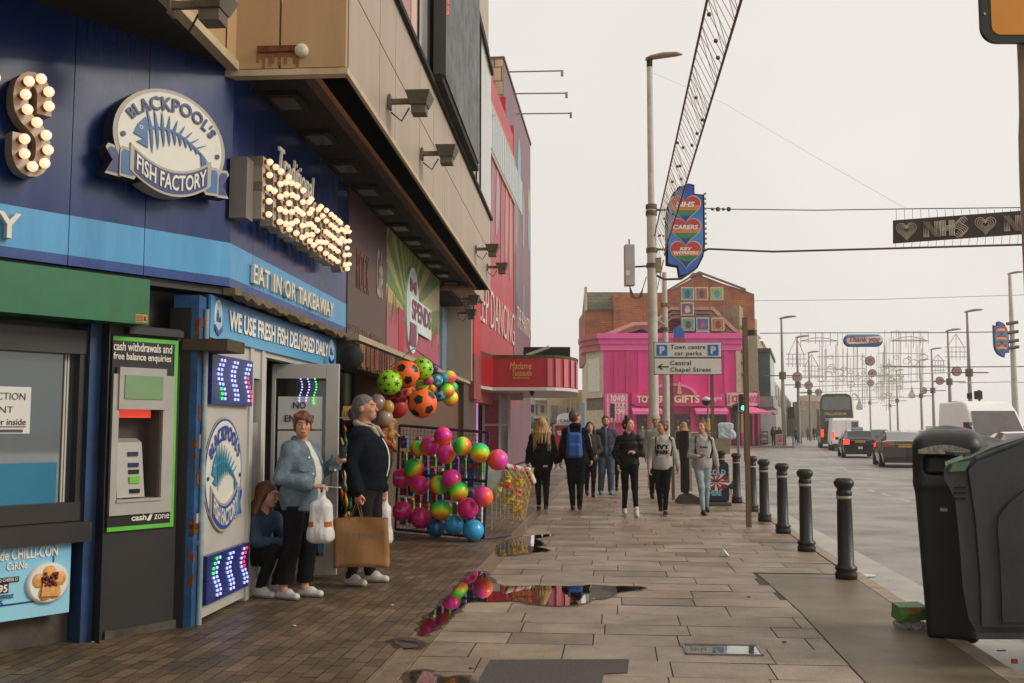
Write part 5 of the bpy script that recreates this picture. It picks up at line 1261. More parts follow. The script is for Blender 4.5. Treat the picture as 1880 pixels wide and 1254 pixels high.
# ================================================================== SIDE STREET BEHIND THE CANOPY
def bgb(name,label,u0,v0,u1,v1,Y,dep,mat):
    t=thing(name,label,'building',WF,((px_(u0,Y)+px_(u1,Y))/2,Y,0));q=MB();q.box(px_(u0,Y),Y,0,px_(u1,Y),Y+dep,pz(v0,Y),mat);make(q,'wall',t);return t
wd_=M('win_dark','#3b3d40');wf_=M('win_frame','#cfc6b6',.5)
def wins(t,L,Y):
    for (u0,v0,u1,v1) in L:
        q=MB();slab(q,u0 -.8,v0 -.8,u1+.8,v1+.8,Y -.08,.1,wf_);f=make(q,'window',t);q=MB();slab(q,u0,v0,u1,v1,Y -.1,.02,wd_);make(q,'pane',f)
t=bgb('market_building','red brick market building at the left of the side street',925,738,977,815,125,12,brk)
q=MB();q.prism([(px_(945,125),pz(739,125)),(px_(953,125),pz(726,125)),(px_(966,125),pz(739,125))],124.8,126,brk);q.prism([(px_(953,125),pz(800,125)),(px_(960,125),pz(800,125)),(px_(960,125),pz(755,125)),(px_(956.5,125),pz(744,125)),(px_(953,125),pz(755,125))],124.6,125,wf_);slab(q,930,775,978,781,124.6,.4,M('tan_band','#b08a5a',.6));slab(q,932,784,976,812,124.8,.3,M('terr_shop','#4a3c38'));make(q,'facade_details',t)
t=thing('market_sign','upright white sign reading MARKET down the brick building','sign',WF,(px_(946,120),120,pz(790,120)))
q=MB();slab(q,942.5,750,950,789,120,.3,M('sign_cream','#c9c3b0',.5));make(q,'board',t)
q=MB()
for k,c in enumerate('MARKET'): q.text(c,px_(944,120),px_(948.6,120),pz(756.5+k*6.1,120),pz(752+k*6.1,120),119.99,blackm,off=.03,depth=.03)
make(q,'lettering',t)
t=bgb('bay_window_house','white bay windowed house in the side street',974,724,1012,815,115,12,M('house_cream','#b8ad9a',.7,var=.08))
wins(t,[(983,742,987,762),(992,744,999,758),(976,742,979,760)],115);q=MB();slab(q,982,731,1004,735,114,1,wf_);slab(q,980,764,1008,768,113.6,1.4,wf_);slab(q,975,770,1012,812,114,1,M('terr_shop','#4a3c38'));make(q,'trim',t)
t=bgb('stone_building','long cream stone building closing the side street',1008,716,1078,815,108,14,M('stone_cream','#a8996f',.8,var=.15,vs=.5,dirt=.2))
wins(t,[(1040,748,1044,760),(1048,748,1052,760)],108)
q=MB();
for u in (1039,1047,1056,1066): slab(q,u,720,u+1.2,800,107.8,.3,M('stone_rib','#b3a47c',.8))
slab(q,1012,744,1024,772,106,1.5,M('dark_bay','#6a5f50',.7));slab(q,1010,770,1076,776,107,1,M('stone_band','#8a7a5a',.7));slab(q,1010,776,1076,814,107.5,.5,M('terr_shop','#4a3c38'));make(q,'facade_details',t)
q=MB()
slab(q,972,743.5,981,757,100,.4,blackm);single(q,'hanging_sign','small black hanging board in front of the bay windowed house','sign')
q=MB();slab(q,970,765,980,775,98,.3,M('green_sign','#3f9a5c',.5));single(q,'pharmacy_sign','green square shop sign in the side street','sign')
q=MB();q.cyl(atY(1057,756,80),(px_(1057,80),80,0),.05,black);q.lathe([(.18,0),(.2,.2),(.1,.45)],black,tuple(atY(1056,764,80)),10);single(q,'street_sculpture','dark post with rounded head behind the backpack man','post')
q=MB();slab(q,1066,740,1073,786,82,.4,M('dusty_blue','#6a7f95',.5));single(q,'blue_pillar','dusty blue pillar beside the cream chamfer of the pink shop','pillar')
# cash kiosk and advertising panel
t=thing('cash_kiosk','white arched top kiosk with a CASH sign in the side street','kiosk',WF,(px_(1040,60),60,0))
q=MB();Yk=60;P=[(px_(1024,Yk),.1),(px_(1056,Yk),.1),(px_(1056,Yk),pz(768,Yk))]+[(px_(1040+16*math.cos(math.pi*i/10),Yk),pz(768 -10*math.sin(math.pi*i/10),Yk)) for i in range(1,10)]+[(px_(1024,Yk),pz(768,Yk))]
q.prism(P,Yk,Yk+1.5,M('kiosk_white','#b9bcc2',.4,var=.05));make(q,'body',t)
q=MB();slab(q,1025,768,1055,776,Yk -.06,.05,wf_);q.text('CASH',px_(1027.5,Yk),px_(1050,Yk),pz(775,Yk),pz(769.5,Yk),Yk -.08,navyd,off=.02,depth=.02);make(q,'sign',t)
t=thing('advert_panel','freestanding red advertising panel with rounded grey frame','advert panel',WF,(px_(1034,48),48,0))
Ya=48;q=MB();P=smooth_poly([(px_(1016,Ya),pz(846,Ya)),(px_(1050,Ya),pz(846,Ya)),(px_(1050,Ya),pz(778,Ya)),(px_(1016,Ya),pz(778,Ya))],1)
P=[(px_(1016,Ya),.0),(px_(1051,Ya),.0),(px_(1051,Ya),pz(781,Ya)),(px_(1048,Ya),pz(778,Ya)),(px_(1019,Ya),pz(778,Ya)),(px_(1016,Ya),pz(781,Ya))]
q.prism(P,Ya,Ya+.25,M('panel_grey','#a8a09a',.4));make(q,'frame',t)
q=MB();slab(q,1018.5,781,1049,838,Ya -.03,.03,rampmat('advert_red',[(0,'#c03a20'),(.3,'#a01818'),(.7,'#8f1015'),(1,'#5a1418')],'Z',(0,1.7),.3));make(q,'poster',t)
q=MB()
for k in range(3): slab(q,1022+k,791+k*3,1040 -k,793+k*3,Ya -.035,.005,wf_)
make(q,'poster_text',t)
# beyond pavement: bench
t=thing('street_bench','dark slatted bench near the white car','bench',WF,(px_(948,52),52,0));q=MB()
for k in range(3): q.box(px_(938,52),52+k*.16,.43,px_(964,52),52.13+k*.16,.47,M('bench_wood','#6a3f2c',.6))
make(q,'seat',t)
for u in (941,948,961): q=MB();q.box(px_(u,52),52.05,0,px_(u,52)+.06,52.4,.43,black);make(q,'leg',t)
# far promenade things : tall low white wall and pale distant structures
q=MB();q.box(px_(1700,200),200,0,px_(1990,200),201,1.9,M('sea_wall','#b3aea6',.7));single(q,'sea_wall','long pale sea wall on the promenade at the right','wall')
for (u0,u1,v,Y,lab) in ((1455,1476,778,260,'row of slanted grey shelters far down the road'),):
    q=MB()
    for k in range(8):
        x=px_(u0+k*6,Y);q.prism([(x,0),(x+.8,0),(x -.4,7 -k*.3),(x -1.0,7 -k*.3)],Y+k*5,Y+k*5+.4,M('shelter_grey','#8c8478',.6))
    o=single(q,'promenade_shelter',lab,'shelter')
for k in range(6):
    t_=MB();Y=180+25*k;x=px_(1466+8*k,Y);t_.box(x,Y,0,x+7,Y+8,5+2*(k % 3),M('far_bld%d' % (k % 3),('#8f8070','#9a6a50','#a09888')[k % 3],.7,var=.2));single(t_,'far_building','low far building %s along the left of the road' % ('nearest','second','third','fourth','fifth','farthest')[k] ,'building')

# ================================================================== STREET FURNITURE
polew=M('pole_white','#b9b3a6',.5,var=.12,vs=3,dirt=.35);polec=M('pole_clamp','#5c4a34',.6,var=.3);brownp=M('post_brown','#6a5238',.6,var=.2,dirt=.3);wire=M('wire_dark','#4a4038',.6)
wirel=M('wire_pale','#b8b0a4',.6)
def hw(u,v,Y): return Vector(atY(u,v or 700,Y))
YM=25.6
mp=thing('lamp_post','thick weathered white lamp post rising from the pavement centre','lamp post',WF,(G(1197,893).x,YM,0))
bx_,tx_=G(1197,893).x,hw(1191,130,YM).x;bx_=(bx_+tx_)/2;zj=hw(0,380,YM).z;zt=hw(0,122,YM).z
q=MB();q.lathe([(.17,0),(.17,.5),(.135,.6),(.125,3.8),(.12,zj)],polew,(bx_,YM,0),20);q.lathe([(.085,zj),(.075,zt)],polew,(bx_,YM,0),16);make(q,'shaft',mp)
q=MB();q.cyl((bx_,YM,zt -.02),(bx_,YM,zt+.18),.08,blackm);make(q,'pole_cap',mp)
for v in (380,392,460,488): z=hw(0,v,YM).z;q=MB();q.cyl((bx_,YM,z -.06),(bx_,YM,z+.06),.145,polec,n=14);make(q,'clamp',mp)
def lamphead(parent,x,Y,z,s=1,d=1):
    q=MB();prof=[(-.1,0,.05),(0,.03,.07),(.35,.1,.09),(.7,.13,.07),(.86,.12,.02)]
    V=[]
    for a,b,r in prof:
        for k in range(8): t=6.283*k/8;V.append((x+a*s*d,Y+math.cos(t)*r*1.6*s,z+(b+math.sin(t)*r*.8)*s))
    q.add(V,[(i*8+k,i*8+(k+1) % 8,(i+1)*8+(k+1) % 8,(i+1)*8+k) for i in range(4) for k in range(8)]+[tuple(range(8)),tuple(range(32,40))],M('lamp_head_tan','#8a7560',.5,var=.2),True);make(q,'lamp_head',parent)
lamphead(mp,bx_,YM,zt+.2)
# grey antenna box
ab_=thing('antenna_box','tall grey equipment box clamped beside the lamp post','equipment box',WF,(hw(1155,500,YM).x,YM,hw(0,525,YM).z))
q=MB();a,b=hw(1146,450,YM),hw(1165,525,YM);q.box(a.x,YM -.15,b.z,b.x,YM+.15,a.z,M('box_grey','#a9a7a2',.4));make(q,'case',ab_,bevel=.02);q=MB();q.cyl((b.x,YM,hw(0,490,YM).z),(bx_,YM,hw(0,488,YM).z),.025,polec);q.cyl(((a.x+b.x)/2,YM,a.z),((a.x+b.x)/2,YM,a.z+.15),.02,polec);q.box(a.x+.02,YM -.16,b.z+.25,a.x+.12,YM -.151,b.z+.38,M('sticker_white','#d9d6d0',.5));make(q,'arm',ab_)
q=MB()
for k in range(3): q.tube([hw(1156,526,YM),hw(1158+k*4,545+k*2,YM),hw(1172+k*3,548 -k*2,YM),hw(1180,530,YM),hw(1187,508,YM)],.012,wire)
make(q,'cables',ab_)
# hearts sign
def heart(cx,cz,s,n=40):
    P=[]
    for i in range(n):
        t=2*math.pi*i/n;P.append((cx+s*16*math.sin(t) ** 3/32,cz+s*(13*math.cos(t) -5*math.cos(2*t) -2*math.cos(3*t) -math.cos(4*t))/32))
    return P
def clipz(P,z0,z1):
    def cl(P,f):
        out=[]
        for i in range(len(P)):
            a,b=P[i],P[(i+1) % len(P)];fa,fb=f(a),f(b)
            if fa >= 0: out.append(a)
            if (fa >= 0) != (fb >= 0): k=fa/(fa -fb);out.append((a[0]+(b[0] -a[0])*k,a[1]+(b[1] -a[1])*k))
        return out
    P=cl(P,lambda p: p[1] -z0);return cl(P,lambda p: z1 -p[1]) if P else P
bowc=['#1f3f8f','#5f3a7f','#2f7f45','#d0a030','#cf6a30','#b83030']
sgb=rampmat('sign_glow_blue',[(0,'#1d4fae'),(.5,'#4f86cc'),(1,'#1c3f9c')],'Z',(0,2.3),.35)
def hearts_sign(label,cx,Y,zc,Hh,flip=1):
    t=thing('illuminated_sign',label,'sign',WF,(cx,Y,zc -Hh/2),'blue heart signs on the lamp posts');W=Hh*.38;z0=zc -Hh/2
    f=lambda P: [(cx+flip*(x -.5)*W,z0+z*Hh) for x,z in P]
    base=[(0,.13),(.28,.11),(.32,0),(.55,.03),(.8,.1),(.95,.22),(1,.35),(1,.88),(.75,.89),(.75,.985),(.6,1),(.35,.96),(.2,.9),(.05,.75),(0,.6)]
    big=[(.5+(x -.5)*1.12,.5+(z -.5)*1.035) for x,z in base]
    q=MB();q.prism(f(big),Y -.02,Y+.12,blackm);make(q,'back_case',t)
    q=MB();P=f(base);q.prism([(x,z) for x,z in P],Y -.05,Y -.02,sgb);o=make(q,'blue_face',t)
    q=MB()
    for i,s in enumerate(('KEY WORKERS','CARERS','NHS')):
        hz=z0+Hh*(.25+.25*i);s_=W*.86
        q.prism(heart(cx,hz,s_*1.07),Y -.058,Y -.05,M('heart_rim','#c9b5a5',.4))
        lo,hi=hz -s_*.55,hz+s_*.45
        for k,c in enumerate(('#33285f','#1f3f8f','#2f7f45','#d07a35','#b83838')):
            zz=[-.6,-.42,-.28,-.1,.07,.6];PP=clipz(heart(cx,hz,s_),hz+zz[k]*s_,hz+zz[k+1]*s_)
            if len(PP) >2: q.prism(PP,Y -.066,Y -.058,M('rainbow' +c,c,.4))
    make(q,'hearts',t)
    q=MB();wl_=M('heart_text','#e6e0da',.4)
    q.text('NHS',cx -W*.27,cx+W*.27,z0+Hh*.75 -.0,z0+Hh*.81,Y -.07,wl_,off=.04,shear=.2);q.text('CARERS',cx -W*.36,cx+W*.36,z0+Hh*.505,z0+Hh*.555,Y -.07,wl_,off=.04,shear=.2)
    q.text('KEY',cx -W*.18,cx+W*.18,z0+Hh*.275,z0+Hh*.31,Y -.07,wl_,off=.04,shear=.2);q.text('WORKERS',cx -W*.36,cx+W*.36,z0+Hh*.23,z0+Hh*.265,Y -.07,wl_,off=.04,shear=.2);make(q,'lettering',t)
    q=MB()
    for k in range(16):
        zz=.08+k*.055;xx=1.0 if zz >.33 else .55+(zz -.03)*1.5
        q.cyl((cx+flip*(xx -.5+.05)*W,Y -.0,z0+zz*Hh),(cx+flip*(xx -.5+.11)*W,Y,z0+zz*Hh),.03,M('bulb_off','#8d8a85',.4),n=6)
    make(q,'bulbs',t)
    return t
zc=hw(0,423,YM).z;hearts_sign('blue sign with three rainbow hearts for NHS and carers, on the near lamp post',hw(1258,423,YM).x,YM,zc,hw(0,340,YM).z -hw(0,507,YM).z)
YR=58;hearts_sign('second blue heart sign high on the lamp post at the right edge',hw(1838,622,YR).x,YR,hw(0,623,YR).z,hw(0,591,YR).z -hw(0,655,YR).z,-1)
q=MB();z=hw(0,458,YM).z;q.cyl((bx_,YM,z),(hw(1232,0,YM).x,YM,z),.03,polec);z=hw(0,384,YM).z;q.cyl((bx_+.1,YM+.1,z),(hw(1235,0,YM).x,YM+.1,z),.03,polec);q.box(hw(1206,0,YM).x,YM -.1,hw(0,500,YM).z,hw(1216,0,YM).x,YM+.1,hw(0,474,YM).z,M('ballast_tan','#8a7a5c',.5));make(q,'sign_arm',mp)
# long truss of hanging lights running along the street
tr=thing('festoon_truss','long see-through light truss strung along the street from the lamp post','light truss',WF,(3.8,YM,5.9))
z1_,z2_=6.42,5.92
def trp(Y,k): return Vector((1.14+.099*Y+(.24 if k else 0),Y,(z2_ if k else z1_)+.12*((Y -15)/15) ** 2*(0 if Y >25 else 1)))
q=MB();trb=M('truss_brown','#6b543c',.6,var=.3)
Ys=[6+i*1.0 for i in range(20)]+[YM]
q.tube([trp(Y,0) for Y in Ys],.016,trb);q.tube([trp(Y,1) for Y in Ys],.016,trb);make(q,'cables',tr)
rnd=random.Random(21);q=MB();
Y=6.0
while Y <YM:
    a=trp(Y,0);b=trp(Y+.02,1);q.tube([a,(a+b)/2+Vector((.02*rnd.uniform(-1,1),0,.0)),b],.007,M('truss_pale','#d0c8b8',.6,var=.2),4)
    if rnd.random() <.5: c=trp(Y+.5,1);q.tube([a,c],.005,wirel,3)
    if rnd.random() <.4: m_=a.lerp(b,rnd.random());q.sph(tuple(m_),.03,polec,6)
    Y += .26
make(q,'hanging_rods',tr)
tr2=thing('festoon_truss','far stretch of the light truss between the two lamp posts','light truss',WF,(4.2,30,5.5));q=MB()
for k in (0,1): q.tube([Vector((bx_+.1+.2*k,YM,6.3 -.5*k)),Vector((bx_+.9+.1*k,33,5.5 -.3*k)),Vector((hw(1222,0,40).x,40,5.6))],.014,wirel)
for k in range(20): t_=k/20;a=Vector((bx_+.1,YM,6.3)).lerp(Vector((hw(1222,0,40).x,40,5.6)),t_);q.tube([a,a+Vector((.15,0,-.45))],.006,wirel,4)
make(q,'cables',tr2)
# second pole behind
p2=thing('lamp_post','slimmer white lamp post just behind the thick one','lamp post',WF,(hw(1222,0,40).x,40,0))
q=MB();x=hw(1222.5,0,40).x;q.lathe([(.14,0),(.14,3),(.12,5),(.09,hw(0,500,40).z)],polew,(x,40,0),14);make(q,'shaft',p2)
for v in (560,605): z=hw(0,v,40).z;q=MB();q.cyl((x,40,z -.08),(x,40,z+.08),.16,polec,n=12);make(q,'clamp',p2)
t=thing('small_heart_sign','blue heart sign half hidden behind the parking sign','sign',WF,(hw(1245,0,41).x,41,4.5));q=MB()
P=[(hw(1237,0,41).x,hw(0,640,41).z),(hw(1258,0,41).x,hw(0,640,41).z),(hw(1258,0,41).x,hw(0,610,41).z),(hw(1250,0,41).x,hw(0,596,41).z),(hw(1238,0,41).x,hw(0,604,41).z)];q.prism(P,41,41.1,M('heart_blue','#2a5cae',.4));make(q,'blue_face',t);q=MB();q.prism(heart(hw(1247,0,41).x,hw(0,626,41).z,.4),40.96,41,M('rainbow#b83838','#b83838'));make(q,'heart',t)
# parking sign
YS=21.3
ps=thing('parking_sign','white road sign for town centre car parks on two brown posts','road sign',WF,(hw(1264,0,YS).x,YS,0))
def sx_(u): return hw(u,0,YS).x
def sz_(v): return hw(0,v,YS).z
q=MB();
for u in (1234,1308): q.box(sx_(u) -.03,YS+.03,0,sx_(u)+.03,YS+.09,sz_(630),brownp)
make(q,'posts',ps)
q=MB();q.box(sx_(1201),YS,sz_(656.5),sx_(1326),YS+.025,sz_(628),blackm);q.box(sx_(1201),YS,sz_(688),sx_(1326),YS+.025,sz_(657),blackm);sw_=M('sign_white','#cdc8be',.4,var=.04,dirt=.08)
q.box(sx_(1202),YS -.006,sz_(655.5),sx_(1325),YS,sz_(629),sw_);q.box(sx_(1202),YS -.006,sz_(687),sx_(1325),YS,sz_(658.2),sw_);make(q,'panels',ps)
q=MB();pbm=M('parking_blue','#1d63ad',.4)
for a,b in ((1206,1226),(1300,1320)):
    q.box(sx_(a),YS -.012,sz_(653),sx_(b),YS -.006,sz_(633),pbm);q.text('P',sx_(a+5.5),sx_(b -5),sz_(650),sz_(636),YS -.013,sw_,off=.04)
make(q,'parking_symbols',ps)
q=MB();tb=M('sign_text','#26211d',.5)
for s,u0,u1,vt,vb in (('Town centre',1232,1296,633,641),('car parks',1239,1289,645,654.5),('Central',1231,1269,662,670.5),('Chapel Street',1231,1306,674.5,685)): q.text(s,sx_(u0),sx_(u1),sz_(vb),sz_(vt),YS -.008,tb,off=.012,sp=1.1)
a=sz_(673.5);q.box(sx_(1212),YS -.012,a -.012,sx_(1228),YS -.007,a+.012,tb);q.prism([(sx_(1207),a),(sx_(1215),a+.06),(sx_(1218),a+.06),(sx_(1212.5),a),(sx_(1218),a -.06),(sx_(1215),a -.06)],YS -.0125,YS -.007,tb);make(q,'lettering',ps)
# tall thin post among the bollards
g_=G(1375,968);q=MB();q.box(g_.x -.035,g_.y -.03,0,g_.x+.035,g_.y+.03,hw(0,583,g_.y).z,brownp);single(q,'bare_post','bare square brown post standing between the bollards','post')
# bollards
bol=M('bollard_black','#1d1612',.45,var=.4,vs=14,dirt=.5,bump=.15,bs=40)
bd=thing('bollard','x','bollard',WF,(0,0,0),'cast iron bollards along the kerb')
q=MB();q.lathe([(.0,0),(.105,.0),(.11,.05),(.095,.075),(.11,.095),(.105,.12),(.08,.14),(.075,.6),(.07,.8),(.078,.84),(.078,.86),(.07,.87),(.07,.89),(.096,.925),(.101,.955),(.09,.975),(.08,.98),(.075,.995),(.03,1.0),(0,1.0)],bol,n=24);make(q,'shaft',bd)
q=MB();q.lathe([(.0735,.79),(.079,.795),(.079,.815),(.0735,.82)],M('bollard_band','#9a9184',.5),n=24);make(q,'pale_band',bd)
BL=[(1554,1062),(1481,1012),(1438,979),(1404,957),(1382,939),(1353,923),(1326,909)]
nb=['nearest bollard, tallest in the row by the kerb','second bollard from the camera along the kerb','third bollard from the camera along the kerb','fourth bollard from the camera, in front of the bare post','fifth bollard from the camera, partly behind the bare post','sixth bollard, just right of the pavement advertising board','farthest bollard, beside the folding advert board']
for i,(u,v) in enumerate(BL):
    p=G(u,v);hgt={0: 183,1: 154,2: 130,3: 116}.get(i);
    o=bd if i == 0 else dup(bd);o.location=p;o['label']=nb[i]
# steel traffic lights
def tlight(label,u,vt,vb,Y,green=False,full=True,hw_=.3):
    t=thing('traffic_light',label,'traffic light',WF,(hw(u,0,Y).x,Y,0));x=hw(u,0,Y).x;z0=hw(0,vb,Y).z;z1=hw(0,vt,Y).z
    q=MB();q.cyl((x+hw_*.3,Y+.15,0),(x+hw_*.3,Y+.15,z1),.06,M('tl_pole','#6f6b66',.5),n=8);make(q,'pole',t)
    q=MB();q.box(x -hw_/2,Y -.1,z0,x+hw_/2,Y+.1,z1,blackm)
    if green: q.box(x -hw_/2 -.05,Y+.1,z0 -.04,x+hw_/2+.05,Y+.12,z1+.04,M('tl_white','#c9c5bd',.5))
    make(q,'signal_head',t)
    for k in range(3):
        q=MB();zc_=z0+(z1 -z0)*(k+.5)/3;m=M('green_lamp','#4dffb0',emit=2.2) if (green and k == 0) else M('lens_dark','#2a2422',.2)
        q.cyl((x,Y -.1,zc_),(x,Y -.13,zc_),hw_*.36,m,n=12);make(q,'lens',t)
    return t
tlight('traffic light showing green above the road beside the brown post',1363,724,754,45,True,hw_=.3)
tlight('dark traffic light facing away, left of the green one',1351,742,757,47,hw_=.32);tlight('dark traffic light before the rock board of the pink shop',1124,741,767,70,hw_=.3)
tlight('slim dark traffic light far up the road left of the bus',1451,747,768,85,hw_=.5);tlight('large dark traffic light above the white van',1795,718,733,58,hw_=.4);tlight('dark traffic light left of the white van roof',1753,737,760,60,hw_=.32);tlight('small dark traffic light near the right lamp post',1779,722,732,62,hw_=.25)
q=MB();Yk=50;
for (u,v0,v1) in ((1301,768,790),(1363,760,795)): q.cyl(hw(u,v0,Yk),hw(u,v1,Yk),.07,M('yellow_sleeve','#c9a02c',.5))
single(q,'crossing_sleeves','yellow sleeves on the crossing poles in front of the pink shop','pole sleeve')
q=MB();x=hw(1301,0,50).x -.04;q.cyl((x,50.1,0),(x,50.1,hw(0,742,50).z),.05,M('tl_pole','#6f6b66'));q.sph((x -.1,50,hw(0,737,50).z),.22,blackm,12);q.sph((x -.1,49.95,hw(0,733,50).z),.2,M('lamp_white','#cfc8ba'),12,(1,1,.6));single(q,'crossing_beacon','dark and white rounded crossing lamp in front of the gift shop','lamp')
# ---- far lamp posts with round signs
def farpost(label,u,vt,Y,d=1,clamp=True):
    t=thing('lamp_post',label,'lamp post',WF,(hw(u,0,Y).x,Y,0),'far lamp posts along the road');x=hw(u,0,Y).x;z=hw(0,vt,Y).z
    q=MB();q.lathe([(.19,0),(.17,3),(.13,z*.6),(.08,z)],M('far_pole','#8c857a',.6,var=.1),(x,Y,0),10);make(q,'shaft',t);lamphead(t,x,Y,z,1.5,d)
    q=MB();z5=z*.55;q.cyl((x,Y,z5 -.3),(x,Y,z5+.3),.3,polec,n=8);q.cyl((x -1.5,Y,z5),(x+1.5,Y,z5),.05,polec,n=5);make(q,'bracket',t);return t
for i,(u,v,Y) in enumerate(((1437,585,85),(1465,620,102),(1486,648,121),(1780,573,79),(1743,608,95),(1712,642,118),(1690,662,137),(1646,681,162),(1596,690,190),(1632,700,210))):
    farpost(['tall lamp post left of the road before the kiosk','lamp post second from the left beyond the kiosk','third lamp post on the left, near the bus','lamp post right of the road with a big round sign','lamp post second from the right group','lamp post third from the right group','thin lamp post fourth from the right','distant lamp post in the middle distance right of the bus','very distant lamp post above the black estate car','very distant lamp post above the dark saloon'][i],u,v,Y)
t=thing('lamp_post','lamp post at the right edge carrying the second heart sign','lamp post',WF,(hw(1862,0,59).x,59,0));x=hw(1862,0,59).x;q=MB();q.lathe([(.2,0),(.18,3),(.14,7),(.09,hw(0,503,59).z)],polew,(x,59,0),12);make(q,'shaft',t);lamphead(t,x,59,hw(0,503,59).z,1.0);q=MB()
for v in (595,612,628,640): q.cyl((x -.35,58.9,hw(0,v,59).z),(x+.3,58.9,hw(0,v,59).z+.1),.1,polec,n=7)
make(q,'clamps',t)
# round discs
def disc(label,u,v,r,Y):
    t=thing('round_sign',label,'round sign',WF,(hw(u,0,Y).x,Y,hw(0,v,Y).z),'round pinkish signs over the road');p=hw(u,v,Y);rr=r*Y/FPX
    q=MB();q.cyl(p,p+Vector((0,.15,0)),rr,M('disc_rim','#6a4a4c',.5),n=24);make(q,'rim',t);q=MB();q.cyl(p+Vector((0,-.03,0)),p,rr*.86,M('disc_face','#b08c90',.4,var=.15,vs=2),n=24);make(q,'face',t)
    q=MB()
    for k in range(3): a=(k -1)*.35*rr;q.box(p.x+a -.04*rr,p.y -.06,p.z -.5*rr,p.x+a+.04*rr,p.y -.03,p.z+.5*rr,M('disc_mark','#8a5a62',.5))
    make(q,'emblem',t)
for i,(u,v,r,Y) in enumerate(((1464,692,9,85),(1485,707.5,7.5,102),(1503,720,6.3,121),(1598,662.5,9,88),(1602,685,7.4,105),(1599,703,6.3,123),(1757,681.5,9,79),(1726,699,7.5,95),(1696,717,6.5,118))):
    disc(['largest round sign at the left of the road','middle round sign at the left of the road','smallest round sign at the left, above the bus','largest round sign hanging over the road centre','middle round sign hanging over the road centre','lowest round sign hanging over the road centre','largest round sign at the right of the road','middle round sign at the right of the road','smallest round sign at the right of the road'][i],u,v,r,Y)
# thank you sign
t=thing('thank_you_sign','blue capsule sign reading Thank you hanging over the road','sign',WF,(hw(1587,0,80).x,80,hw(0,636,80).z));Yt=80
def capsule(u0,v0,u1,v1,Y):
    r=(v1 -v0)/2;c0,c1,vc=u0+r,u1 -r,(v0+v1)/2
    return [(hw(c1+r*math.cos(a),0,Y).x,hw(0,vc -r*math.sin(a),Y).z) for a in [R(-90+180*i/12) for i in range(13)]]+[(hw(c0 -r*math.cos(a),0,Y).x,hw(0,vc -r*math.sin(a),Y).z) for a in [R(90 -180*i/12) for i in range(13)]]
q=MB();q.prism(capsule(1552,614,1623,636.5,Yt),Yt,Yt+.3,M('ty_edge','#2a3a66',.5));q.prism(capsule(1553.5,615,1621.5,635,Yt),Yt -.05,Yt,rampmat('ty_blue',[(0,'#1f3c7c'),(1,'#5f93c8')],'Z',(0,1),.4));make(q,'board',t)
q=MB();wcl=M('ty_white','#d5d0c8',.5)
for u in range(1560,1618,6): p=hw(u,624+2*math.sin(u),Yt);q.cyl((p.x,Yt -.07 -(u % 5)*.003,p.z),(p.x,Yt -.05,p.z),.26,wcl,n=14)
make(q,'white_cloud',t);q=MB();q.text('Thank you',hw(1560,0,Yt).x,hw(1617,0,Yt).x,hw(0,631,Yt).z,hw(0,617.5,Yt).z,Yt -.09,M('ty_red','#a8432e',.5),off=.03,shear=.2,depth=.02);make(q,'lettering',t)
# big banner
YB=25.2
t=thing('cable_banner','dark banner with outlined hearts and NHS letters strung over the road','banner',WF,(12,YB,6.5))
P0,P1=hw(1640,404.5,25.4),hw(1640,447,25.4);P2,P3=hw(1990,378,24.5),hw(1990,422,24.5)
q=MB();V=[P1,P3,P2,P0];V += [p+Vector((0,.03,0)) for p in V];q.add(V,[(0,1,2,3),(7,6,5,4),(0,4,5,1),(2,6,7,3),(0,3,7,4),(1,5,6,2)],M('banner_brown','#33261e',.7,var=.15));make(q,'sheet',t)
FBn=Frame((P0.x,P0.y),math.atan2(P2.y -P0.y,P2.x -P0.x));LB=math.hypot(P2.x -P0.x,P2.y -P0.y)
q=MB();bo=M('neon_off','#cfc0aa',.5);Hb=P0.z -P1.z
def bz(x): return P1.z+(P3.z -P1.z)*x/LB
def bw(x,y,z): return tuple(FBn.w(x,y,z))
def outline(P,w=.012):
    for k in range(len(P)): a,b=P[k],P[(k+1) % len(P)];q.tube([bw(a[0],-.02,a[1]),bw(b[0],-.02,b[1])],w*.7,bo,4)
def htube(cx,cz,s):
    for m in (1,.78,.56,.34): outline(heart(cx,cz,s*m,20))
pxm=LB/350.0
for uc in (24,171,318): x=uc*pxm;htube(x,bz(x)+Hb*.53,Hb*.82)
for lets in ((('N',58,86),('H',90,112),('S',115,138)),(('N',207,235),('H',239,261),('S',264,287))):
    for ch,a,b in lets:
        xa,xb=a*pxm,b*pxm;za,zb=bz(xa)+Hb*.17,bz(xa)+Hb*.83
        pl_={'N': [[(0,0),(0,1),(1,0),(1,1)]],'H': [[(0,0),(0,1)],[(1,0),(1,1)],[(0,.5),(1,.5)]],'S': [[(1,.8),(.7,1),(.25,.97),(.05,.78),(.2,.57),(.75,.45),(1,.27),(.8,.04),(.3,0),(0,.18)]]}[ch]
        for pl2 in pl_:
            for oo in (-.055,-.018,.018,.055):
                q.tube([bw(xa+(.1+.75*x_)*(xb -xa)+oo,-.025,za+z_*(zb -za)+(oo if len(pl2) >4 or pl2[0][1] == pl2[-1][1] else 0)) for x_,z_ in pl2],.011,bo,4)
make(q,'outline_lights',t)
def cable(label,pts,r=.012,mat=None,name='overhead_cable',sag=.0,group='overhead cables across the road'):
    q=MB();P=[Vector(p) for p in pts];out=[]
    for i in range(len(P) -1):
        for k in range(8): t_=k/8;p=P[i].lerp(P[i+1],t_);p.z -= sag*4*t_*(1 -t_);out.append(p)
    out.append(P[-1]);q.tube(out,r,mat or wire,4);return single(q,name,label,'cable',WF,group)
cable('upper overhead cable from the near lamp post past the banner top',[hw(1290,382,YM),hw(1330,384,YM),hw(1500,386,YM),hw(1700,383,25),hw(1990,380,24)],.014)
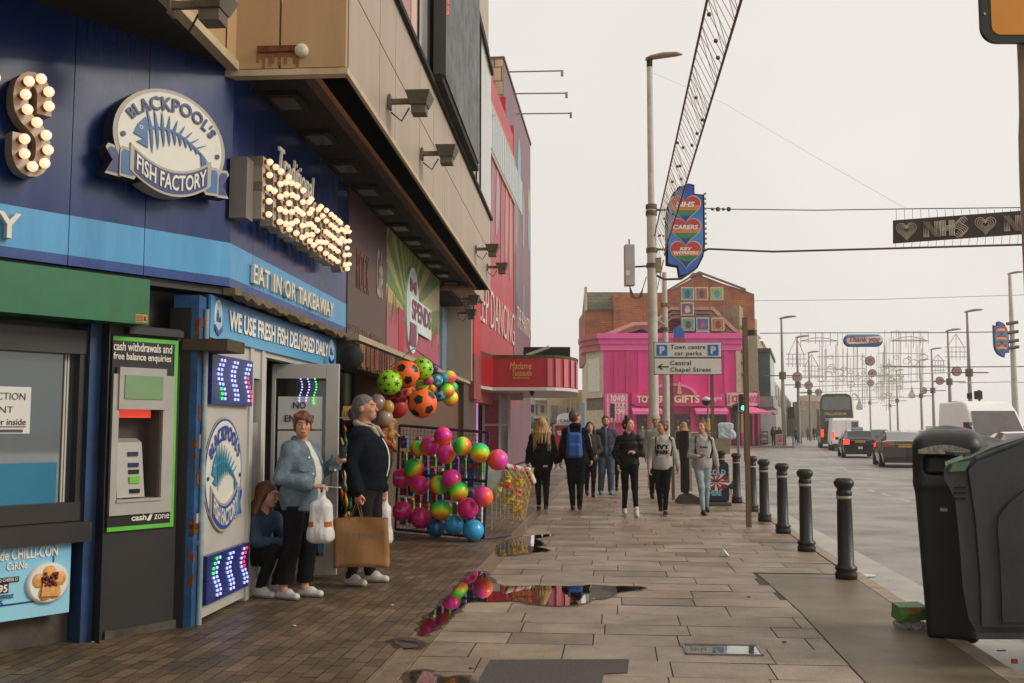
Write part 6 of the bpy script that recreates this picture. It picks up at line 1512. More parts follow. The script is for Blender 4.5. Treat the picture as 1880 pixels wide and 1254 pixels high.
cable('thick lower overhead cable under the dark banner',[hw(1270,490,YM),hw(1285,465,YM),hw(1300,457,YM),hw(1420,462,YM),hw(1640,456,25),hw(1990,446,24)],.028)
q=MB()
for k in range(16):
    u=1645+k*15;q.tube([hw(u,384,25.3 -k*.04),hw(u+1,405 -k*1.1,25.3 -k*.04)],.006,wire,3);q.tube([hw(u,447 -k*1.2,25.3 -k*.04),hw(u -2,456 -k*.4,25.3 -k*.04)],.006,wire,3)
make(q,'hanging_ties',t)
q=MB()
for i,u in enumerate((1308,1318,1328,1338)): p=hw(u,384,YM);q.sph(tuple(p),.045+.02*(i % 2),M('insulator_blue','#3a6aa0',.4) if i % 2 == 0 else polec,8)
single(q,'cable_connectors','blue and brown connectors on the cable by the heart sign','connector')
cable('bundle of cables curling from the lamp post to the heart sign',[hw(1200,503,YM),hw(1220,513,YM -.1),hw(1250,512,YM -.1),hw(1275,495,YM),hw(1290,465,YM)],.03)
cable('thin high wire crossing the sky to the banner',[hw(1190,130,YM),hw(1330,190,27),hw(1500,290,28),hw(1665,384,26)],.004,wirel)
cable('thin wire across the road above the Thank you sign',[hw(1385,552,60),hw(1600,550,62),hw(1990,538,60)],.02,wirel)
cable('wire carrying the Thank you sign',[hw(1395,612,80),hw(1500,611,80),hw(1700,611,80),hw(1860,609,70)],.035,wire)
for i,(v0,v1,v2,Y) in enumerate(((693,690,683,85),(711,705,698,102),(722,716,712,121),(735,733,728,140))):
    cable(['overhead wire level with the largest round signs','overhead wire level with the middle round signs','overhead wire level with the lowest round signs','farthest overhead wire above the bus roof'][i],[hw(1445+i*12,v0,Y),hw(1600,v1,Y),hw(1760 -i*20,v2,Y)],.04,wirel)
cable('wire from the right lamp post toward the road centre',[hw(1620,672,75),hw(1750,674,72),hw(1990,672,70)],.035,wire);cable('lower wire right of the road with a loop',[hw(1760,703,75),hw(1850,701,74),hw(1990,706,72)],.03,wirel)
# illumination frames
def illum(label,u0,u1,v0,v1,Y,seed,arc=True):
    q=MB();rnd=random.Random(seed);m=wirel;r=.00045*Y
    L_=lambda pts: q.tube([hw(u,v,Y) for u,v in pts],r,m,3)
    n=5
    for k in range(n+1): u=u0+(u1 -u0)*k/n;L_([(u,v0),(u,v1 -rnd.random()*12)])
    L_([(u0,v0+1),(u1,v0+1)]);L_([(u0,v1 -14),(u1,v1 -14)])
    if arc:
        for dv in (0,6): L_([(u0+(u1 -u0)*t/12,v1 -14 -(v1 -v0 -24 -dv)*math.sin(math.pi*t/12)) for t in range(13)])
    single(q,'illumination_frame',label,'light frame',WF,'unlit wire illumination frames')
illum('arched wire light frame left of the Thank you sign',1470,1538,610,640,84,1);illum('arched wire light frame right of the Thank you sign',1636,1704,608,640,84,2)
rnd=random.Random(44)
for i,(u0,u1,v0,v1,Y) in enumerate(((1500,1590,655,700,105),(1612,1700,648,700,110),(1560,1660,690,730,140))):
    q=MB();r=.0004*Y
    for k in range(26):
        u=rnd.uniform(u0,u1);q.tube([hw(u,v0 -rnd.uniform(5,45),Y),hw(u,v1+rnd.uniform(-10,25),Y)],r*.8,wirel,3)
    for k in range(13):
        u,v=rnd.uniform(u0,u1),rnd.uniform(v0,v1);rr=rnd.uniform(3,9);P=[(u+rr*math.cos(a*.7)*(1+.3*math.sin(2*a+k)),v+rr*math.sin(a*.7)*.8) for a in range(10)]
        q.tube([hw(a,b,Y) for a,b in P],r,wirel,3)
    for k in range(3): v=v0+(v1 -v0)*k/2;q.tube([hw(u0,v,Y),hw(u1,v+rnd.uniform(-2,2),Y)],r,wirel,3)
    single(q,'illumination_frame',['tangled wire light sculpture above the bus','tangled wire light sculpture right of the round signs','lower far wire light sculpture over the road'][i],'light frame',WF,'unlit wire illumination frames')
def treeframe(label,u,vt,vb,w,Y):
    q=MB();L_=lambda pts: q.tube([hw(a,b,Y) for a,b in pts],.0004*Y,wirel,3)
    L_([(u,vt),(u,vb)]);L_([(u -1,vt+2),(u -w/2,vb -18),(u -w/2,vb)]);L_([(u+1,vt+2),(u+w/2,vb -18),(u+w/2,vb)])
    for k in range(3): v=vb -18+k*9;L_([(u -w*.7,v),(u+w*.7,v)])
    for k in range(5): L_([(u -w/2+w*k/4,vb -18),(u -w/2+w*k/4,vb+6)])
    single(q,'illumination_frame',label,'light frame',WF,'unlit wire illumination frames')
treeframe('tree shaped wire frame on the first left post',1462,620,668,28,86);treeframe('tree shaped wire frame on the second left post',1490,650,690,24,103);treeframe('tree shaped wire frame left of the tall right post',1755,612,655,30,80);treeframe('tree shaped wire frame on the fourth right post',1722,650,680,20,96)
def bell(label,u,v,Y):
    q=MB();L_=lambda pts: q.tube([hw(a,b,Y) for a,b in pts],.0004*Y,wirel,4)
    for s in (-1,-.5,0,.5,1): L_([(u,v -12),(u+s*2,v -4),(u+s*6,v+4),(u+s*5,v+7),(u,v+9)])
    for k in (0,4): L_([(u+6*math.cos(a),v+3+k+1.5*math.sin(a)) for a in [i*.7 for i in range(10)]])
    single(q,'bell_light',label,'hanging light',WF,'bell shaped wire lights')
bell('bell shaped wire light right of the smallest round signs',1674,722,90);bell('bell shaped wire light above the white van behind the bus',1578,743,100);bell('bell shaped wire light left of the bus',1474,745,105)
# orange sign corner at top right, with its post beyond the frame edge
t=thing('orange_road_sign','large orange road sign with black rim cut by the top right corner','road sign',WF,(hw(1900,0,6).x,6,0));Yo=6.0
def rrect(x0,x1,z0,z1,r,n=6):
    P=[]
    for cx_,cz_,a0 in ((x1 -r,z0+r,-90),(x1 -r,z1 -r,0),(x0+r,z1 -r,90),(x0+r,z0+r,180)):
        for k in range(n+1): a=R(a0+90*k/n);P.append((cx_+r*math.cos(a),cz_+r*math.sin(a)))
    return P
a=hw(1803,78,Yo);q=MB();q.prism(rrect(a.x,a.x+1.1,a.z,a.z+.9,.10),Yo,Yo+.03,M('sign_black','#15100d',.4));make(q,'rim',t);q=MB();a2=hw(1821,64,Yo);q.prism(rrect(a2.x,a.x+1.045,a2.z,a.z+.855,.055),Yo -.004,Yo,M('sign_orange','#cf8417',.4,var=.05));q.cyl((hw(1835,0,Yo).x,Yo -.008,hw(0,26,Yo).z),(hw(1835,0,Yo).x,Yo -.004,hw(0,26,Yo).z),.008,chrome);make(q,'face',t)
q=MB();x0=hw(1880,0,Yo).x;q.lathe([(.08,0),(.08,3.0),(.075,3.3),(.065,3.45),(.06,3.7),(.06,4.4)],M('post_taupe','#8d7d70',.5,var=.15,dirt=.2),(hw(1874,300,Yo+.12).x+.075,Yo+.12,0),16);make(q,'post',t)
# --- pavement advert board and its side-on neighbour
YA=19.8
t=thing('pavement_sign','dark pavement advertising board reading COLD tango HERE','pavement sign',WF,(hw(1312,0,YA).x,YA,0));hx=lambda u: hw(u,0,YA).x;hz_=lambda v: hw(0,v,YA).z
q=MB();q.prism(rrect(hx(1290),hx(1335),.06,hz_(848),.08),YA,YA+.05,blackm);make(q,'frame',t)
q=MB();q.prism(rrect(hx(1292),hx(1333),.1,hz_(850),.06),YA -.006,YA,M('board_navy','#151d2c',.3));q.text('COLD',hx(1297),hx(1329),hz_(872),hz_(862),YA -.008,M('board_cyan','#7fc0cc',.4),off=.03);q.text('HERE',hx(1298),hx(1321),hz_(910),hz_(900),YA -.008,M('board_cyan','#7fc0cc'),off=.03)
for k in range(30): a_=6.283*k/30;rr=(.16 if k % 2 else .27);cx_,cz_=hx(1311),hz_(884);q.prism([(cx_,cz_),(cx_+rr*math.cos(a_),cz_+rr*.7*math.sin(a_)),(cx_+rr*math.cos(a_+.26),cz_+rr*.7*math.sin(a_+.26))],YA -.009 -k*1e-4,YA -.006,M('burst%d' % (k % 3),('#c0405a','#d9d2c4','#8f2a3c')[k % 3],.4))
q.text('tango',hx(1303),hx(1319),hz_(886),hz_(879),YA -.016,blackm,off=.02);make(q,'poster',t)
q=MB();q.box(hx(1288),YA -.12,0.0,hx(1337),YA+.3,.06,M('rubber_base','#4a4038',.7));make(q,'base',t,bevel=.01)
t=thing('swing_sign','swing board seen edge on behind the girls with heavy black base','pavement sign',WF,(hw(1262,0,20.5).x,20.5,0));q=MB();YZ=20.5;hx=lambda u: hw(u,0,YZ).x
q.prism([(hx(1238),.0),(hx(1287),.0),(hx(1280),.1),(hx(1262),.2),(hx(1248),.14)],YZ -.3,YZ+.3,M('rubber_base','#4a4038'));make(q,'base',t,bevel=.02)
q=MB();q.box(hx(1252),YZ -.35,.2,hx(1256),YZ+.35,1.45,blackm);q.box(hx(1257.5),YZ -.35,.25,hx(1262),YZ+.35,1.42,M('alu_frame','#9a958c',.3,metal=.5));make(q,'board',t)
# litter
q=MB();p=G(1330,1022);q.add([(p.x -.04,p.y,.004),(p.x+.05,p.y -.01,.006),(p.x+.06,p.y+.05,.02),(p.x -.01,p.y+.03,.10),(p.x -.05,p.y+.05,.015),(p.x+.01,p.y -.03,.05)],[(0,1,5),(1,2,3,5),(0,5,3,4),(2,4,3)],M('tissue','#d9d3cc',.8,var=.05));single(q,'crumpled_tissue','small crumpled white tissue lying on the slabs','litter')
rnd=random.Random(61)
for i,(u,v,c,lb) in enumerate(((865,1228,'#5a4a3a',''),(1185,1000,'#55483a',''),(540,1150,'#c9c4ba',''),(365,1140,'#c9c4ba',''),(170,1180,'#b8b0a2',''),(720,1112,'#c9c4ba',''),(1375,1097,'#4a4036',''),(1440,1180,'#4a4036',''))):
    p=G(u,v);q=MB();q.sph((p.x,p.y,.006),.012,M('speck' +c,c,.8),6,(1.6,1,.4));single(q,'paper_scrap',['dark fleck near the bottom drain','dark fleck on the slabs past the puddle','pale scrap on the bricks by the woman','pale scrap by the blue column','pale scrap at the bottom left wall','pale scrap by the man','dark fleck on the asphalt strip','second dark fleck on the asphalt strip'][i],'litter',WF,'small scraps on the paving')
# crushed green box and bottles by the bins
t=thing('drink_box','crushed green cardboard box with clear plastic bottles beside the bins','litter box',WF,tuple(G(1678,1155)))
p=G(1650,1158);p2_=G(1707,1158);q=MB();L2=p2_.x -p.x;y=p.y
gb=M('box_green','#4a7a2c',.5,var=.3,vs=20,dirt=.4)
V=[(p.x,y,.065),(p.x+L2,y+.02,.075),(p.x+L2,y+.01,.17),(p.x+.02,y+.03,.165),(p.x+.02,y+.2,.07),(p.x+L2 -.01,y+.2,.08),(p.x+L2 -.01,y+.18,.185),(p.x+.03,y+.2,.175)]
q.add(V,[(0,1,2,3),(3,2,6,7),(0,3,7,4),(1,5,6,2),(4,7,6,5),(0,4,5,1)],gb);q.box(p.x+.07,y -.003,.12,p.x+.16,y+.0,.17,M('box_label','#a86a3c',.5,var=.4,vs=40));make(q,'crushed_carton',t)
clr=M('clear_plastic','#9a958e',.1,var=.2,vs=30,alpha=.75)
for k in range(5): q=MB();x=p.x+.03+k*.046;q.lathe([(.012,0),(.026,.03),(.026,.13),(.02,.15)],clr,(x,y+.16,.03+.012*(k % 2)),10,'Y');make(q,'bottle',t)
q=MB();b=G(1745,1150);q.tube([(b.x -.16,b.y+.03,.03),(b.x -.04,b.y,.035),(b.x,b.y,.03)],[.034,.034,.015],clr,10);o=single(q,'plastic_bottle','clear plastic bottle with blue cap lying by the bins','bottle');q=MB();q.cyl((b.x,b.y,.03),(b.x+.03,b.y,.03),.02,M('cap_blue','#2a3f8f',.4));oo=make(q,'cap');
for vtx in oo.data.vertices: vtx.co=Vector(vtx.co) -o.location
oo.parent=o
q=MB();p=G(1862,1218,-.05);q.box(p.x -.014,p.y -.01,p.z+.0,p.x+.02,p.y+.012,p.z+.03,M('orange_cap','#cf5a1c',.5));single(q,'orange_scrap','orange plastic scrap in the gutter at the bottom right','litter')
q=MB();p=G(1839,1196,-.05);q.box(p.x -.03,p.y,p.z+.0,p.x+.03,p.y+.01,p.z+.01,M('teal_scrap','#4a9a8a',.5));single(q,'teal_scrap','flat teal scrap in the gutter under the bin','litter')
# pigeon
def pigeon():
    p=G(1341,905);t=[ell((p.x,p.y,.15),(.05,.11,.055),rotm((R(20),0,R(60)))),cap((p.x+.03,p.y -.03,.19),(p.x+.045,p.y -.04,.25),.025,.018),ell((p.x+.05,p.y -.045,.265),(.022,.028,.022)),cap((p.x -.06,p.y+.04,.13),(p.x -.13,p.y+.08,.10),.03,.012),cap((p.x,p.y,.11),(p.x+.005,p.y,.005),.008),cap((p.x+.03,p.y+.02,.11),(p.x+.03,p.y+.02,.005),.008),cap((p.x+.06,p.y -.06,.262),(p.x+.075,p.y -.08,.255),.006,.003)]
    o=sdf_obj('pigeon',t,.006,[M('feather','#3a3533',.6,var=.4,vs=30)]);tag(o,'dark pigeon standing beside the pavement advertising board','pigeon')
pigeon()

# ================================================================== BINS
binb=M('bin_black','#12100f',.42,var=.3,vs=6,dirt=.35,bump=.12,bs=120)
bing=M('bin_grey_green','#37383a',.5,var=.2,vs=4,dirt=.45,bump=.15,bs=140)
yb=7.25;B0=hw(1745,0,yb).x
lbn=thing('litter_bin','tall black litter bin with hooded slot and worn white sticker','litter bin',WF,(hw(1760,0,yb).x,yb+.3,0))
bw_=rotm((0,0,R(-22)))
def bp_(u,v,Y=yb): return hw(u,v,Y)
xl,xr=bp_(1700,0).x,bp_(1795,0).x;cx_=(xl+xr)/2+.06;cyb=yb+.28
pr_=[rbox((cx_,cyb,.55),(.20,.24,.58),.06,bw_,taper=.14),rbox((cx_+.0,cyb,1.24),(.235,.27,.215),.10,bw_,k=.04),rbox((cx_+.05,cyb+.06,1.36),(.2,.26,.12),.1,bw_,k=.08),
       cap((cx_+.05,cyb+.1,1.36),(cx_+.75,cyb+.45,1.28),.15,.10,k=.08),rbox((cx_ -.10,cyb -.255,1.235),(.16,.12,.07),.035,bw_,k=.01,sub=True)]
o=sdf_obj('bin_body',[(p[0],p[1],p[2],p[3],p[4]) for p in pr_],.012,[binb],parent=None)
def adopt(o,t):
    o.parent=t;o.matrix_parent_inverse=Matrix.Identity(4)
    off=OFF[t.name] if t.name in OFF else t.location
    me=o.data;co=np.empty(len(me.vertices)*3,np.float32);me.vertices.foreach_get('co',co);co=co.reshape(-1,3) -np.array(off,np.float32);me.vertices.foreach_set('co',co.ravel());me.update();return o
adopt(o,lbn)
FL=Frame((cx_,cyb),R(-22));q=MB();P=[(-.17+.34*i/10 -.02,1.345+.035*math.sin(math.pi*i/10)) for i in range(11)];P2=[(x,1.315) for x,z in P]
q.strip(P,P2,M('worn_sticker','#a39a90',.6,var=.5,vs=40,dirt=.7),-.298,-.285);q.v=[tuple(FL.w(*v)) for v in q.v];make(q,'worn_sticker',lbn)
q=MB();q.lathe([(.036,0),(.036,.006)],M('round_sticker','#b0a8a0',.5),(.245,-.27,1.33),16,'Y');q.box(-.06,-.262,.905,-.01,-.235,.93,M('tag_white','#a39a8a',.5));q.v=[tuple(FL.w(*v)) for v in q.v];make(q,'small_stickers',lbn)
# recycling container
rc=thing('recycling_bin','large dark grey recycling container with curved lid and green labels','recycling bin',WF,(hw(1850,0,6.4).x,6.6,0))
yc=6.45
def cpt(u,v): p=hw(u,v,yc);return (p.x,p.z)
prof=[cpt(u,v) for u,v in ((1795,1165),(1778,1135),(1768,1080),(1762,1000),(1754,920),(1743,895),(1733,880),(1733,862),(1742,852),(1782,840),(1820,822),(1880,803),(1960,790),(2100,790),(2260,800),(2230,1165))]
q=MB();q.prism(prof,yc,yc+.8,bing);q.v=[(x+(.36 if y >yc+.1 else 0),y,z) for x,y,z in q.v];make(q,'container',rc,bevel=.05)
q=MB()
pp=[cpt(u,v) for u,v in ((1800,1150),(1797,1060),(1788,950),(1779,890),(1775,862),(1790,848),(1880,812),(2000,798),(2150,800),(2200,830),(2190,1150))]
q.prism(pp,yc -.025,yc+.02,bing);make(q,'front_panel',rc,bevel=.02)
pp=[cpt(u,v) for u,v in ((1835,1140),(1832,1050),(1826,965),(1830,945),(1850,920),(1900,880),(2100,860),(2150,900),(2130,1140))]
q=MB();q.prism(pp,yc -.04,yc -.02,bing);make(q,'inner_panel',rc,bevel=.015)
q=MB();q.box(cpt(1788,1162)[0],yc -.03,cpt(1788,1172)[1],cpt(2240,1162)[0],yc+.03,cpt(1788,1160)[1],bing);make(q,'base_rail',rc)
gl=M('green_label','#4a6a50',.5,var=.3,vs=12,dirt=.6);q=MB()
a,b=cpt(1737,859),cpt(1770,846);q.add([(a[0],yc -.002,a[1]),(b[0],yc -.002,b[1] -.02),(b[0]+.1,yc+.25,b[1]+.03),(a[0]+.1,yc+.25,a[1]+.03)],[(0,1,2,3)],gl)
q.prism([cpt(1740,866),cpt(1768,864),cpt(1778,846),cpt(1748,850)],yc -.03,yc -.001,gl)
q.prism([cpt(1790,842),cpt(1880,806),cpt(1880,803),cpt(1788,838)],yc -.028,yc -.02,gl);make(q,'green_labels',rc)
q=MB()
for v in (895,905,915): a=cpt(1752,v);b=cpt(1772,v -3);q.box(a[0],yc -.012,a[1] -.006,b[0],yc+.01,a[1]+.006,blackm)
q.box(cpt(1745,0)[0],yc -.02,cpt(0,836)[1],cpt(1775,0)[0],yc+.12,cpt(0,830)[1],bing);make(q,'side_handle',rc)

# ================================================================== VEHICLES  (local: rear at y=0, heading +y, front at y=L)
tyre=M('tyre','#1a1817',.8,var=.1);rim=M('wheel_rim','#8a8883',.35,metal=.8)
cglass=M('car_glass','#23282c',.06,var=0,spec=1,coat=1);taill=M('tail_lens','#8f1414',.2,var=0,coat=1);taillit=M('tail_lit','#ff3020',emit=2.2)
plate_y=M('plate_yellow','#d8a028',.4,var=0);plate_w=M('plate_white','#d5d0c4',.4,var=0);bump_=M('bumper_dark','#1c1a19',.6)
def carbody(t,paint,St,name='body'):
    """St: list of (y, halfwidth, z_sill, z_belt, z_roof, roof_halfwidth)"""
    q=MB();V=[];n=9
    for (y,wd,zs,zb,zr,wr) in St:
        V += [(-wd*.94,y,zs),(-wd,y,zs+(zb -zs)*.45),(-wd*.97,y,zb),(-wr,y,zr),(0,y,zr+.02),(wr,y,zr),(wd*.97,y,zb),(wd,y,zs+(zb -zs)*.45),(wd*.94,y,zs)]
    F=[];G_=[]
    for i in range(len(St) -1):
        a,b=St[i],St[i+1]
        for k in range(8):
            f=(i*n+k,i*n+k+1,(i+1)*n+k+1,(i+1)*n+k);ha,hb=a[4] -a[3],b[4] -b[3]
            if k in (2,5) and max(ha,hb) >.2: G_.append(f)
            elif k in (3,4) and (min(ha,hb) <.12 <max(ha,hb)): G_.append(f)
            else: F.append(f)
    F += [tuple(range(n))[::-1],tuple(range(len(V) -n,len(V)))];F.append(None);F.pop()
    F=[f[::-1] for f in F];G_=[f[::-1] for f in G_]
    q.add(V,F,paint,False);make(q,name,t,bevel=.03)
    q=MB();q.add(V,G_,cglass,False);make(q,'windows',t)
def wheels(t,hw_,ys,r=.33):
    for y in ys:
        for s in (-1,1):
            q=MB();q.cyl((s*(hw_ -.2),y,r),(s*(hw_+.01),y,r),r,tyre,n=20);w_=make(q,'wheel',t)
            q=MB();q.cyl((s*(hw_+.011),y,r),(s*(hw_+.02),y,r),r*.62,rim,n=14);make(q,'rim',w_)
def car(name,label,loc,rz,paint,St,L,hw_,tail,plate,wy,group=None,lit=False,cat='car',front=False,pm=None):
    t=thing(name,label,cat,WF,tuple(loc),group,rz=rz);OFF[t.name]=Vector((0,0,0))
    carbody(t,paint,St);wheels(t,hw_,wy)
    q=MB()
    for s in (-1,1):
        x0,x1,z0,z1=tail;q.box(s*x0,-.035,z0,s*x1,.12,z1,taillit if lit and s == -1 else taill)
    for s_,o in ((0,0),): make(q,'tail_lights',t,bevel=.01)
    q=MB();pz0=plate[1];q.box(-.26,-.05,pz0,.26,-.03,pz0+.115,pm or plate_y);q.text(plate[0],-.23,.23,pz0+.02,pz0+.095,-.051,blackm,off=.02,depth=.003);make(q,'number_plate',t)
    q=MB();q.box(-hw_*.92,-.06,.2,hw_*.92,.1,.42,bump_);q.box(-hw_*.7,-.045,pz0+.12,hw_*.7,-.02,pz0+.145,chrome);make(q,'bumper_trim',t)
    for s in (-1,1): q=MB();q.box(s*hw_*.98,wy[1] -.75,.95,s*(hw_+.18),wy[1] -.6,1.1,paint);make(q,'mirror',t,bevel=.02)
    return t
pb1=M('paint_black','#17171a',.15,var=.05,coat=1);pb2=M('paint_taupe','#3a302b',.2,metal=.4,var=.05,coat=1);pw=M('paint_white','#eceae6',.5,var=.04);psv=M('paint_silver','#9a9a98',.3,metal=.5,var=.03)
estate=[(0,.83,.3,.95,1.0,.70),(.10,.86,.22,.98,1.12,.62),(.42,.88,.2,1.0,1.44,.60),(1.2,.89,.2,.99,1.5,.62),(2.6,.89,.2,.96,1.47,.62),(3.5,.88,.2,.94,.97,.7),(4.3,.84,.22,.86,.88,.66),(4.6,.72,.3,.7,.72,.5)]
saloon=[(0,.84,.3,1.02,1.04,.66),(.1,.88,.22,1.05,1.08,.7),(.35,.9,.2,1.04,1.10,.68),(1.25,.92,.2,1.0,1.42,.58),(2.2,.92,.2,.97,1.48,.6),(2.8,.92,.2,.95,1.44,.6),(3.7,.91,.2,.93,.97,.7),(4.5,.87,.22,.84,.86,.66),(4.85,.74,.3,.68,.7,.5)]
p=G(1580,841,-.1);t=car('parked_car','black estate car with roof box bars and lit left tail light',(p.x,p.y,-.1),-.24,pb1,estate,4.6,.89,(.55,.84,.72,.98),('FG51 KXA',.82),(.9,3.6),lit=True)
q=MB();q.box(-.12,-.055,.48,.12,-.045,.62,M('plate_pale','#c9c48a',.4));make(q,'licence_plate',t)
q=MB();q.box(-.3,1.5,1.52,.3,1.75,1.66,M('taxi_sign','#b9bcc8',.4));q.box(-.32,1.4,1.5,.32,1.85,1.53,blackm);make(q,'roof_sign',t)
p=G(1652,859,-.1);t=car('parked_car','dark taupe saloon with orange plate beside the litter bin',(p.x+.25,p.y,-.1),-.26,pb2,saloon,4.85,.92,(.42,.86,.84,1.02),('PJ70 DNV',.82),(1.0,3.85))
p=G(1700,812,-.1);t=car('parked_car','distant silver car behind the dark saloon',(hw(1707,0,62).x,62,-.1),-.3,psv,estate,4.6,.89,(.6,.82,.7,.95),('AB12 CDE',.75),(.9,3.6))
t=car('parked_car','small dark car between the estate and the saloon',(hw(1612,0,74).x,74,-.1),-.26,M('paint_grey','#55565a',.3,var=.05),estate,4.6,.89,(.6,.82,.7,.95),('CD34 EFG',.75),(.9,3.6))
t=car('parked_car','low white car behind the bins at the right',(hw(1840,0,33).x,33,-.1),2.9,pw,saloon,4.85,.92,(.6,.86,.84,1.0),('EF56 GHJ',.75),(1.0,3.85),pm=plate_w)
t=car('parked_car','silver car side on in the side street behind the blonde woman',(hw(1018,0,66).x,66,-.1),R(94),psv,estate,4.6,.89,(.6,.82,.7,.95),('GH78 JKL',.75),(.9,3.6))
t=car('parked_car','pale car behind the man in the blue jacket',(hw(1110,0,72).x,72,-.1),R(88),M('paint_cream','#b5ad8c',.35,var=.05),estate,4.6,.89,(.6,.82,.7,.95),('JK90 LMN',.75),(.9,3.6))
# white panel van ahead
def van(label,loc,rz,H=2.3,hw_=.97,L=5.2,front=False):
    t=thing('panel_van',label,'van',WF,tuple(loc),rz=rz);OFF[t.name]=Vector((0,0,0))
    if not front:
        q=MB();P=[(0,.35),(0,H -.15),(.12,H),(3.7,H),(4.2,H -.15),(4.75,1.35),(5.4,1.05),(5.5,.4)]
        V=[(-hw_*(.93 if z >1.4 else 1),y,z) for y,z in P]+[(hw_*(.93 if z >1.4 else 1),y,z) for y,z in P];n=len(P)
        q.add(V,[tuple(range(n)),tuple(range(n,2*n))[::-1]]+[(i,n+i,n+(i+1) % n,(i+1) % n) for i in range(n)],pw);make(q,'body',t,bevel=.06);wheels(t,hw_,(.9,4.4),.34)
        q=MB()
        for s in (-1,1): q.box(s*(hw_ -.16),-.03,.85,s*(hw_ -.02),.02,1.35,taillit if s <0 else taill)
        make(q,'tail_lights',t);q=MB();q.box(-.26,-.03,.78,.26,-.01,.9,plate_y);make(q,'number_plate',t);q=MB();q.box(.35,-.012,1.65,.8,.0,2.05,cglass);q.box(-.006,-.012,.6,.006,.0,H -.2,bump_);make(q,'rear_window',t);q=MB();q.box(-hw_,-.08,.3,hw_,.05,.5,bump_);make(q,'bumper',t)
    else:   # front towards -y
        q=MB();P=[(-.0,.35),(-.02,.95),(.55,1.22),(1.45,H -.42),(1.9,H -.1),(2.4,H),(5.6,H),(5.7,.35)]
        ww=[1,1,1,.9,.86,.85,.85,1];V=[(-hw_*k,y,z) for k,(y,z) in zip(ww,P)]+[(hw_*k,y,z) for k,(y,z) in zip(ww,P)];n=len(P)
        q.add(V,[tuple(range(n)),tuple(range(n,2*n))[::-1]]+[(i,n+i,n+(i+1) % n,(i+1) % n) for i in range(n)],pw);make(q,'body',t,bevel=.06);wheels(t,hw_,(1.0,4.6),.36)
        q=MB();a,b=(.60,1.26),(1.40,H -.46);dn=.03
        q.add([(-hw_*.92,a[0] -dn,a[1]+dn),(hw_*.92,a[0] -dn,a[1]+dn),(hw_*.80,b[0] -dn,b[1]+dn),(-hw_*.80,b[0] -dn,b[1]+dn)],[(0,1,2,3)],M('windscreen','#57504a',.08,var=.3,vs=1,coat=1));make(q,'windscreen',t)
        q=MB();q.box(-hw_*.9,-.06,.35,hw_*.9,0,.75,bump_);q.box(-.5,-.05,.75,.5,-.0,.92,bump_);make(q,'grille',t)
        for s in (-1,1): q=MB();q.box(s*hw_*.6,-.03,.78,s*hw_*.95,.1,1.0,M('headlamp','#c9c9c4',.1));make(q,'headlight',t)
        for s in (-1,1): q=MB();q.box(s*hw_*.98,.7,1.3,s*(hw_+.22),.8,1.65,bump_);make(q,'mirror',t)
        q=MB();q.box(-hw_ -.004,.95,1.35,-hw_*.9,1.75,1.85,cglass);make(q,'side_window',t)
    return t
p=G(1550,825,-.1);van('white panel van with red tail light driving behind the bus',(hw(1551,0,71).x,71,-.1),-.25)
van('large white van facing the camera at the right edge',(hw(1842,0,41).x,41,-.1),-.12,2.75,1.08,front=True)
# bus
YBs=80;bu=thing('double_deck_bus','dark double deck bus with PALLADIUM lettering across its rear','bus',WF,(hw(1534,0,YBs).x,YBs,-.1),rz=-.27);OFF[bu.name]=Vector((0,0,0))
pbus=M('bus_dark','#33322a',.3,var=.1,coat=.5);q=MB();Pb=[(-1.25,.35),(-1.27,1.2),(-1.25,2.4),(-1.18,3.9),(-1.05,4.2),(-.8,4.32),(.8,4.32),(1.05,4.2),(1.18,3.9),(1.25,2.4),(1.27,1.2),(1.25,.35)]
q.prism(Pb,0,10.5,pbus);make(q,'body',bu,bevel=.08)
q=MB();q.prism([(-1.08,3.2),(-1.02,3.95),(-.8,4.08),(.8,4.08),(1.02,3.95),(1.08,3.2),(.95,3.05),(-.95,3.05)],-.03,.02,M('bus_glass','#5f605a',.1,coat=1));q.box(-1.28,.6,2.9,-1.2,10,3.7,cglass);q.box(-1.30,.6,1.3,-1.22,10,2.2,cglass);make(q,'windows',bu)
q=MB();gl2=M('bus_gold','#c9ab5c',.3,metal=.4);q.text('PALLADIUM',-.88,.75,2.62,2.84,-.04,gl2,off=.02);wbm=M('bus_pale','#b9b6ac',.5);q.box(-.85,-.04,2.18,-.3,-.02,2.36,wbm);q.text('BUS',-.8,-.35,2.22,2.32,-.045,blackm);q.box(.02,-.04,2.16,.12,-.02,2.4,wbm);q.cyl((.62,-.04,2.28),(.62,-.02,2.28),.15,wbm,n=16);q.box(.82,-.04,2.18,.94,-.02,2.38,wbm);make(q,'lettering',bu)
q=MB();q.box(-1.29,-.02,.5,-1.26,.0,3.9,gl2);q.box(1.255,-.02,.5,1.285,.0,3.9,gl2);q.box(-.9,-.03,.6,.9,.0,1.9,M('bus_panel','#24231f',.4));make(q,'rear_trim',bu)
q=MB();q.box(-1.2,-.04,.9,-1.02,.0,1.5,taillit);q.box(1.02,-.04,.9,1.2,.0,1.5,taill);make(q,'tail_lights',bu);wheels(bu,1.25,(2.2,8),.48)

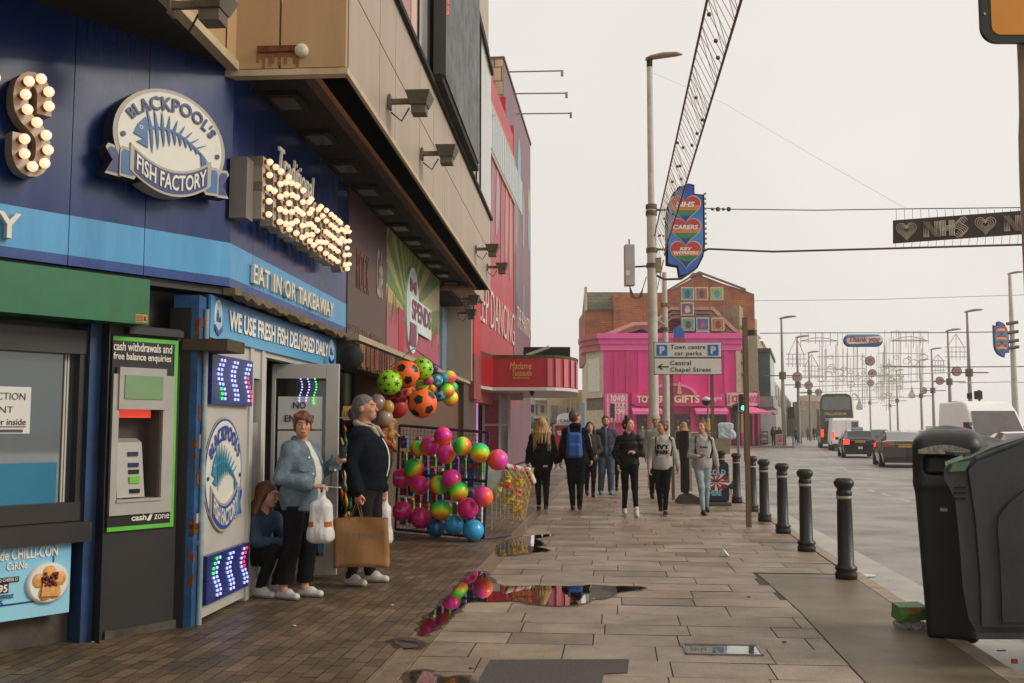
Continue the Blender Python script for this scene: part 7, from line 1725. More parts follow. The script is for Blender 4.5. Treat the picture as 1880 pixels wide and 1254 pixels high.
# ================================================================== BALL STAND
def rainbow(name,cols):
    return rampmat(name,[(i/(len(cols) -1),c) for i,c in enumerate(cols)],'Z',(-.12,.12),.35,coat=.25)
rb1=rainbow('ball_pink_yellow',['#f0ee20','#ff9a20','#ff4a50','#ff2090','#e020b8','#ff3a80'])
rb2=rainbow('ball_green_pink',['#e820a0','#ff5030','#ffb020','#d8f020','#40e030','#20c070'])
rb3=rainbow('ball_blue_green',['#ff9020','#f0f020','#70f030','#20d850','#20a8b0','#2070d0'])
rb4=rainbow('ball_orange',['#ff8020','#ff6a20','#ff5a30','#ff4a60','#f03a90','#e03ab0'])
mg=M('ball_magenta','#f01880',.3,var=.1,vs=6,coat=.3);lbm=M('ball_light_blue','#2aa0d8',.3,var=.12,vs=6,coat=.3);dbm=M('ball_blue','#1d5f9c',.3,var=.15,vs=6,coat=.3)
s0,s1=G(727,977),G(888,993)
FR=Frame((s0.x,s0.y),math.atan2(s1.y -s0.y,s1.x -s0.x));LR=math.hypot(s1.x -s0.x,s1.y -s0.y)
rk=thing('wire_display_rack','navy framed wire mesh rack leaning on the paving with balls','display rack',FR,(LR/2,0,0))
def rk_(u,v,y=0): return FR.on(u,v,y)
navyf=M('rack_navy','#1c2348',.4,var=.15);q=MB();tl,tr_,bl,br_=rk_(734,781),rk_(897,794),rk_(726,972),rk_(888,990)
bl=(bl[0],.04);br_=(br_[0],.04)
def fr3(p,y=0): return (p[0],y,p[1])
for a,b in ((tl,tr_),(bl,br_),(tl,bl),(tr_,br_)): q.tube([fr3(a),fr3(b)],.02,navyf,4)
ml,mr_=rk_(731,868),rk_(893,884);q.tube([fr3(ml),fr3(mr_)],.02,navyf,4);q.tube([(bl[0],.0,.03),(bl[0],.55,.03)],.015,navyf,4);q.tube([(br_[0],.0,.03),(br_[0],.55,.03)],.015,navyf,4);make(q,'frame',rk)
q=MB();wm=M('rack_wire','#3a3f58',.4,metal=.4)
for k in range(1,24): t_=k/24;a=(tl[0]+(tr_[0] -tl[0])*t_,tl[1]+(tr_[1] -tl[1])*t_);b=(bl[0]+(br_[0] -bl[0])*t_,.04);q.tube([fr3(a,.01),fr3(b,.01)],.003,wm,3)
for k in range(1,24): t_=k/24;a=(tl[0]+(bl[0] -tl[0])*t_,tl[1]+(.04 -tl[1])*t_);b=(tr_[0]+(br_[0] -tr_[0])*t_,tr_[1]+(.04 -tr_[1])*t_);q.tube([fr3(a,.014),fr3(b,.014)],.003,wm,3)
make(q,'wire_mesh',rk)
def ballthing(label,c,r,mat,rot,group,fn=None,mats=None):
    if fn is None:
        q=MB();q.sph((0,0,0),r,mat,28)
    else:
        q=MB();n=130;h=80;V=[];
        for i in range(h+1):
            for k in range(n): a=math.pi*i/h;t_=6.28318*k/n;V.append((math.sin(a)*math.cos(t_),math.sin(a)*math.sin(t_),math.cos(a)))
        F0=[];F1=[]
        for i in range(h):
            for k in range(n):
                f=(i*n+k,(i+1)*n+k,(i+1)*n+(k+1) % n,i*n+(k+1) % n);c_=sum((Vector(V[j]) for j in f),Vector())/4;(F1 if fn(c_.normalized()) else F0).append(f)
        V=[(x*r,y*r,z*r) for x,y,z in V];q.add(V,F0,mats[0],True);q.add(V,F1,mats[1],True)
    o=make(q,'beach_ball' if fn is None else 'patterned_ball',rot=rot);o.location=c;tag(o,label,'ball',group);return o
phi=(1+5 ** .5)/2;ICO=[Vector(v).normalized() for v in [(0,s*1,t_*phi) for s in (-1,1) for t_ in (-1,1)]+[(s*1,t_*phi,0) for s in (-1,1) for t_ in (-1,1)]+[(t_*phi,0,s*1) for s in (-1,1) for t_ in (-1,1)]]
ICB=[]
for v in ICO:
    nb_=sorted(ICO,key=lambda w_: (w_ -v).length)[1];a=(nb_ -v*nb_.dot(v)).normalized();ICB.append((v,a,v.cross(a)))
def penta(p,Rr=.36):
    for v,a,b in ICB:
        d=p.dot(v)
        if d >.8:
            x,y=p.dot(a),p.dot(b);r=math.hypot(x,y);f=(math.atan2(y,x)+math.pi/5) % (2*math.pi/5) -math.pi/5
            # corners toward the neighbours
            g2=(math.atan2(y,x)) % (2*math.pi/5) -math.pi/5
            return r*math.cos(g2) <Rr*math.cos(math.pi/5)
    return False
def stars(p,Rr=.30):
    pts_=ICB+STB
    for i,(v,a,b) in enumerate(pts_):
        d=p.dot(v)
        if d >.9:
            x,y=p.dot(a),p.dot(b);r=math.hypot(x,y);f=abs(((math.atan2(y,x)) % (2*math.pi/5)) -math.pi/5)/(math.pi/5)
            R0=Rr if i <12 else Rr*.55
            if r <R0*(.38+.62*max(0,(f -.0)) ** 1.6): return True
    return False
STB=[]
for i in range(12):
    for j in range(i):
        for k in range(j):
            if (ICO[i] -ICO[j]).length <1.1 and (ICO[i] -ICO[k]).length <1.1 and (ICO[j] -ICO[k]).length <1.1:
                v=(ICO[i]+ICO[j]+ICO[k]).normalized();a=v.orthogonal().normalized();STB.append((v,a,v.cross(a)))
def dots(p): return any(p.dot(v) >.975 for v,a,b in ICB+STB)
zs=3.134
LBL=[('pink and yellow ball at the top middle of the rack',605,567,50,rb1,0),('purple pink ball left of the top one on the rack',527,625,52,rb1,60),('green and yellow ball peeping behind the purple one',462,637,44,rb2,40),
 ('pink ball with green edge under the top ball',622,672,53,rb1,-50),('green, yellow and red striped ball right of the top ball',717,625,52,rb2,-80),('green ball with blue crown at the upper right of the rack',817,662,54,rb3,0),
 ('orange pink ball sticking out past the right edge of the rack',920,703,57,rb4,90),('green to pink ball on the left of the rack',440,752,55,rb2,-50),('magenta ball with small print at the left edge, upper one',367,810,54,mg,0),
 ('yellow to magenta ball below the green to pink one',470,848,53,rb1,40),('green and orange ball in the middle of the rack',580,848,53,rb2,70),('pink ball with yellow side in the middle right',655,815,55,rb1,-30),
 ('green ball with blue top below the middle pink one',695,885,53,rb3,-20),('orange and pink ball at the right of the lower rack',837,915,54,rb4,-60),('magenta ball with small print at the left edge, lower one',372,998,54,mg,0),
 ('plain magenta ball near the bottom left',480,1038,57,mg,0),('blue crowned green ball at the bottom middle',595,992,56,rb3,0),('plain magenta ball at the lower right',748,983,58,mg,0),
 ('dark blue ball, left of the three blue ones',565,1102,49,dbm,0),('light blue ball, middle of the three blue ones',670,1077,54,lbm,0),('light blue ball, right of the three blue ones',780,1108,58,lbm,0)]
for k,(lb,x,y,r,m,a) in enumerate(LBL):
    u,v=620+x/zs,620+y/zs;rr=r/zs
    lx,lz=FR.on(u,v,-.13 -.012*(k % 3));w0=FR.w(lx,-.13 -.012*(k % 3),lz);R_=1.06*rr*w0.y/FPX;w0.z=max(w0.z,R_+.002)
    o=ballthing(lb,w0,R_,m,(R(-35 if m in (rb3,) else 20),R(a),0),'balls on the wire rack')
    if 'small print' in lb:
        q=MB();q.text('SPLASH',-.05,.05,.0,.035,-R_ -.002,M('ball_print','#b8a8c8',.4),off=.03);make(q,'print',o,rot=(R(-20),R(-a),R(-8)))
# hanging toys behind the mesh
rnd=random.Random(77);tc_=['#2a6ab0','#c02a5a','#d8a02a','#3a9a6a','#c84a2a','#8a4ab0','#b8b8c0','#1f9ab0','#d8d0c0','#a82a2a','#e06a9a','#5ab040']
k=0;TN=['blue','magenta','amber','green','orange','purple','silver','cyan','cream','red','pink','lime']
for ry in (.12,.27,.40,.58,.70,.82):
    for cxk in range(11):
        if (cxk*3+int(ry*50)) % 9 == 0: continue
        t_=(cxk+.5)/11;x=bl[0]+.05+(br_[0] -bl[0] -.1)*t_;zt=(tl[1]+(tr_[1] -tl[1])*t_)*(1 -ry)+.04;w_,h_=rnd.uniform(.09,.14),rnd.uniform(.15,.24);zt=max(zt,h_+.03)
        if k == 0:
            pass
        c=tc_[(k*5+cxk) % 12];c2=tc_[(k*7+3) % 12];q=MB();q.box(x -w_/2,.03,zt -h_,x+w_/2,.06,zt -.03,M('toy' +c,c,.35,var=.25,vs=25));q.box(x -w_*.35,.02,zt -.045,x+w_*.35,.065,zt,M('toy' +c2,c2,.4,var=.2,vs=25));q.sph((x,.03,zt -h_*.55),w_*.28,M('toy' +tc_[(k*3+1) % 12],tc_[(k*3+1) % 12],.35),8)
        single(q,'hanging_toy','%s and %s toy pack on the wire rack, %s row, number %d from the left' % (TN[tc_.index(c)],TN[tc_.index(c2)],['top','second','third','fourth','fifth','bottom'][(.12,.27,.40,.58,.70,.82).index(ry)],cxk+1),'toy',FR,'toy packs hanging on the wire rack');k += 1
# hanging cluster of big balls under the ledge
gst=M('ball_lime','#96d41c',.35,var=.1);org=M('ball_orange_plain','#ff6a14',.4,var=.08,bump=.3,bs=200);bst=M('ball_black','#17130f',.4);bl2=M('ball_sky','#2f7fa0',.4,var=.1);rdk=M('ball_red_dark','#b02a2a',.35,var=.15)
CL=[('lime green ball with black stars, lowest left of the hanging bunch',298,258,73,(gst,bst),stars,12.6),('lime green ball with black stars at the top of the bunch',485,180,65,(gst,bst),stars,13.0),('orange football at the top left of the hanging bunch',392,210,80,(org,bst),penta,12.75),('large orange football at the bottom of the hanging bunch',487,377,85,(org,bst),penta,12.6),
      ('red ball with dark spots behind the lime star ball',325,300,76,(rdk,bst),dots,12.95),('dark red plain ball at the bottom left of the bunch',338,395,70,rdk,None,13.1),('orange football half hidden behind the others',402,315,45,(org,bst),penta,13.0),('pale lime ball tucked in the bunch middle',488,285,40,gst,None,13.2),('small rose ball in the bunch middle',522,245,30,M('ball_rose','#b84a5a',.4,var=.1),None,13.1),
      ('blue football at the right of the bunch, upper',570,245,35,(bl2,M('ball_pale','#8fb8c0',.4)),penta,13.3),('blue football at the right of the bunch, lower',585,335,33,(bl2,bst),penta,13.3),('plain blue ball between the rainbow balls',606,232,34,bl2,None,13.5),('rainbow ball at the top right of the bunch',642,228,40,rb2,None,13.6),('small green yellow ball at the right edge of the bunch',662,282,28,rb3,None,13.8),('green rainbow ball at the middle right',630,305,42,rb2,None,13.5),('rainbow ball at the lower right of the bunch',648,348,46,rb2,None,13.6),('small orange patterned ball in the bunch',540,292,24,(org,gst),penta,13.2),('dark blue starred ball behind the right group',598,290,28,(dbm,gst),stars,13.6),('small purple ball high in the bunch',553,175,26,M('ball_purple','#5a2a8a',.4),None,13.4)]
rnd=random.Random(5)
for (lb,x,y,r,m,fn,Y) in CL:
    c=hw(620+x/zs,620+y/zs,Y);R_=r/zs*Y/FPX;rot=(rnd.uniform(-.6,.6),rnd.uniform(-.9,.9),rnd.uniform(0,3))
    ballthing(lb,c,R_,None if fn else m,rot,'hanging bunch of balls',fn,m if fn else None)
q=MB();nm_=M('net_cord','#6a6255',.7)
for (u,v) in ((715,675),(745,650),(780,655),(815,680)): q.tube([hw(u,v,12.9),hw(760,640,13.0)],.006,nm_,3)
single(q,'ball_net_cords','thin cords holding the hanging bunch of balls','cord')
# wire baskets with beach toys
bk=thing('toy_basket','white wire basket full of yellow and red beach toys','basket',WF,tuple(G(932,975)));p0=G(903,975);p1=G(958,975);yb_=p0.y;x0,x1=p0.x,p1.x+.06
q=MB();ww=M('white_wire','#a8a094',.4);zb_,zt_=.18,.62
for k in range(9):
    t_=k/8;x=x0+(x1 -x0)*t_;q.tube([(x,yb_,zb_),(x,yb_,zt_)],.004,ww,3);q.tube([(x,yb_+.35,zb_),(x,yb_+.35,zt_)],.004,ww,3)
for k in range(7): z=zb_+(zt_ -zb_)*k/6;q.tube([(x0,yb_,z),(x1,yb_,z),(x1,yb_+.35,z),(x0,yb_+.35,z),(x0,yb_,z)],.004,ww,3)
for x in (x0,x1):
    for y in (yb_,yb_+.35): q.tube([(x,y,zt_),(x,y,0)],.006,ww,4)
for k in range(3): a=x0+(x1 -x0)*k/3;b=x0+(x1 -x0)*(k+1)/3;q.tube([(a,yb_,zb_),((a+b)/2,yb_,.01),(b,yb_,zb_)],.004,ww,3)
make(q,'wire_cage',bk)
rnd=random.Random(15)
for k in range(34):
    c=['#d8c02a','#e0a82a','#d04028','#c8c83a','#e07030','#d8d06a'][k % 6];x,y,z=rnd.uniform(x0+.06,x1 -.06),rnd.uniform(yb_+.05,yb_+.3),zb_+.05+(k/34)*.5;q=MB()
    if k % 3 == 0: q.lathe([(.03,0),(.055,.07),(.06,.075),(.05,.07)],M('toyp' +c,c,.35),(x,y,z),10)
    elif k % 3 == 1: q.sph((x,y,z+.03),.05,M('toyp' +c,c,.35),8,(1.2,1,.6));q.cyl((x,y,z+.03),(x+.07,y,z+.1),.01,M('toyp' +c,c,.35))
    else: q.sph((x,y,z+.02),.045,M('toyp' +c,c,.35),6);q.sph((x+.03,y,z+.05),.02,M('toyp' +c,c,.35),6)
    single(q,'beach_toy','%s beach %s in the white wire basket, %s layer, %s side' % (['yellow','amber','red','lime','orange','cream'][k % 6],['pot','spade','mould'][k % 3],['bottom','lower','middle','upper','top'][min(4,k // 7)],['left','middle','right'][min(2,int((x -x0)/(x1 -x0)*3))]),'toy',WF,'plastic beach toys in the basket')
q=MB();a=hw(945,885,15.3);
V=[];n=14
for i in range(7):
    z=.12+i*.13;r=.1+i*.022
    for kx in range(n): t_=6.283*kx/n;V.append((a.x+r*math.cos(t_)+.06,15.4+r*math.sin(t_),z))
cone=M('yellow_net','#c9a84a',.6)
for i in range(6):
    for kx in range(n):
        q.tube([V[i*n+kx],V[(i+1)*n+(kx+1) % n]],.006,cone,3);q.tube([V[i*n+(kx+1) % n],V[(i+1)*n+kx]],.006,cone,3)
single(q,'net_bucket','tall yellow mesh bucket behind the wire toy basket','bucket')
pr_=[cap((a.x -.15,15.3,.93),(a.x+.2,15.35,.86),.045),cap((a.x+.2,15.35,.86),(a.x+.27,15.4,.7),.045,.06)]
o=sdf_obj('red_white_float',pr_,.01,[M('float_white','#c9bdb8',.5),M('float_red','#c02a3a',.5)],lambda P: ((np.sin(P[:,0]*45+P[:,2]*20) >.5)).astype(int),wr=.01,wf=30);tag(o,'red and white soft band draped over the mesh bucket','toy')
q=MB();q.box(hw(890,0,15.6).x,15.6,.55,hw(918,0,15.6).x,15.62,.98,M('pale_board','#b5bdb0',.5,var=.2,vs=6));q.cyl((hw(922,0,15.6).x,15.7,0.4),(hw(931,0,15.6).x,15.7,1.12),.01,chrome);single(q,'price_board','pale price board leaning behind the ball rack','board')
# inside the shop doorway: balloons, teddies, hanging goods
YI=11.6
for i,(u,v,r,c,lb) in enumerate(((692,742,17,'#8a6a66','mauve translucent balloon above the man'),(668,752,15,'#6a4654','dark plum balloon over the man'),(706,768,16,'#a08474','beige balloon right of the man'),(702,790,15,'#b8a498','pale balloon beside the man face'),(712,748,12,'#b98a34','gold balloon above the teddy'),(650,760,12,'#7a5a64','small mauve balloon behind the man head'))):
    p=hw(u,v,YI+.4*(i % 2));q=MB();rr=r*YI/FPX;q.sph((0,0,0),rr,M('balloon' +c,c,.2,var=.15,coat=.3,alpha=.85),20,(1,1,1.12));q.cyl((0,0,-rr*1.1),(0,0,-rr*1.2),.012,M('balloon' +c,c));o=make(q,'balloon');o.location=p;tag(o,lb,'balloon','balloons in the shop doorway')
def teddy(u,v,Y,s,c,lb):
    p=hw(u,v,Y);x,y,z=p
    pr=[ell((x,y,z),(.07*s,.06*s,.08*s)),ell((x,y,z+.11*s),(.05*s,.05*s,.05*s)),ell((x,y -.045*s,z+.1*s),(.02*s,)*3)]
    for q_ in (-1,1): pr += [ell((x+q_*.04*s,y,z+.155*s),(.02*s,)*3),cap((x+q_*.06*s,y,z+.04*s),(x+q_*.11*s,y -.03*s,z -.0*s),.025*s,.02*s),cap((x+q_*.04*s,y,z -.06*s),(x+q_*.06*s,y -.06*s,z -.11*s),.03*s,.025*s)]
    o=sdf_obj('teddy_bear',pr,.01,[M('plush' +c,c,.95,var=.4,vs=30,bump=.5,bs=200)],wr=.004,wf=90);tag(o,lb,'soft toy','soft toys hung by the shop doorway')
teddy(700,822,11.4,1.3,'#a8501a','orange plush toy hanging at chest height beside the man');teddy(712,828,11.5,.9,'#6a3a1a','dark brown plush toy next to the orange one');teddy(716,800,11.6,.9,'#b08a4a','blond plush toy hanging above the orange one');teddy(713,775,11.7,.8,'#c9a060','golden plush head at the top of the hanging toys')
for i,(u,w_,v0,v1,c,lb) in enumerate(((697,6,780,818,'#b01a14','bright red ribbon'),(706,6,775,910,'#b8b0a4','white strap'),(690,4,782,815,'#8a1a1a','dark red ribbon'),(715,5,790,970,'#8f7f70','greyish lace strip'))):
    a=hw(u,v0,YI);b=hw(u+w_,v1,YI);q=MB();P=[(a.x+(b.x -a.x)*.1*math.sin(k),a.z+(b.z -a.z)*k/10) for k in range(11)];q.strip(P,[(x+(b.x -a.x),z) for x,z in P],M('ribbon' +c,c,.6),YI,YI+.01);single(q,'hanging_ribbon',lb+' hanging in the souvenir doorway','ribbon')
rnd=random.Random(91);hg=['#8f1f14','#b8862a','#20306a','#6a1f5a','#c8a86a','#2a6a4a','#b04a1a','#d0c0a0','#141210']
for k in range(60):
    u,v=rnd.uniform(624,652),rnd.uniform(780,1010);Y=rnd.uniform(11.9,12.4);p=hw(u,v,Y);c=hg[k % 9];q=MB();h_=rnd.uniform(.06,.3);q.tube([(p.x,p.y,p.z+h_/2),(p.x+.02,p.y -.02,p.z),(p.x+rnd.uniform(-.03,.03),p.y,p.z -h_/2)],[.006,rnd.uniform(.01,.03),.006],M('trinket' +c,c,.3,var=.3,vs=30),6);single(q,'hanging_trinket','%s trinket hanging in the dark souvenir doorway, %s, %s strand' % (['dark red','gold','navy','violet','tan','green','rust','cream','black'][k % 9],['level with the man head','level with his chest','level with his waist','level with his knees','near the floor'][min(4,int((v -780)/46))],['left','middle','right'][min(2,int((u -624)/9.4))]),'trinket',WF,'trinkets hanging in the doorway')
t=thing('glass_shelf','warm lit shelf of small glass jars inside the souvenir shop','shelf',WF,tuple(hw(633,765,12.6)));q=MB();a=hw(622,768,12.6);b=hw(645,770,12.6);q.box(a.x,12.6,a.z,b.x,12.9,a.z+.015,alu);q.box(a.x,12.9,a.z -.02,b.x,12.92,a.z+.16,M('lit_shelf_back','#b88a48',emit=.25));make(q,'board',t)
for k in range(5): q=MB();q.lathe([(.018,0),(.02,.06),(.01,.08)],M('jar_gold','#c9a86a',.15),(a.x+.03+k*.033,12.7,a.z+.016),8);make(q,'jar',t)

# ================================================================== PEOPLE
skinm=M('skin','#c48a6c',.55,var=.08,vs=8);skinp=M('skin_pale','#cc9a80',.55,var=.08,vs=8);lips=M('lips','#8f4a42',.5);eyed=M('eye_dark','#241a16',.3);brow=M('brow','#5a3f2c',.8);eyew=M('eye_white','#a89c92',.4)
DJ=dict(P=(0,0,.93),N=(0,.01,1.43),shL=(.162,.01,1.362),shR=(-.162,.01,1.362),hipL=(.085,0,.90),hipR=(-.085,0,.90),kneeL=(.095,-.01,.49),kneeR=(-.095,-.01,.49),ankL=(.10,.02,.09),ankR=(-.10,.02,.09),elbL=(.225,.03,1.10),elbR=(-.225,.03,1.10),wriL=(.235,-.05,.86),wriR=(-.235,-.05,.86),hy=0,hp=0,fL=None,fR=None,hdL=(0,-.1,-1),hdR=(0,-.1,-1),fyL=0,fyR=0)
def basis(up,lat):
    u=np.array(up,float);u /= np.linalg.norm(u);l=np.array(lat,float);l -= u*(l @ u);l /= np.linalg.norm(l);f=np.cross(u,l);return np.stack([l,f,u],1)
def hand_prims(w_,d,s,nrm,curl=.6,grip=None):
    w_=np.array(w_,float);d=np.array(d,float);d /= np.linalg.norm(d);n=np.array(nrm,float);n -= d*(n @ d);n /= np.linalg.norm(n);l=np.cross(d,n)   # l: across the palm towards the thumb
    B=np.stack([l,n,d],1);out=[rbox(w_+d*.05*s,(.038*s,.014*s,.045*s),.012*s,B,k=.015)]
    for i,(o,ln) in enumerate(((.028,.072),(.010,.080),(-.009,.075),(-.027,.058))):
        a=w_+d*.088*s+l*o*s;c1=curl*.55;c2=curl*1.2
        b=a+(d*math.cos(c1)+n*math.sin(c1))*ln*.45*s;c=b+(d*math.cos(c1+c2)+n*math.sin(c1+c2))*ln*.33*s;e=c+(d*math.cos(c1+2*c2)+n*math.sin(c1+2*c2))*ln*.25*s
        out += [cap(a,b,.0095*s,.0088*s,k=.004),cap(b,c,.0088*s,.008*s,k=.003),cap(c,e,.008*s,.007*s,k=.003)]
    a=w_+d*.03*s+l*.032*s;b=a+(d*.6+l*.55+n*.3)*.045*s;c=b+(d*.8+n*.5 -l*.1)*.032*s
    out += [cap(a,b,.012*s,.0105*s,k=.01),cap(b,c,.0105*s,.008*s,k=.003)]
    return out
def person(label,loc,rz,J=None,H=1.7,top=None,legs=None,shoes=None,hair=None,skin=None,girth=1.0,h=.012,belly=0,group=None,extras=(),fine=False,gest=None,socks=None,cat='person'):
    j=dict(DJ);j.update(J or {});s=H/1.7;A=lambda k: np.array(j[k],float)*s
    P,N=A('P'),A('N');skin=skin or skinm;g=girth*s
    t=None
    lat=A('shL') -A('shR');TB=basis(N -P,lat);Cc=P+(N -P)*.62;Ab=P+(N -P)*.26
    def LB(*v): return TB @ (np.array(v,float)*s)
    hy,hp=j['hy'],j['hp'];HR=np.array(Euler((R(hp),0,R(hy)),'XYZ').to_matrix()) if not j.get('hR') else None
    Nk=N+LB(0,.0,.045);HK=1.07
    HB=TB @ HR if j.get('follow',True) else HR
    def hd(x,y,z): return Nk+HB @ (np.array((x,y,z))*s*HK)
    def he(c,r,**k): return ell(hd(*c),np.array(r)*s*HK,HB,**k)
    body=[he((0,.015,.155),(.074,.092,.092)),he((0,-.03,.105),(.058,.062,.075),k=.03),he((0,-.062,.058),(.032,.026,.022),k=.03),cap(N+LB(0,.01,-.03),hd(0,.012,.09),.056*s,.052*s,k=.03),
            cap(hd(0,-.088,.15),hd(0,-.108,.112),.008*s,.013*s,k=.012),he((0,-.083,.075),(.026,.014,.013),k=.01),he((0,-.078,.168),(.05,.018,.010),k=.015)]
    for q_ in (-1,1):
        body += [he((q_*.076,.012,.125),(.010,.02,.03),k=.006),he((q_*.034,-.066,.115),(.022,.02,.02),k=.02),he((q_*.03,-.098,.142),(.014,.014,.009),k=.008,sub=True),he((q_*.031,-.078,.142),(.015,.012,.009),k=.004)]
    torso=[ell(Cc,np.array((.15,.105,.17))*g,TB,k=.06),cap(A('shL'),N+LB(0,.01,-.06),.043*g,.05*g,k=.06),cap(A('shR'),N+LB(0,.01,-.06),.043*g,.05*g,k=.06),ell(Ab,np.array((.135,.1,.15))*g,TB,k=.08),ell(P+LB(0,.01,.0),np.array((.16,.12,.12))*g,basis((0,0,1),A('hipL') -A('hipR')),k=.06)]
    if belly: torso.append(ell(Ab+LB(0,-.06,.06),np.array((.13,.10,.15))*g*(1+belly),TB,k=.08))
    limbs={}
    for S in 'LR':
        limbs['arm' +S]=[cap(A('sh' +S),A('elb' +S),.047*g,.038*g,k=.03),cap(A('elb' +S),A('wri' +S),.037*g,.025*s,k=.02)]
        limbs['leg' +S]=[cap(A('hip' +S),A('knee' +S),.082*g,.055*g,k=.04),cap(A('knee' +S),A('ank' +S),.052*g,.036*s,k=.03)]
        body += limbs['arm' +S]+limbs['leg' +S];nr=(1 if S == 'R' else -1,0,0)
        body += hand_prims(A('wri' +S),j['hd' +S],s,j.get('hn' +S,(nr[0]*.9,-.3,0)),j.get('curl' +S,.7)) if S == 'R' or True else []
        fa=R(j['fy' +S]);fd=np.array((math.sin(fa),-math.cos(fa),0));tz=j.get('toe' +S,0);an=A('ank' +S)
        body.append(cap(an+fd*.02*s+(0,0,-.04*s),an+fd*.15*s+np.array((0,0,-.055+tz))*s,.035*s,.028*s,k=.03))
    body += torso
    hl=he
    mats=[skin,lips,eyed,brow,eyew]
    def fm(C_):
        Q=(C_ -Nk) @ HB/s/HK;m=np.zeros(len(C_),int);fr=Q[:,1] <-.03
        m[(np.abs(Q[:,0]) <.022) & (np.abs(Q[:,2] -.0745) <.0065) & fr]=1
        for q_ in (-1,1):
            m[(((Q[:,0] -q_*.031)/.015) ** 2+((Q[:,2] -.142)/.0065) ** 2 <1) & fr]=4;m[(((Q[:,0] -q_*.031)/.0075) ** 2+((Q[:,2] -.142)/.0075) ** 2 <1) & fr]=2
            m[(np.abs(Q[:,0] -q_*.032) <.015) & (np.abs(Q[:,2] -.163+.15*np.abs(Q[:,0] -q_*.025)) <.003) & fr]=3
        return m
    o=sdf_obj('person',body,min(h,.008) if fine else h,mats,fm);tag(o,label,cat,group);o.location=loc;o.rotation_euler=(0,0,rz)
    def child(nm,pr,mats_,hh=h,**k): c=sdf_obj(nm,pr,hh,mats_ if isinstance(mats_,list) else [mats_],parent=o,**k);return c
    def infl(pr,d):
        return [((lambda f: (lambda X,Y,Z: f(X,Y,Z) -d))(p[0]),p[1] -d,p[2]+d,p[3],p[4]) for p in pr]
    if legs:
        d=legs.get('d',.012)*s;pr=infl(limbs['legL']+limbs['legR']+[torso[4]],d)
        if legs.get('flare'):
            for S in 'LR': pr.append(cap(A('knee' +S),A('ank' +S),.066*g,legs['flare']*s,k=.02))
        zt=min(P[2]+.09*s,((top or {}).get('hem',9)+.05)*s);za=legs.get('hem',.075)*s
        cl=[lambda X,Y,Z: Z -zt+0*X] if not legs.get('nocut') else []
        if za: cl.append(lambda X,Y,Z: za -Z+0*X)
        child('trousers',pr,legs['mat'],clips=cl,wr=legs.get('wr',.004),wf=16,ws=(1,1,1.6),seed=3,matfn=legs.get('fn'))
    if top:
        d=top.get('d',.02)*s;zh=top.get('hem',.86)*s;pr=infl(torso,d)
        if not top.get('nocut'):
            pr.append(ell(P+LB(0,.01,.04),np.array((.158*g+d*.8,.122*g+d*.8,.42))*np.array((1,1,s))*top.get('drop',1),TB,k=.05))
            pr=[((lambda f: (lambda X,Y,Z: np.maximum(f(X,Y,Z),zh -Z)))(q_[0]),)+q_[1:] for q_ in pr[:-1]]+[((lambda f: (lambda X,Y,Z: np.maximum(np.maximum(f(X,Y,Z),zh -Z),Z -P[2] -.12*s)))(pr[-1][0]),)+pr[-1][1:]]
        for S in 'LR':
            tk=top.get('cut',1.0);e,wv=A('elb' +S),A('wri' +S);e2=e+(wv -e)*tk
            pr += [cap(A('sh' +S),e,(.046*g)+d*.85,(.040*g)+d*.7,k=.035),cap(e,e2,.039*g+d*.7,top.get('cuff',.03)*s+d*.5,k=.02)]
        if top.get('collar'):
            r_=top['collar']
            for i in range(9):
                a0,a1=R(-50 -35*0+280*i/9+0),R(-50+280*(i+1)/9);pr.append(cap(N+LB(.07*math.cos(a0),.07*math.sin(a0)+.01,.03+.025*math.sin(a0)),N+LB(.07*math.cos(a1),.07*math.sin(a1)+.01,.03+.025*math.sin(a1)),r_*s,k=.015))
        if top.get('hood'): pr.append(ell(N+LB(0,.085,-.0),np.array((.11,.06,.075))*s,TB,k=.03))
        c=child('top' if not top.get('name') else top['name'],pr,top['mat'],wr=top.get('wr',.006),wf=top.get('wf',13),ws=top.get('ws',(1,1,1.3)),seed=5,matfn=(lambda C_: top['fn'](C_,Nk,TB,s)) if top.get('fn') else None)
    if shoes:
        for S in 'LR':
            fa=R(j['fy' +S]);fd=np.array((math.sin(fa),-math.cos(fa),0));an=A('ank' +S);tz=j.get('toe' +S,0);hz=j.get('heel' +S,0)
            hh_=an+np.array((0,0,-.055*s)) -fd*.03*s;tt_=an+fd*.155*s+np.array((0,0,-.06+tz))*s
            pr=[cap(hh_,tt_,.04*s,.036*s,k=.02),ell(an+fd*.05*s+np.array((0,0,-.03))*s,np.array((.04,.06,.045))*s,basis((0,0,1),(math.cos(fa),math.sin(fa),0)),k=.03)]
            if shoes.get('high'): pr.append(cap(an -fd*.01*s,an+np.array((0,0,.05))*s,.047*s,k=.02))
            zf=(an[2] -.09*s)
            cl=[lambda X,Y,Z: zf+.002 -Z+0*X] if tz == 0 and hz == 0 else []
            if not shoes.get('high'): cl.append(lambda X,Y,Z: Z -(an[2]+.005)+0*X)
            m2=shoes.get('sole');child('shoe',pr,[shoes['mat'],m2] if m2 else shoes['mat'],hh=min(h,.008),clips=cl,matfn=(lambda C_: (C_[:,2] <zf+.026*s).astype(int)) if m2 else None)
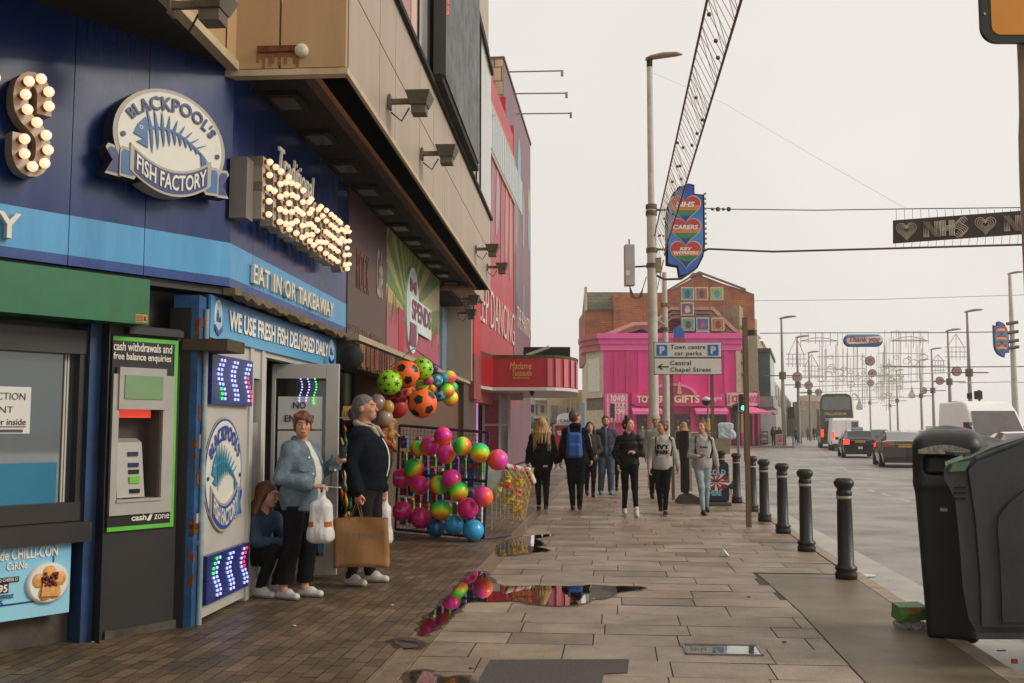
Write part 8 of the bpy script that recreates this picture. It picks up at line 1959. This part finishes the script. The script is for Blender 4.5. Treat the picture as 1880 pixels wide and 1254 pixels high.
    if hair:
        st=hair['style'];m=hair['mat'];pr=[he((0,.022,.163),(.080,.097,.092)),he((0,.04,.12),(.076,.078,.08),k=.04)]
        cutf=he((0,-.075,.105),(.062,.06,.078),sub=True,k=.01)
        if st == 'short': pr=[he((0,.022,.168),(.079,.096,.090)),he((0,.045,.13),(.074,.066,.075),k=.03)];pr.append(he((0,-.095,.105),(.085,.085,.10),sub=True,k=.01))
        elif st == 'bun': pr += [he((0,.05,.262) if not hair.get('low') else (0,.10,.215),(.038,.038,.034),k=.01)];pr.append(he((0,-.105,.11),(.088,.092,.115),sub=True,k=.01))
        elif st == 'fringe': pr += [he((0,.10,.10),(.03,.05,.05),k=.03),cap(hd(.0,.11,.10),hd(.0,.16,-.03),.035*s,.016*s,k=.02),cap(hd(-.06,-.055,.21),hd(.045,-.085,.175),.026*s,.02*s,k=.02),cap(hd(.055,-.05,.2),hd(.068,-.03,.10),.018*s,.01*s),cap(hd(-.055,-.05,.2),hd(-.07,-.03,.08),.02*s,.01*s)];pr.insert(2,he((0,-.095,.095),(.064,.078,.078),sub=True,k=.01))
        elif st in ('long','longback'):
            pr.append(he((0,-.08,.10),(.058,.062,.088),sub=True,k=.01));Ls=hair.get('len',.3)
            for i in range(11):
                a_=R(200+140*i/10) if False else R(-15+210*i/10);x_,y_=.078*math.cos(a_),.02+.075*math.sin(a_);sp_=hair.get('spread',1.5)
                pr += [cap(hd(x_,y_,.14),hd(x_*sp_,y_*1.1+.015,-.02),.022*s,.026*s,k=.02),cap(hd(x_*sp_,y_*1.1+.015,-.02),hd(x_*sp_*1.05,y_*.9+.03,.02 -Ls+.03*math.sin(i*2.3)),.026*s,.012*s,k=.02)]
        c=child('hair',pr,m,hh=min(h,.008),wr=hair.get('wr',.005),wf=55,ws=(1.6,1.6,.25) if st != 'short' else (1.5,1.5,1),seed=11)
        if st == 'cap' or hair.get('cap'): child('cap',[he((0,.01,.19),(.088,.105,.07)),he((0,-.11,.175),(.06,.06,.012),k=.01)],hair['cap'])
    return o,dict(A=A,N=N,P=P,TB=TB,s=s,hd=hd,LB=LB)
def put(o,mb,name,**k): return make(mb,name,o,**k)
def project_text(o,topname,s_,xr,zr,mat,off=.03):
    """lettering printed on the front of a garment"""
    from mathutils.bvhtree import BVHTree
    tp=[c for c in bpy.data.objects if c.parent == o and c.name.startswith(topname)][0]
    bv=BVHTree.FromPolygons([tuple(v.co) for v in tp.data.vertices],[tuple(p.vertices) for p in tp.data.polygons])
    q=MB();q.text(s_,xr[0],xr[1],zr[0],zr[1],0,mat,off=off,depth=.0)
    V=[]
    for x,y,z in q.v:
        h_=bv.ray_cast(Vector((x,-1,z)),Vector((0,1,0)))[0];V.append((x,(h_.y if h_ else -.12) -.004+y,z))
    q.v=V;make(q,'printed_lettering',o)
denim=M('denim_light','#66767f',.85,spec=.15,var=.28,vs=9,bump=.5,bs=110);denimd=M('denim_dark','#33485a',.85,spec=.15,var=.3,vs=10,bump=.4,bs=110);blackc=M('black_cloth','#100f10',.9,spec=.15,var=.3,vs=8);navyc=M('navy_cloth','#0e131b',.9,spec=.15,var=.3,vs=10,bump=.3,bs=60);whitec=M('white_cloth','#c4bdb4',.85,var=.06);greyc=M('grey_marl','#a39d98',.9,var=.12,vs=60,bump=.2);jeans=M('jeans_faded','#41566a',.85,var=.4,vs=6);jeansl=M('jeans_pale','#8c9aa0',.85,var=.25,vs=7);fleece=M('fleece','#b5a88f',.95,var=.2,vs=40,bump=.8,bs=90)
whs=M('white_shoe','#c0b8ae',.6,var=.08);sole=M('shoe_sole','#9a9288',.7);blks=M('black_shoe','#141212',.6,var=.1)
h_br=M('hair_brown','#5a3820',.45,var=.5,vs=70,streak=True);h_au=M('hair_auburn','#6e401e',.5,var=.6,vs=70,streak=True);h_gr=M('hair_grey','#6f6860',.7,var=.6,vs=90);h_bl=M('hair_blonde','#b08a54',.55,var=.5,vs=60,streak=True);h_dk=M('hair_dark','#1d130d',.45,var=.6,vs=70,streak=True)
plastic=M('carrier_plastic','#c9c4be',.45,var=.06,bump=.3,bs=14)
# ---- woman in denim jacket with cup
p=G(548,1098)
def jk_w(C_,Nk,TB,s):
    Q=(C_ -Nk) @ TB/s;return ((Q[:,1] <-.05) & (np.abs(Q[:,0]+.0) <.035+.04*np.clip(-Q[:,2] -.05,0,1)) & (Q[:,2] <.0) & (Q[:,2] >-.40)).astype(int)
rzw=R(66)
w1,I=person('woman in pale denim jacket holding a cup and a white carrier bag by the door',(p.x,p.y,0),rzw,
    dict(N=(0,-.01,1.40),elbL=(.235,-.05,1.13),wriL=(.16,-.30,1.24),elbR=(-.235,.06,1.10),wriR=(-.13,-.24,1.03),hdL=(.0,-.5,.6),hnL=(-.8,-.2,0),curlL=1.0,hdR=(.35,-.9,0),hnR=(.2,0,-1),curlR=.9,hy=-52,hp=4,
         kneeL=(.10,-.03,.48),ankL=(.09,.0,.09),kneeR=(-.09,.02,.48),ankR=(-.10,.10,.09),fyL=10,fyR=-5),
    H=1.64,girth=1.06,belly=.05,top=dict(mat=[denim,whitec],fn=jk_w,hem=.80,d=.028,drop=1.0,collar=.026,cut=.82,cuff=.05,wr=.009,wf=14,name='denim_jacket'),legs=dict(mat=blackc,d=.02,flare=.075,hem=.135,wr=.006),shoes=dict(mat=whs,sole=sole),hair=dict(style='fringe',mat=h_au),skin=skinm,h=.009,fine=True)
s=I['s']
# buttons, pocket, cuff
q=MB();W_=I['A']('wriR');E_=I['A']('elbR');c_=E_+(W_ -E_)*.74;c2_=E_+(W_ -E_)*.86;q.cyl(tuple(c_),tuple(c2_),.062,M('denim_cuff','#8a9aa0',.9,var=.15,bump=.3),r2=.058,n=16);put(w1,q,'turned_cuff',smooth=True)
q=MB();LBf=I['LB'];N_=I['N']
from mathutils.bvhtree import BVHTree
def surf(o,nm,x,z,y0=-1,dirn=(0,1,0)):
    tp=[c for c in bpy.data.objects if c.parent == o and c.name.startswith(nm)][0]
    bv=BVHTree.FromPolygons([tuple(v.co) for v in tp.data.vertices],[tuple(p.vertices) for p in tp.data.polygons]);return bv
bv=surf(w1,'denim_jacket',0,0)
def onbody(bv,x,z,o=Vector((0,-1,0)),d=Vector((0,1,0))):
    h_,n_,_,_=bv.ray_cast(Vector((x,-1,z)),d);return h_,n_
for (x,z) in ((-.13,1.16),(.12,1.16)):
    h_,n_=onbody(bv,x,z)
    if h_:
        n_=-n_ if n_.y >0 else n_;a=n_.cross(Vector((0,0,1))).normalized();b=a.cross(n_)
        P=[h_+n_*.004+a*xx+b*zz*(-1 if b.z >0 else 1) for xx,zz in ((-.055,.0),(.055,0),(.055,.03),(0,.048),(-.055,.03))]
        q.add([tuple(v) for v in P]+[tuple(v+n_*.006) for v in P],[tuple(range(5))[::-1],tuple(range(5,10))]+[(i,(i+1) % 5,5+(i+1) % 5,5+i) for i in range(5)],denim);q.cyl(h_+n_*.01 -Vector((0,0,.03)),h_+n_*.018 -Vector((0,0,.03)),.011,M('pearl_button','#cfc8bc',.3),n=10)
put(w1,q,'pocket_flap')
q=MB()
for z in (1.24,1.10,.98):
    h_,n_=onbody(bv,-.075,z)
    if h_: n_=-n_ if n_.y >0 else n_;q.cyl(h_,h_+n_*.006,.009,M('pearl_button','#cfc8bc'),n=8)
put(w1,q,'buttons')
def at_local(o,v): return Matrix.Translation(o.location) @ Matrix.Rotation(o.rotation_euler.z,4,'Z') @ Vector(v)
cw=at_local(w1,I['A']('wriL')+np.array((-.035,-.075,.075)));cup=thing('coffee_cup','dark paper coffee cup with black lid held by the woman','cup',WF,tuple(cw))
q=MB();q.lathe([(.028,-.055),(.037,.045)],M('cup_dark','#1f1a17',.6),tuple(cw),18);q.lathe([(.029,-.058),(.0292,-.042)],M('cup_base','#b5a898',.6),tuple(cw),18);make(q,'cup_body',cup);q=MB();q.lathe([(.039,.045),(.04,.052),(.034,.064),(.0,.064)],blackm,tuple(cw),18);make(q,'lid',cup)
def carrier(label,top_w,H_,W_,mat,prints=None,seed=1,D_=.09):
    x,y,z=top_w;pr=[rbox((x,y,z -H_*.62),(W_/2,D_,H_*.38),.05,k=.05,taper=-.12),ell((x,y,z -H_*.82),(W_*.52,D_*1.2,H_*.17),k=.05),cap((x,y,z -H_*.30),(x,y,z -H_*.12),W_*.25,W_*.08,k=.08),cap((x -.02,y,z -H_*.15),(x -.025,y,z+.0),.016,.012,k=.02),cap((x+.02,y,z -H_*.15),(x+.025,y,z+.0),.016,.012,k=.02)]
    fn=prints;o=sdf_obj('carrier_bag',pr,.009,[mat,M('bag_print','#a0521c',.5)],fn,wr=.012,wf=17,ws=(1.3,1.3,.6),seed=seed);tag(o,label,'bag');return o
hw1=at_local(w1,I['A']('wriR')+np.array((.02,-.07,-.02)))
carrier('white plastic carrier bag with brown print hanging from the woman hand',(hw1.x+.0,hw1.y -.02,hw1.z),.46,.20,plastic,lambda P: ((np.abs(P[:,2] -(hw1.z -.30)) <.025) & (np.abs(P[:,0] -hw1.x) >.045) & (P[:,1] <hw1.y)).astype(int),4)
q=MB();q.cyl(hw1+Vector((.03,-.03,.02)),hw1+Vector((.15,-.04,.012)),.004,whitec);q.sph(tuple(hw1+Vector((.16,-.04,.012))),.012,whitec,8,(1.4,1,.6));single(q,'plastic_spoon','small white plastic spoon held over the carrier bag','spoon')
# ---- man in dark jacket
p=G(672,1072)
m1,I=person('grey haired man in dark jacket with fleece collar looking right',(p.x -.0,p.y,0),R(72),
    dict(N=(0,.02,1.42),elbR=(-.235,.06,1.10),wriR=(-.22,-.02,.85),elbL=(.235,.05,1.1),wriL=(.22,-.06,.86),hy=6,hp=0,kneeL=(.10,-.02,.48),ankL=(.11,.02,.09),kneeR=(-.10,.0,.48),ankR=(-.12,.1,.09),fyL=8,fyR=-14,curlR=1.3,curlL=1.3,hdR=(0,0,-1),hdL=(0,0,-1)),
    H=1.79,girth=1.12,belly=.22,top=dict(mat=navyc,hem=.88,d=.03,drop=.95,collar=0,cut=.97,cuff=.04,wr=.009,name='jacket'),legs=dict(mat=M('black_jeans','#1b191a',.85,spec=.15,var=.35,vs=7),d=.016,hem=.06),shoes=dict(mat=whs,sole=sole,high=True),hair=dict(style='short',mat=h_gr,wr=.006),h=.009,fine=True)
pr=[];N_=I['N'];LBf=I['LB'];s=I['s']
for i in range(10):
    a0,a1=R(-62+304*i/10),R(-62+304*(i+1)/10);pr.append(cap(N_+LBf(.088*math.cos(a0),.08*math.sin(a0)+.01,.03+.035*math.sin(a0)),N_+LBf(.088*math.cos(a1),.08*math.sin(a1)+.01,.03+.035*math.sin(a1)),.030,k=.012))
pr += [cap(N_+LBf(-.05,-.09,.0),N_+LBf(-.045,-.15,-.07),.026,.016),cap(N_+LBf(.05,-.09,.0),N_+LBf(.045,-.15,-.07),.026,.016)]
sdf_obj('fleece_collar',pr,.008,[fleece],parent=m1,wr=.004,wf=60)
pr=[ell(I['P']+LBf(0,.01,.02),np.array((.183,.16,.12))*s*1.12,I['TB'])];zq=.86*s;z2q=.905*s
sdf_obj('white_tshirt',pr,.009,[whitec],parent=m1,clips=[lambda X,Y,Z: zq -Z+0*X,lambda X,Y,Z: Z -z2q+0*X],wr=.005,wf=20)
q=MB();q.box(-.012,-.0,0,.012,.004,.0,whitec)
bv=surf(m1,'jacket',0,0);q=MB();P=[]
for k in range(12):
    z=1.40 -k*.033;h_,n_=onbody(bv,.0 -.0*k,z)
    if h_: P.append(h_)
A_=[(p_.x -.014,p_.y -.004,p_.z) for p_ in P];B_=[(p_.x+.014,p_.y -.004,p_.z) for p_ in P]
q.add(A_+B_,[(i,i+1,len(A_)+i+1,len(A_)+i) for i in range(len(A_) -1)],whitec);put(m1,q,'shirt_front')
hwR=at_local(m1,I['A']('wriR')+np.array((0,-.0,-.10)))
# brown paper bag
bt_=hwR+Vector((.02,-.06,-.04));Yb_=hwR.y -.06
c_l,c_r=hw(612,955,Yb_),hw(711,950,Yb_);zb_=hw(0,1042,Yb_).z;ztp=hw(0,952,Yb_).z
bag=thing('paper_bag','large creased brown paper shopping bag held by the man','bag',WF,((c_l.x+c_r.x)/2,Yb_,zb_));kraft=M('kraft_paper','#94683c',.8,var=.18,vs=5,bump=.35,bs=9)
q=MB();nx_,nz_=14,10;rnd=random.Random(3);V=[]
def bagpt(i,k,sd):
    t_,z_=i/nx_,k/nz_;x=c_l.x+(c_r.x -c_l.x)*t_+.02*(1 -z_) ;z=zb_+(ztp -zb_)*z_+.012*math.sin(t_*3);dp=.07*(1 -.35*z_);return (x+rnd.uniform(-.001,.001),Yb_+sd*dp+rnd.uniform(-.003,.003)+.008*math.sin(7*t_+5*z_)+(.02*t_),z)
Fr=[bagpt(i,k,-1) for k in range(nz_+1) for i in range(nx_+1)];Bk=[bagpt(i,k,1) for k in range(nz_+1) for i in range(nx_+1)];n=len(Fr);W1=nx_+1
Ff=[(k*W1+i,k*W1+i+1,(k+1)*W1+i+1,(k+1)*W1+i) for k in range(nz_) for i in range(nx_)];Fb=[tuple(a+n for a in f[::-1]) for f in Ff]
Fs=[(k*W1,(k+1)*W1,n+(k+1)*W1,n+k*W1) for k in range(nz_)]+[(k*W1+nx_,n+k*W1+nx_,n+(k+1)*W1+nx_,(k+1)*W1+nx_) for k in range(nz_)]+[(i,n+i,n+i+1,i+1) for i in range(nx_)]
q.add(Fr+Bk,Ff+Fb+Fs,kraft);make(q,'bag_body',bag,smooth=True,bevel=0)
q=MB();q.text('PRIMARK',c_l.x+.09,c_r.x -.06,ztp -.16,ztp -.125,Yb_ -.085,M('bag_faint','#6f6a5a',.7),off=.0);make(q,'faint_lettering',bag)
q=MB();cxb=(c_l.x+c_r.x)/2 -.05
q.tube([(cxb -.05,Yb_ -.04,ztp -.01),(hwR.x -.01,hwR.y -.02,hwR.z+.01),(cxb+.07,Yb_ -.04,ztp -.01)],.005,kraft,5);q.tube([(cxb -.05,Yb_+.04,ztp -.01),(hwR.x+.01,hwR.y+.02,hwR.z+.01),(cxb+.07,Yb_+.04,ztp -.01)],.005,kraft,5);make(q,'handles',bag)
hL=at_local(m1,I['A']('wriL')+np.array((.0,-.0,-.07)));c_=hw(712,0,hL.y+.05);carrier('white carrier bag held in the far hand of the grey haired man',(hw(709,0,hL.y).x,hL.y,hL.z+.02),.50,.13,plastic,None,8)
# ---- crouching girl
p=G(487,1078)
gdx,I=person('long haired child in denim jacket crouching against the doorway',(-2.27,9.25,.0),R(62),
    dict(P=(0,.16,.34),N=(0,-.02,.76),shL=(.15,-.02,.71),shR=(-.15,-.02,.71),hipL=(.085,.14,.33),hipR=(-.085,.14,.33),kneeL=(.11,-.26,.46),kneeR=(-.11,-.26,.46),ankL=(.10,-.08,.09),ankR=(-.10,-.08,.09),elbL=(.2,-.14,.50),elbR=(-.2,-.12,.52),wriL=(.06,-.33,.54),wriR=(-.05,-.34,.52),hdL=(-1,-.4,0),hdR=(1,-.4,0),hy=12,hp=10,follow=False),
    H=1.62,girth=.95,top=dict(mat=denimd,nocut=True,d=.02,collar=.02,cut=.95,wr=.008,name='denim_jacket'),legs=dict(mat=blackc,nocut=True,hem=.09,d=.012),shoes=dict(mat=whs,sole=sole,high=True),hair=dict(style='long',mat=h_au,len=.36,spread=1.7),skin=skinp,h=.009,fine=True)
# ---- walkers
def front(label,u,v,H=1.62,**k):
    p=G(u,v);return person(label,(p.x,p.y,0),k.pop('rz',0),H=H,h=k.pop('h',.013),**k)
WALK=dict(kneeL=(.07,-.10,.50),ankL=(.05,-.13,.09),kneeR=(-.08,-.03,.49),ankR=(-.07,.20,.13),heelR=1,toeR=-.02)
def bp_fn(C_,Nk,TB,s): return np.zeros(len(C_),int)
p=G(995,938)
bw1,I=person('woman seen from behind with long wavy blonde hair and black coat',(p.x,p.y,0),R(180),dict(WALK,elbL=(.235,.02,1.12),wriL=(.27,-.02,.90),elbR=(-.235,.0,1.12),wriR=(-.27,-.06,.9),hy=0),H=1.66,girth=1.06,top=dict(mat=blackc,hem=.74,d=.03,drop=1.08,cut=1,wr=.01,name='coat'),legs=dict(mat=blackc,d=.008,hem=.1),shoes=dict(mat=blks,sole=sole),hair=dict(style='longback',mat=h_bl,len=.34,spread=1.9,wr=.007),h=.013)
q=MB();q.box(-.10,.185,.80,-.02,.20,.83,whitec);put(bw1,q,'coat_label')
p=G(1057,938)
mb1,I=person('man seen from behind in black jacket carrying a blue backpack',(p.x,p.y,0),R(176),dict(WALK,hy=-48,elbL=(.235,.03,1.10),wriL=(.27,-.03,.86),elbR=(-.235,.0,1.10),wriR=(-.28,-.1,.9)),H=1.78,girth=1.08,top=dict(mat=blackc,hem=.80,d=.026,drop=1.02,collar=.04,cut=1,wr=.009,name='jacket'),legs=dict(mat=blackc,d=.012,hem=.08),shoes=dict(mat=blks,sole=M('sole_red','#a02a2a',.6)),hair=dict(style='short',mat=h_br,wr=.003),h=.013)
s=I['s'];bpk=[rbox((0.02,.245,1.14*s),(.145,.085,.23),.07,k=.03,taper=-.1),rbox((0.02,.325,1.05*s),(.11,.04,.12),.035,k=.02)]
bo_=sdf_obj('backpack',[(q_[0],q_[1],q_[2],q_[3],q_[4]) for q_ in bpk],.012,[M('backpack_blue','#1d4f94',.7,var=.15,vs=9,bump=.3,bs=60)],wr=.006,wf=20);bo_.location=mb1.location;bo_.rotation_euler=mb1.rotation_euler;tag(bo_,'bright blue backpack worn by the man walking away','backpack')
q=MB()
for x in (-.10,.12): q.tube([(x,.20,1.30*s),(x,.12,1.44*s),(x*1.1,.0,1.47*s),(x*1.1,-.12,1.40*s)],.016,M('backpack_blue','#1d4f94'),6)
c=make(q,'strap',bo_)
q=MB();q.tube([(-.205,.05,1.42*s),(-.275,.055,1.25*s),(-.30,.05,1.1*s)],.007,whitec,5);put(mb1,q,'sleeve_stripe')
front('curly haired woman in dark clothes half hidden behind the backpack man',1084,912,1.6,J=dict(WALK,elbL=(.24,-.02,1.08),wriL=(.12,-.2,1.0),elbR=(-.24,0,1.08)),top=dict(mat=M('olive_coat','#3a342c',.9,var=.3),hem=.80,d=.03,drop=1.0,cut=1),legs=dict(mat=blackc,d=.01,hem=.08),shoes=dict(mat=blks),hair=dict(style='long',mat=M('hair_plum','#3a1f1c',.6,var=.4,vs=30,bump=.5),len=.06,wr=.012),skin=skinp)
mj,I=front('bearded man in navy jacket and faded jeans walking towards the camera',1113,908,1.74,J=dict(kneeL=(.10,-.06,.49),ankL=(.10,-.03,.09),kneeR=(-.10,-.02,.49),ankR=(-.12,.04,.09),elbL=(.235,.04,1.12),wriL=(.22,-.1,.92),elbR=(-.235,.04,1.12),wriR=(-.22,-.1,.92)),girth=1.16,top=dict(mat=[M('navy_jacket','#15203a',.7,var=.25,vs=8),M('zip_grey','#5a5a60',.5)],fn=lambda C_,Nk,TB,s: ((np.abs(((C_ -Nk) @ TB)[:,0]) <.02) & (((C_ -Nk) @ TB)[:,1] <-.05)).astype(int),hem=.86,d=.026,drop=1.0,cut=1,collar=.03,wr=.009,name='jacket'),legs=dict(mat=jeans,d=.018,flare=.062,hem=.06),shoes=dict(mat=M('teal_shoe','#3a8f94',.6)),hair=dict(style='short',mat=h_dk,wr=.004))
sdf_obj('beard',[ell(I['hd'](0,-.062,.062),(.052,.045,.04),k=.02)],.01,[M('beard_grey','#5a4f48',.9,var=.3)],parent=mj,wr=.004,wf=60)
puff=M('puffer_black','#121113',.45,spec=.15,var=.3,vs=10)
gp,I=front('young woman with top bun in black puffer jacket, hand on chest',1156,947,1.64,J=dict(kneeL=(.08,-.12,.5),ankL=(.095,-.2,.09),kneeR=(-.075,.0,.5),ankR=(-.08,.12,.11),elbL=(.235,-.0,1.08),wriL=(.10,-.21,1.13),hdL=(-1,-.2,.15),hnL=(0,.3,-1),curlL=.5,elbR=(-.25,.04,1.1),wriR=(-.2,-.05,.92),hy=38),girth=.97,top=dict(mat=puff,hem=.90,d=.022,cut=1,collar=.035,wr=.012,wf=9,ws=(.25,.25,5.5),name='puffer_jacket'),legs=dict(mat=blackc,d=.006,hem=.12,wr=.002),shoes=dict(mat=whs,sole=whs,high=True),hair=dict(style='bun',mat=h_dk,wr=.004),skin=skinp,h=.011)
gi,I=front('young woman in grey sweatshirt printed IVY PARK looking left',1218,945,1.60,J=dict(kneeL=(.04,-.14,.5),ankL=(.0,-.22,.09),kneeR=(-.08,-.0,.49),ankR=(-.02,.2,.13),elbL=(.235,.02,1.10),wriL=(.27,-.04,.88),elbR=(-.235,-.0,1.08),wriR=(-.27,-.12,.86),hy=-58),girth=1.0,top=dict(mat=greyc,hem=.84,d=.022,cut=1,collar=.012,wr=.009,name='sweatshirt'),legs=dict(mat=blackc,d=.006,hem=.1,wr=.002),shoes=dict(mat=blks,sole=whs),hair=dict(style='bun',low=1,mat=h_br,wr=.004),h=.011)
project_text(gi,'sweatshirt','IVY',(-.11,.11),(1.135,1.215),blackm,.06);project_text(gi,'sweatshirt','PARK',(-.115,.105),(1.045,1.115),blackm,.06)
q=MB()
for x in (-1,1): q.tube([(x*.12,-.13,1.02),(x*.145,-.16,1.15),(x*.14,-.12,1.28),(x*.115,-.02,1.345)],.014,blackm,6)
put(gi,q,'bag_strap')
gpu,I=front('young woman in grey hoodie and pale ripped jeans holding a phone',1291,944,1.60,J=dict(kneeL=(.075,.0,.49),ankL=(.09,.16,.12),kneeR=(-.05,-.13,.5),ankR=(-.04,-.2,.09),elbL=(.235,.02,1.10),wriL=(.27,-.03,.90),elbR=(-.235,-.02,1.08),wriR=(-.13,-.25,1.06),hdR=(.8,-.5,.0),hnR=(0,0,1),curlR=.6,hy=-30),girth=1.0,top=dict(mat=greyc,hem=.86,d=.022,cut=1,hood=1,collar=.03,wr=.009,name='hoodie'),legs=dict(mat=jeansl,d=.006,hem=.1,wr=.003),shoes=dict(mat=blks,sole=blks),hair=dict(style='bun',mat=h_br,wr=.004),h=.011)
project_text(gpu,'hoodie','PUMA',(-.06,.085),(1.15,1.185),blackm,.05)
q=MB()
for x in (-1,1): q.tube([(x*.12,-.12,.98),(x*.15,-.16,1.12),(x*.14,-.13,1.28),(x*.11,-.02,1.345)],.018,blackm,6)
put(gpu,q,'bag_strap')
ph=at_local(gpu,I['A']('wriR')+np.array((.08,-.06,.03)));q=MB();q.box(-.035,-.05,-.005,.035,.05,.005,M('phone_red','#6a1f1c',.3));o=single(q,'mobile_phone','dark red phone held by the girl in the grey hoodie','phone');o.location=ph;o.rotation_euler=(R(15),R(-15),0)
q=MB();a=at_local(gi,I['A']('wriR'));
mc,I=front('man in pale top and cap mostly hidden behind the lamp post',1206,915,1.74,J=dict(hy=-20),top=dict(mat=M('stone_top','#8f8a80',.9),hem=.82,d=.03,cut=1,name='top'),legs=dict(mat=blackc,d=.012,hem=.06),shoes=dict(mat=blks),hair=dict(style='short',mat=h_dk,cap=M('cap_stone','#b0a890',.7)))
front('woman in grey jacket behind the hoodie girls',1256,872,1.66,J=dict(WALK,hy=30),rz=R(170),top=dict(mat=M('slate_coat','#2b2c30',.9),hem=.85,d=.03,cut=1),legs=dict(mat=blackc,d=.01),shoes=dict(mat=blks),hair=dict(style='long',mat=h_bl,len=.1))
front('child in black between the couple and the puffer jacket woman',1128,900,1.45,J=dict(WALK),top=dict(mat=blackc,hem=.8,d=.03,cut=1),legs=dict(mat=blackc,d=.01),shoes=dict(mat=blks),hair=dict(style='long',mat=h_br,len=.15),skin=skinp,h=.016)
rw,I=front('woman with dark red bag walking near the red entrance',938,846,1.66,J=dict(WALK,elbL=(.24,-.05,1.1),wriL=(.1,-.2,1.1)),rz=R(40),top=dict(mat=M('pale_grey_top','#8f8880',.9,var=.2),hem=.85,d=.03,cut=1),legs=dict(mat=blackc,d=.01),shoes=dict(mat=blks),hair=dict(style='long',mat=h_dk,len=.2),h=.02)
q=MB();q.sph((rw.location.x+.22,rw.location.y -.2,.95),.2,M('bag_maroon','#4a1420',.7,var=.2),12,(.9,.5,1.3));q.tube([(rw.location.x+.22,rw.location.y -.2,1.15),(rw.location.x+.1,rw.location.y -.1,1.4)],.02,M('bag_maroon','#4a1420'),5);single(q,'shoulder_bag','dark maroon bag carried by the woman near the red entrance','bag')
# small far people, one low-detail figure per colour then copies
cols=[('#1a1a1e','#141414',h_dk),('#2b3f5a','#1a1a22',h_br),('#a88f84','#141418',h_dk),('#6a6a60','#22262c',h_bl),('#7a2a2a','#1a1a1a',h_dk)]
protos=[]
far=[(1352,818,2,R(180),'person in pink top standing before the ice cream kiosk'),(1383,817,1,0,'person in dark blue standing at the kiosk awning'),(1420,818,0,R(20),'person in black eating by the far pavement sign'),(1431,818,0,R(-30),'second person in black beside the far lamp post'),(1426,817,3,R(90),'person in olive top between the two in black'),(1462,816,1,0,'person in blue walking at the far left kerb'),(1470,815,3,R(180),'person in olive behind the one in blue'),
       (1484,808,4,0,'far person in red jacket near the bus'),(1490,808,0,0,'far person in black, first right of the red jacket'),(1495,808,0,R(90),'far person in black, second right of the red jacket'),(1500,807,1,R(180),'far person in blue by the bus'),(1246,826,3,0,'blonde person in front of the gift shop doorway'),(1266,824,1,R(180),'person in blue under the gift shop awning'),(1193,826,0,0,'dark figure by the left gift shop doorway'),(1180,826,3,R(180),'person at the left shop opening'),(1150,826,2,0,'person in pink by the rock board'),(1290,825,0,R(40),'dark figure behind the road sign post'),(1506,806,3,0,'pale far figure at the bus side'),(1396,817,4,R(120),'person in red at the kiosk corner'),(1010,834,1,R(90),'person in blue far down the side street')]
for i,(tc1,tc2,hm) in enumerate(cols):
    o,I=person('x',(0,0,-50),0,J=dict(WALK) if i % 2 else dict(elbL=(.24,-.05,1.1),wriL=(.1,-.2,1.2)),top=dict(mat=M('coat' +tc1,tc1,.9,var=.2),hem=.82,d=.03,cut=1),legs=dict(mat=M('leg' +tc2,tc2,.9),d=.012),shoes=dict(mat=blks),hair=dict(style='short' if i % 2 else 'long',mat=hm,len=.15),h=.03)
    protos.append(o)
used_=set()
for (u,v,i,rz,lb) in far:
    p=G(u,v,-.1)
    if i in used_: o=dup(protos[i])
    else: o=protos[i];tree(o);used_.add(i)
    o.location=(p.x,p.y,-.1);o.rotation_euler=(0,0,rz);o['label']=lb;o['group']='far pedestrians'
# kiosk goods, far sandwich board
q=MB();slab(q,1423,797,1435,816,84,.3,M('board_pink','#c9a0a8',.5));slab(q,1424.5,799,1433.5,811,83.95,.05,M('board_print','#c07080',.5,var=.4,vs=4));single(q,'far_pavement_sign','small pink and white pavement sign by the far people','pavement sign')
q=MB();
for k in range(4): slab(q,1397,794+k*5,1407,798+k*5,84,.5,M('rack_goods%d' % (k % 2),('#a09890','#7a7068')[k % 2],.6,var=.4,vs=4))
slab(q,1396,792,1408,816,84.55,.1,blackm);single(q,'postcard_rack','small rack of cards on the far pavement','rack')
q=MB();p=hw(1330,0,60);q.box(hw(1308,0,60).x,60,-.1,hw(1338,0,60).x,61,hw(0,806,60).z,M('planter_stone','#7a6c54',.8,var=.2));single(q,'stone_planter','square stone planter box on the crossing island','planter')
pr=[rbox((hw(1327,0,61).x,60.4,1.32),(.42,.25,.5),.15,k=.05),ell((hw(1338,0,61).x,60.4,1.1),(.25,.2,.28),k=.05)]
o=sdf_obj('bag_of_balls',pr,.03,[M('bag_plastic','#a9b4ba',.3,var=.3,vs=5)],wr=.05,wf=9);tag(o,'big clear bag of pale goods standing on the stone planter','bag')
q=MB();q.box(hw(1255,0,70).x,70,-.1,hw(1310,0,70).x,70.3,hw(0,795,70).z,brk);q.box(hw(1254,0,70).x,69.9,hw(0,795,70).z,hw(1311,0,70).x,70.4,hw(0,793,70).z,creamp);single(q,'brick_wall','low brick wall with pale coping before the gift shop','wall')

# ================================================================== HAZE
mh=bpy.data.materials.new('haze_air');mh.use_nodes=True;n=mh.node_tree;n.nodes.remove(n.nodes['Principled BSDF'])
v=n.nodes.new('ShaderNodeVolumePrincipled');v.inputs['Color'].default_value=(.97,.96,.95,1);v.inputs['Density'].default_value=HAZE;v.inputs['Anisotropy'].default_value=.2
n.links.new(v.outputs[0],n.nodes['Material Output'].inputs['Volume'])
q=MB();q.box(-251,-41,-1.5,651,901,18.5,mh);o=make(q,'haze');o['kind']='stuff'
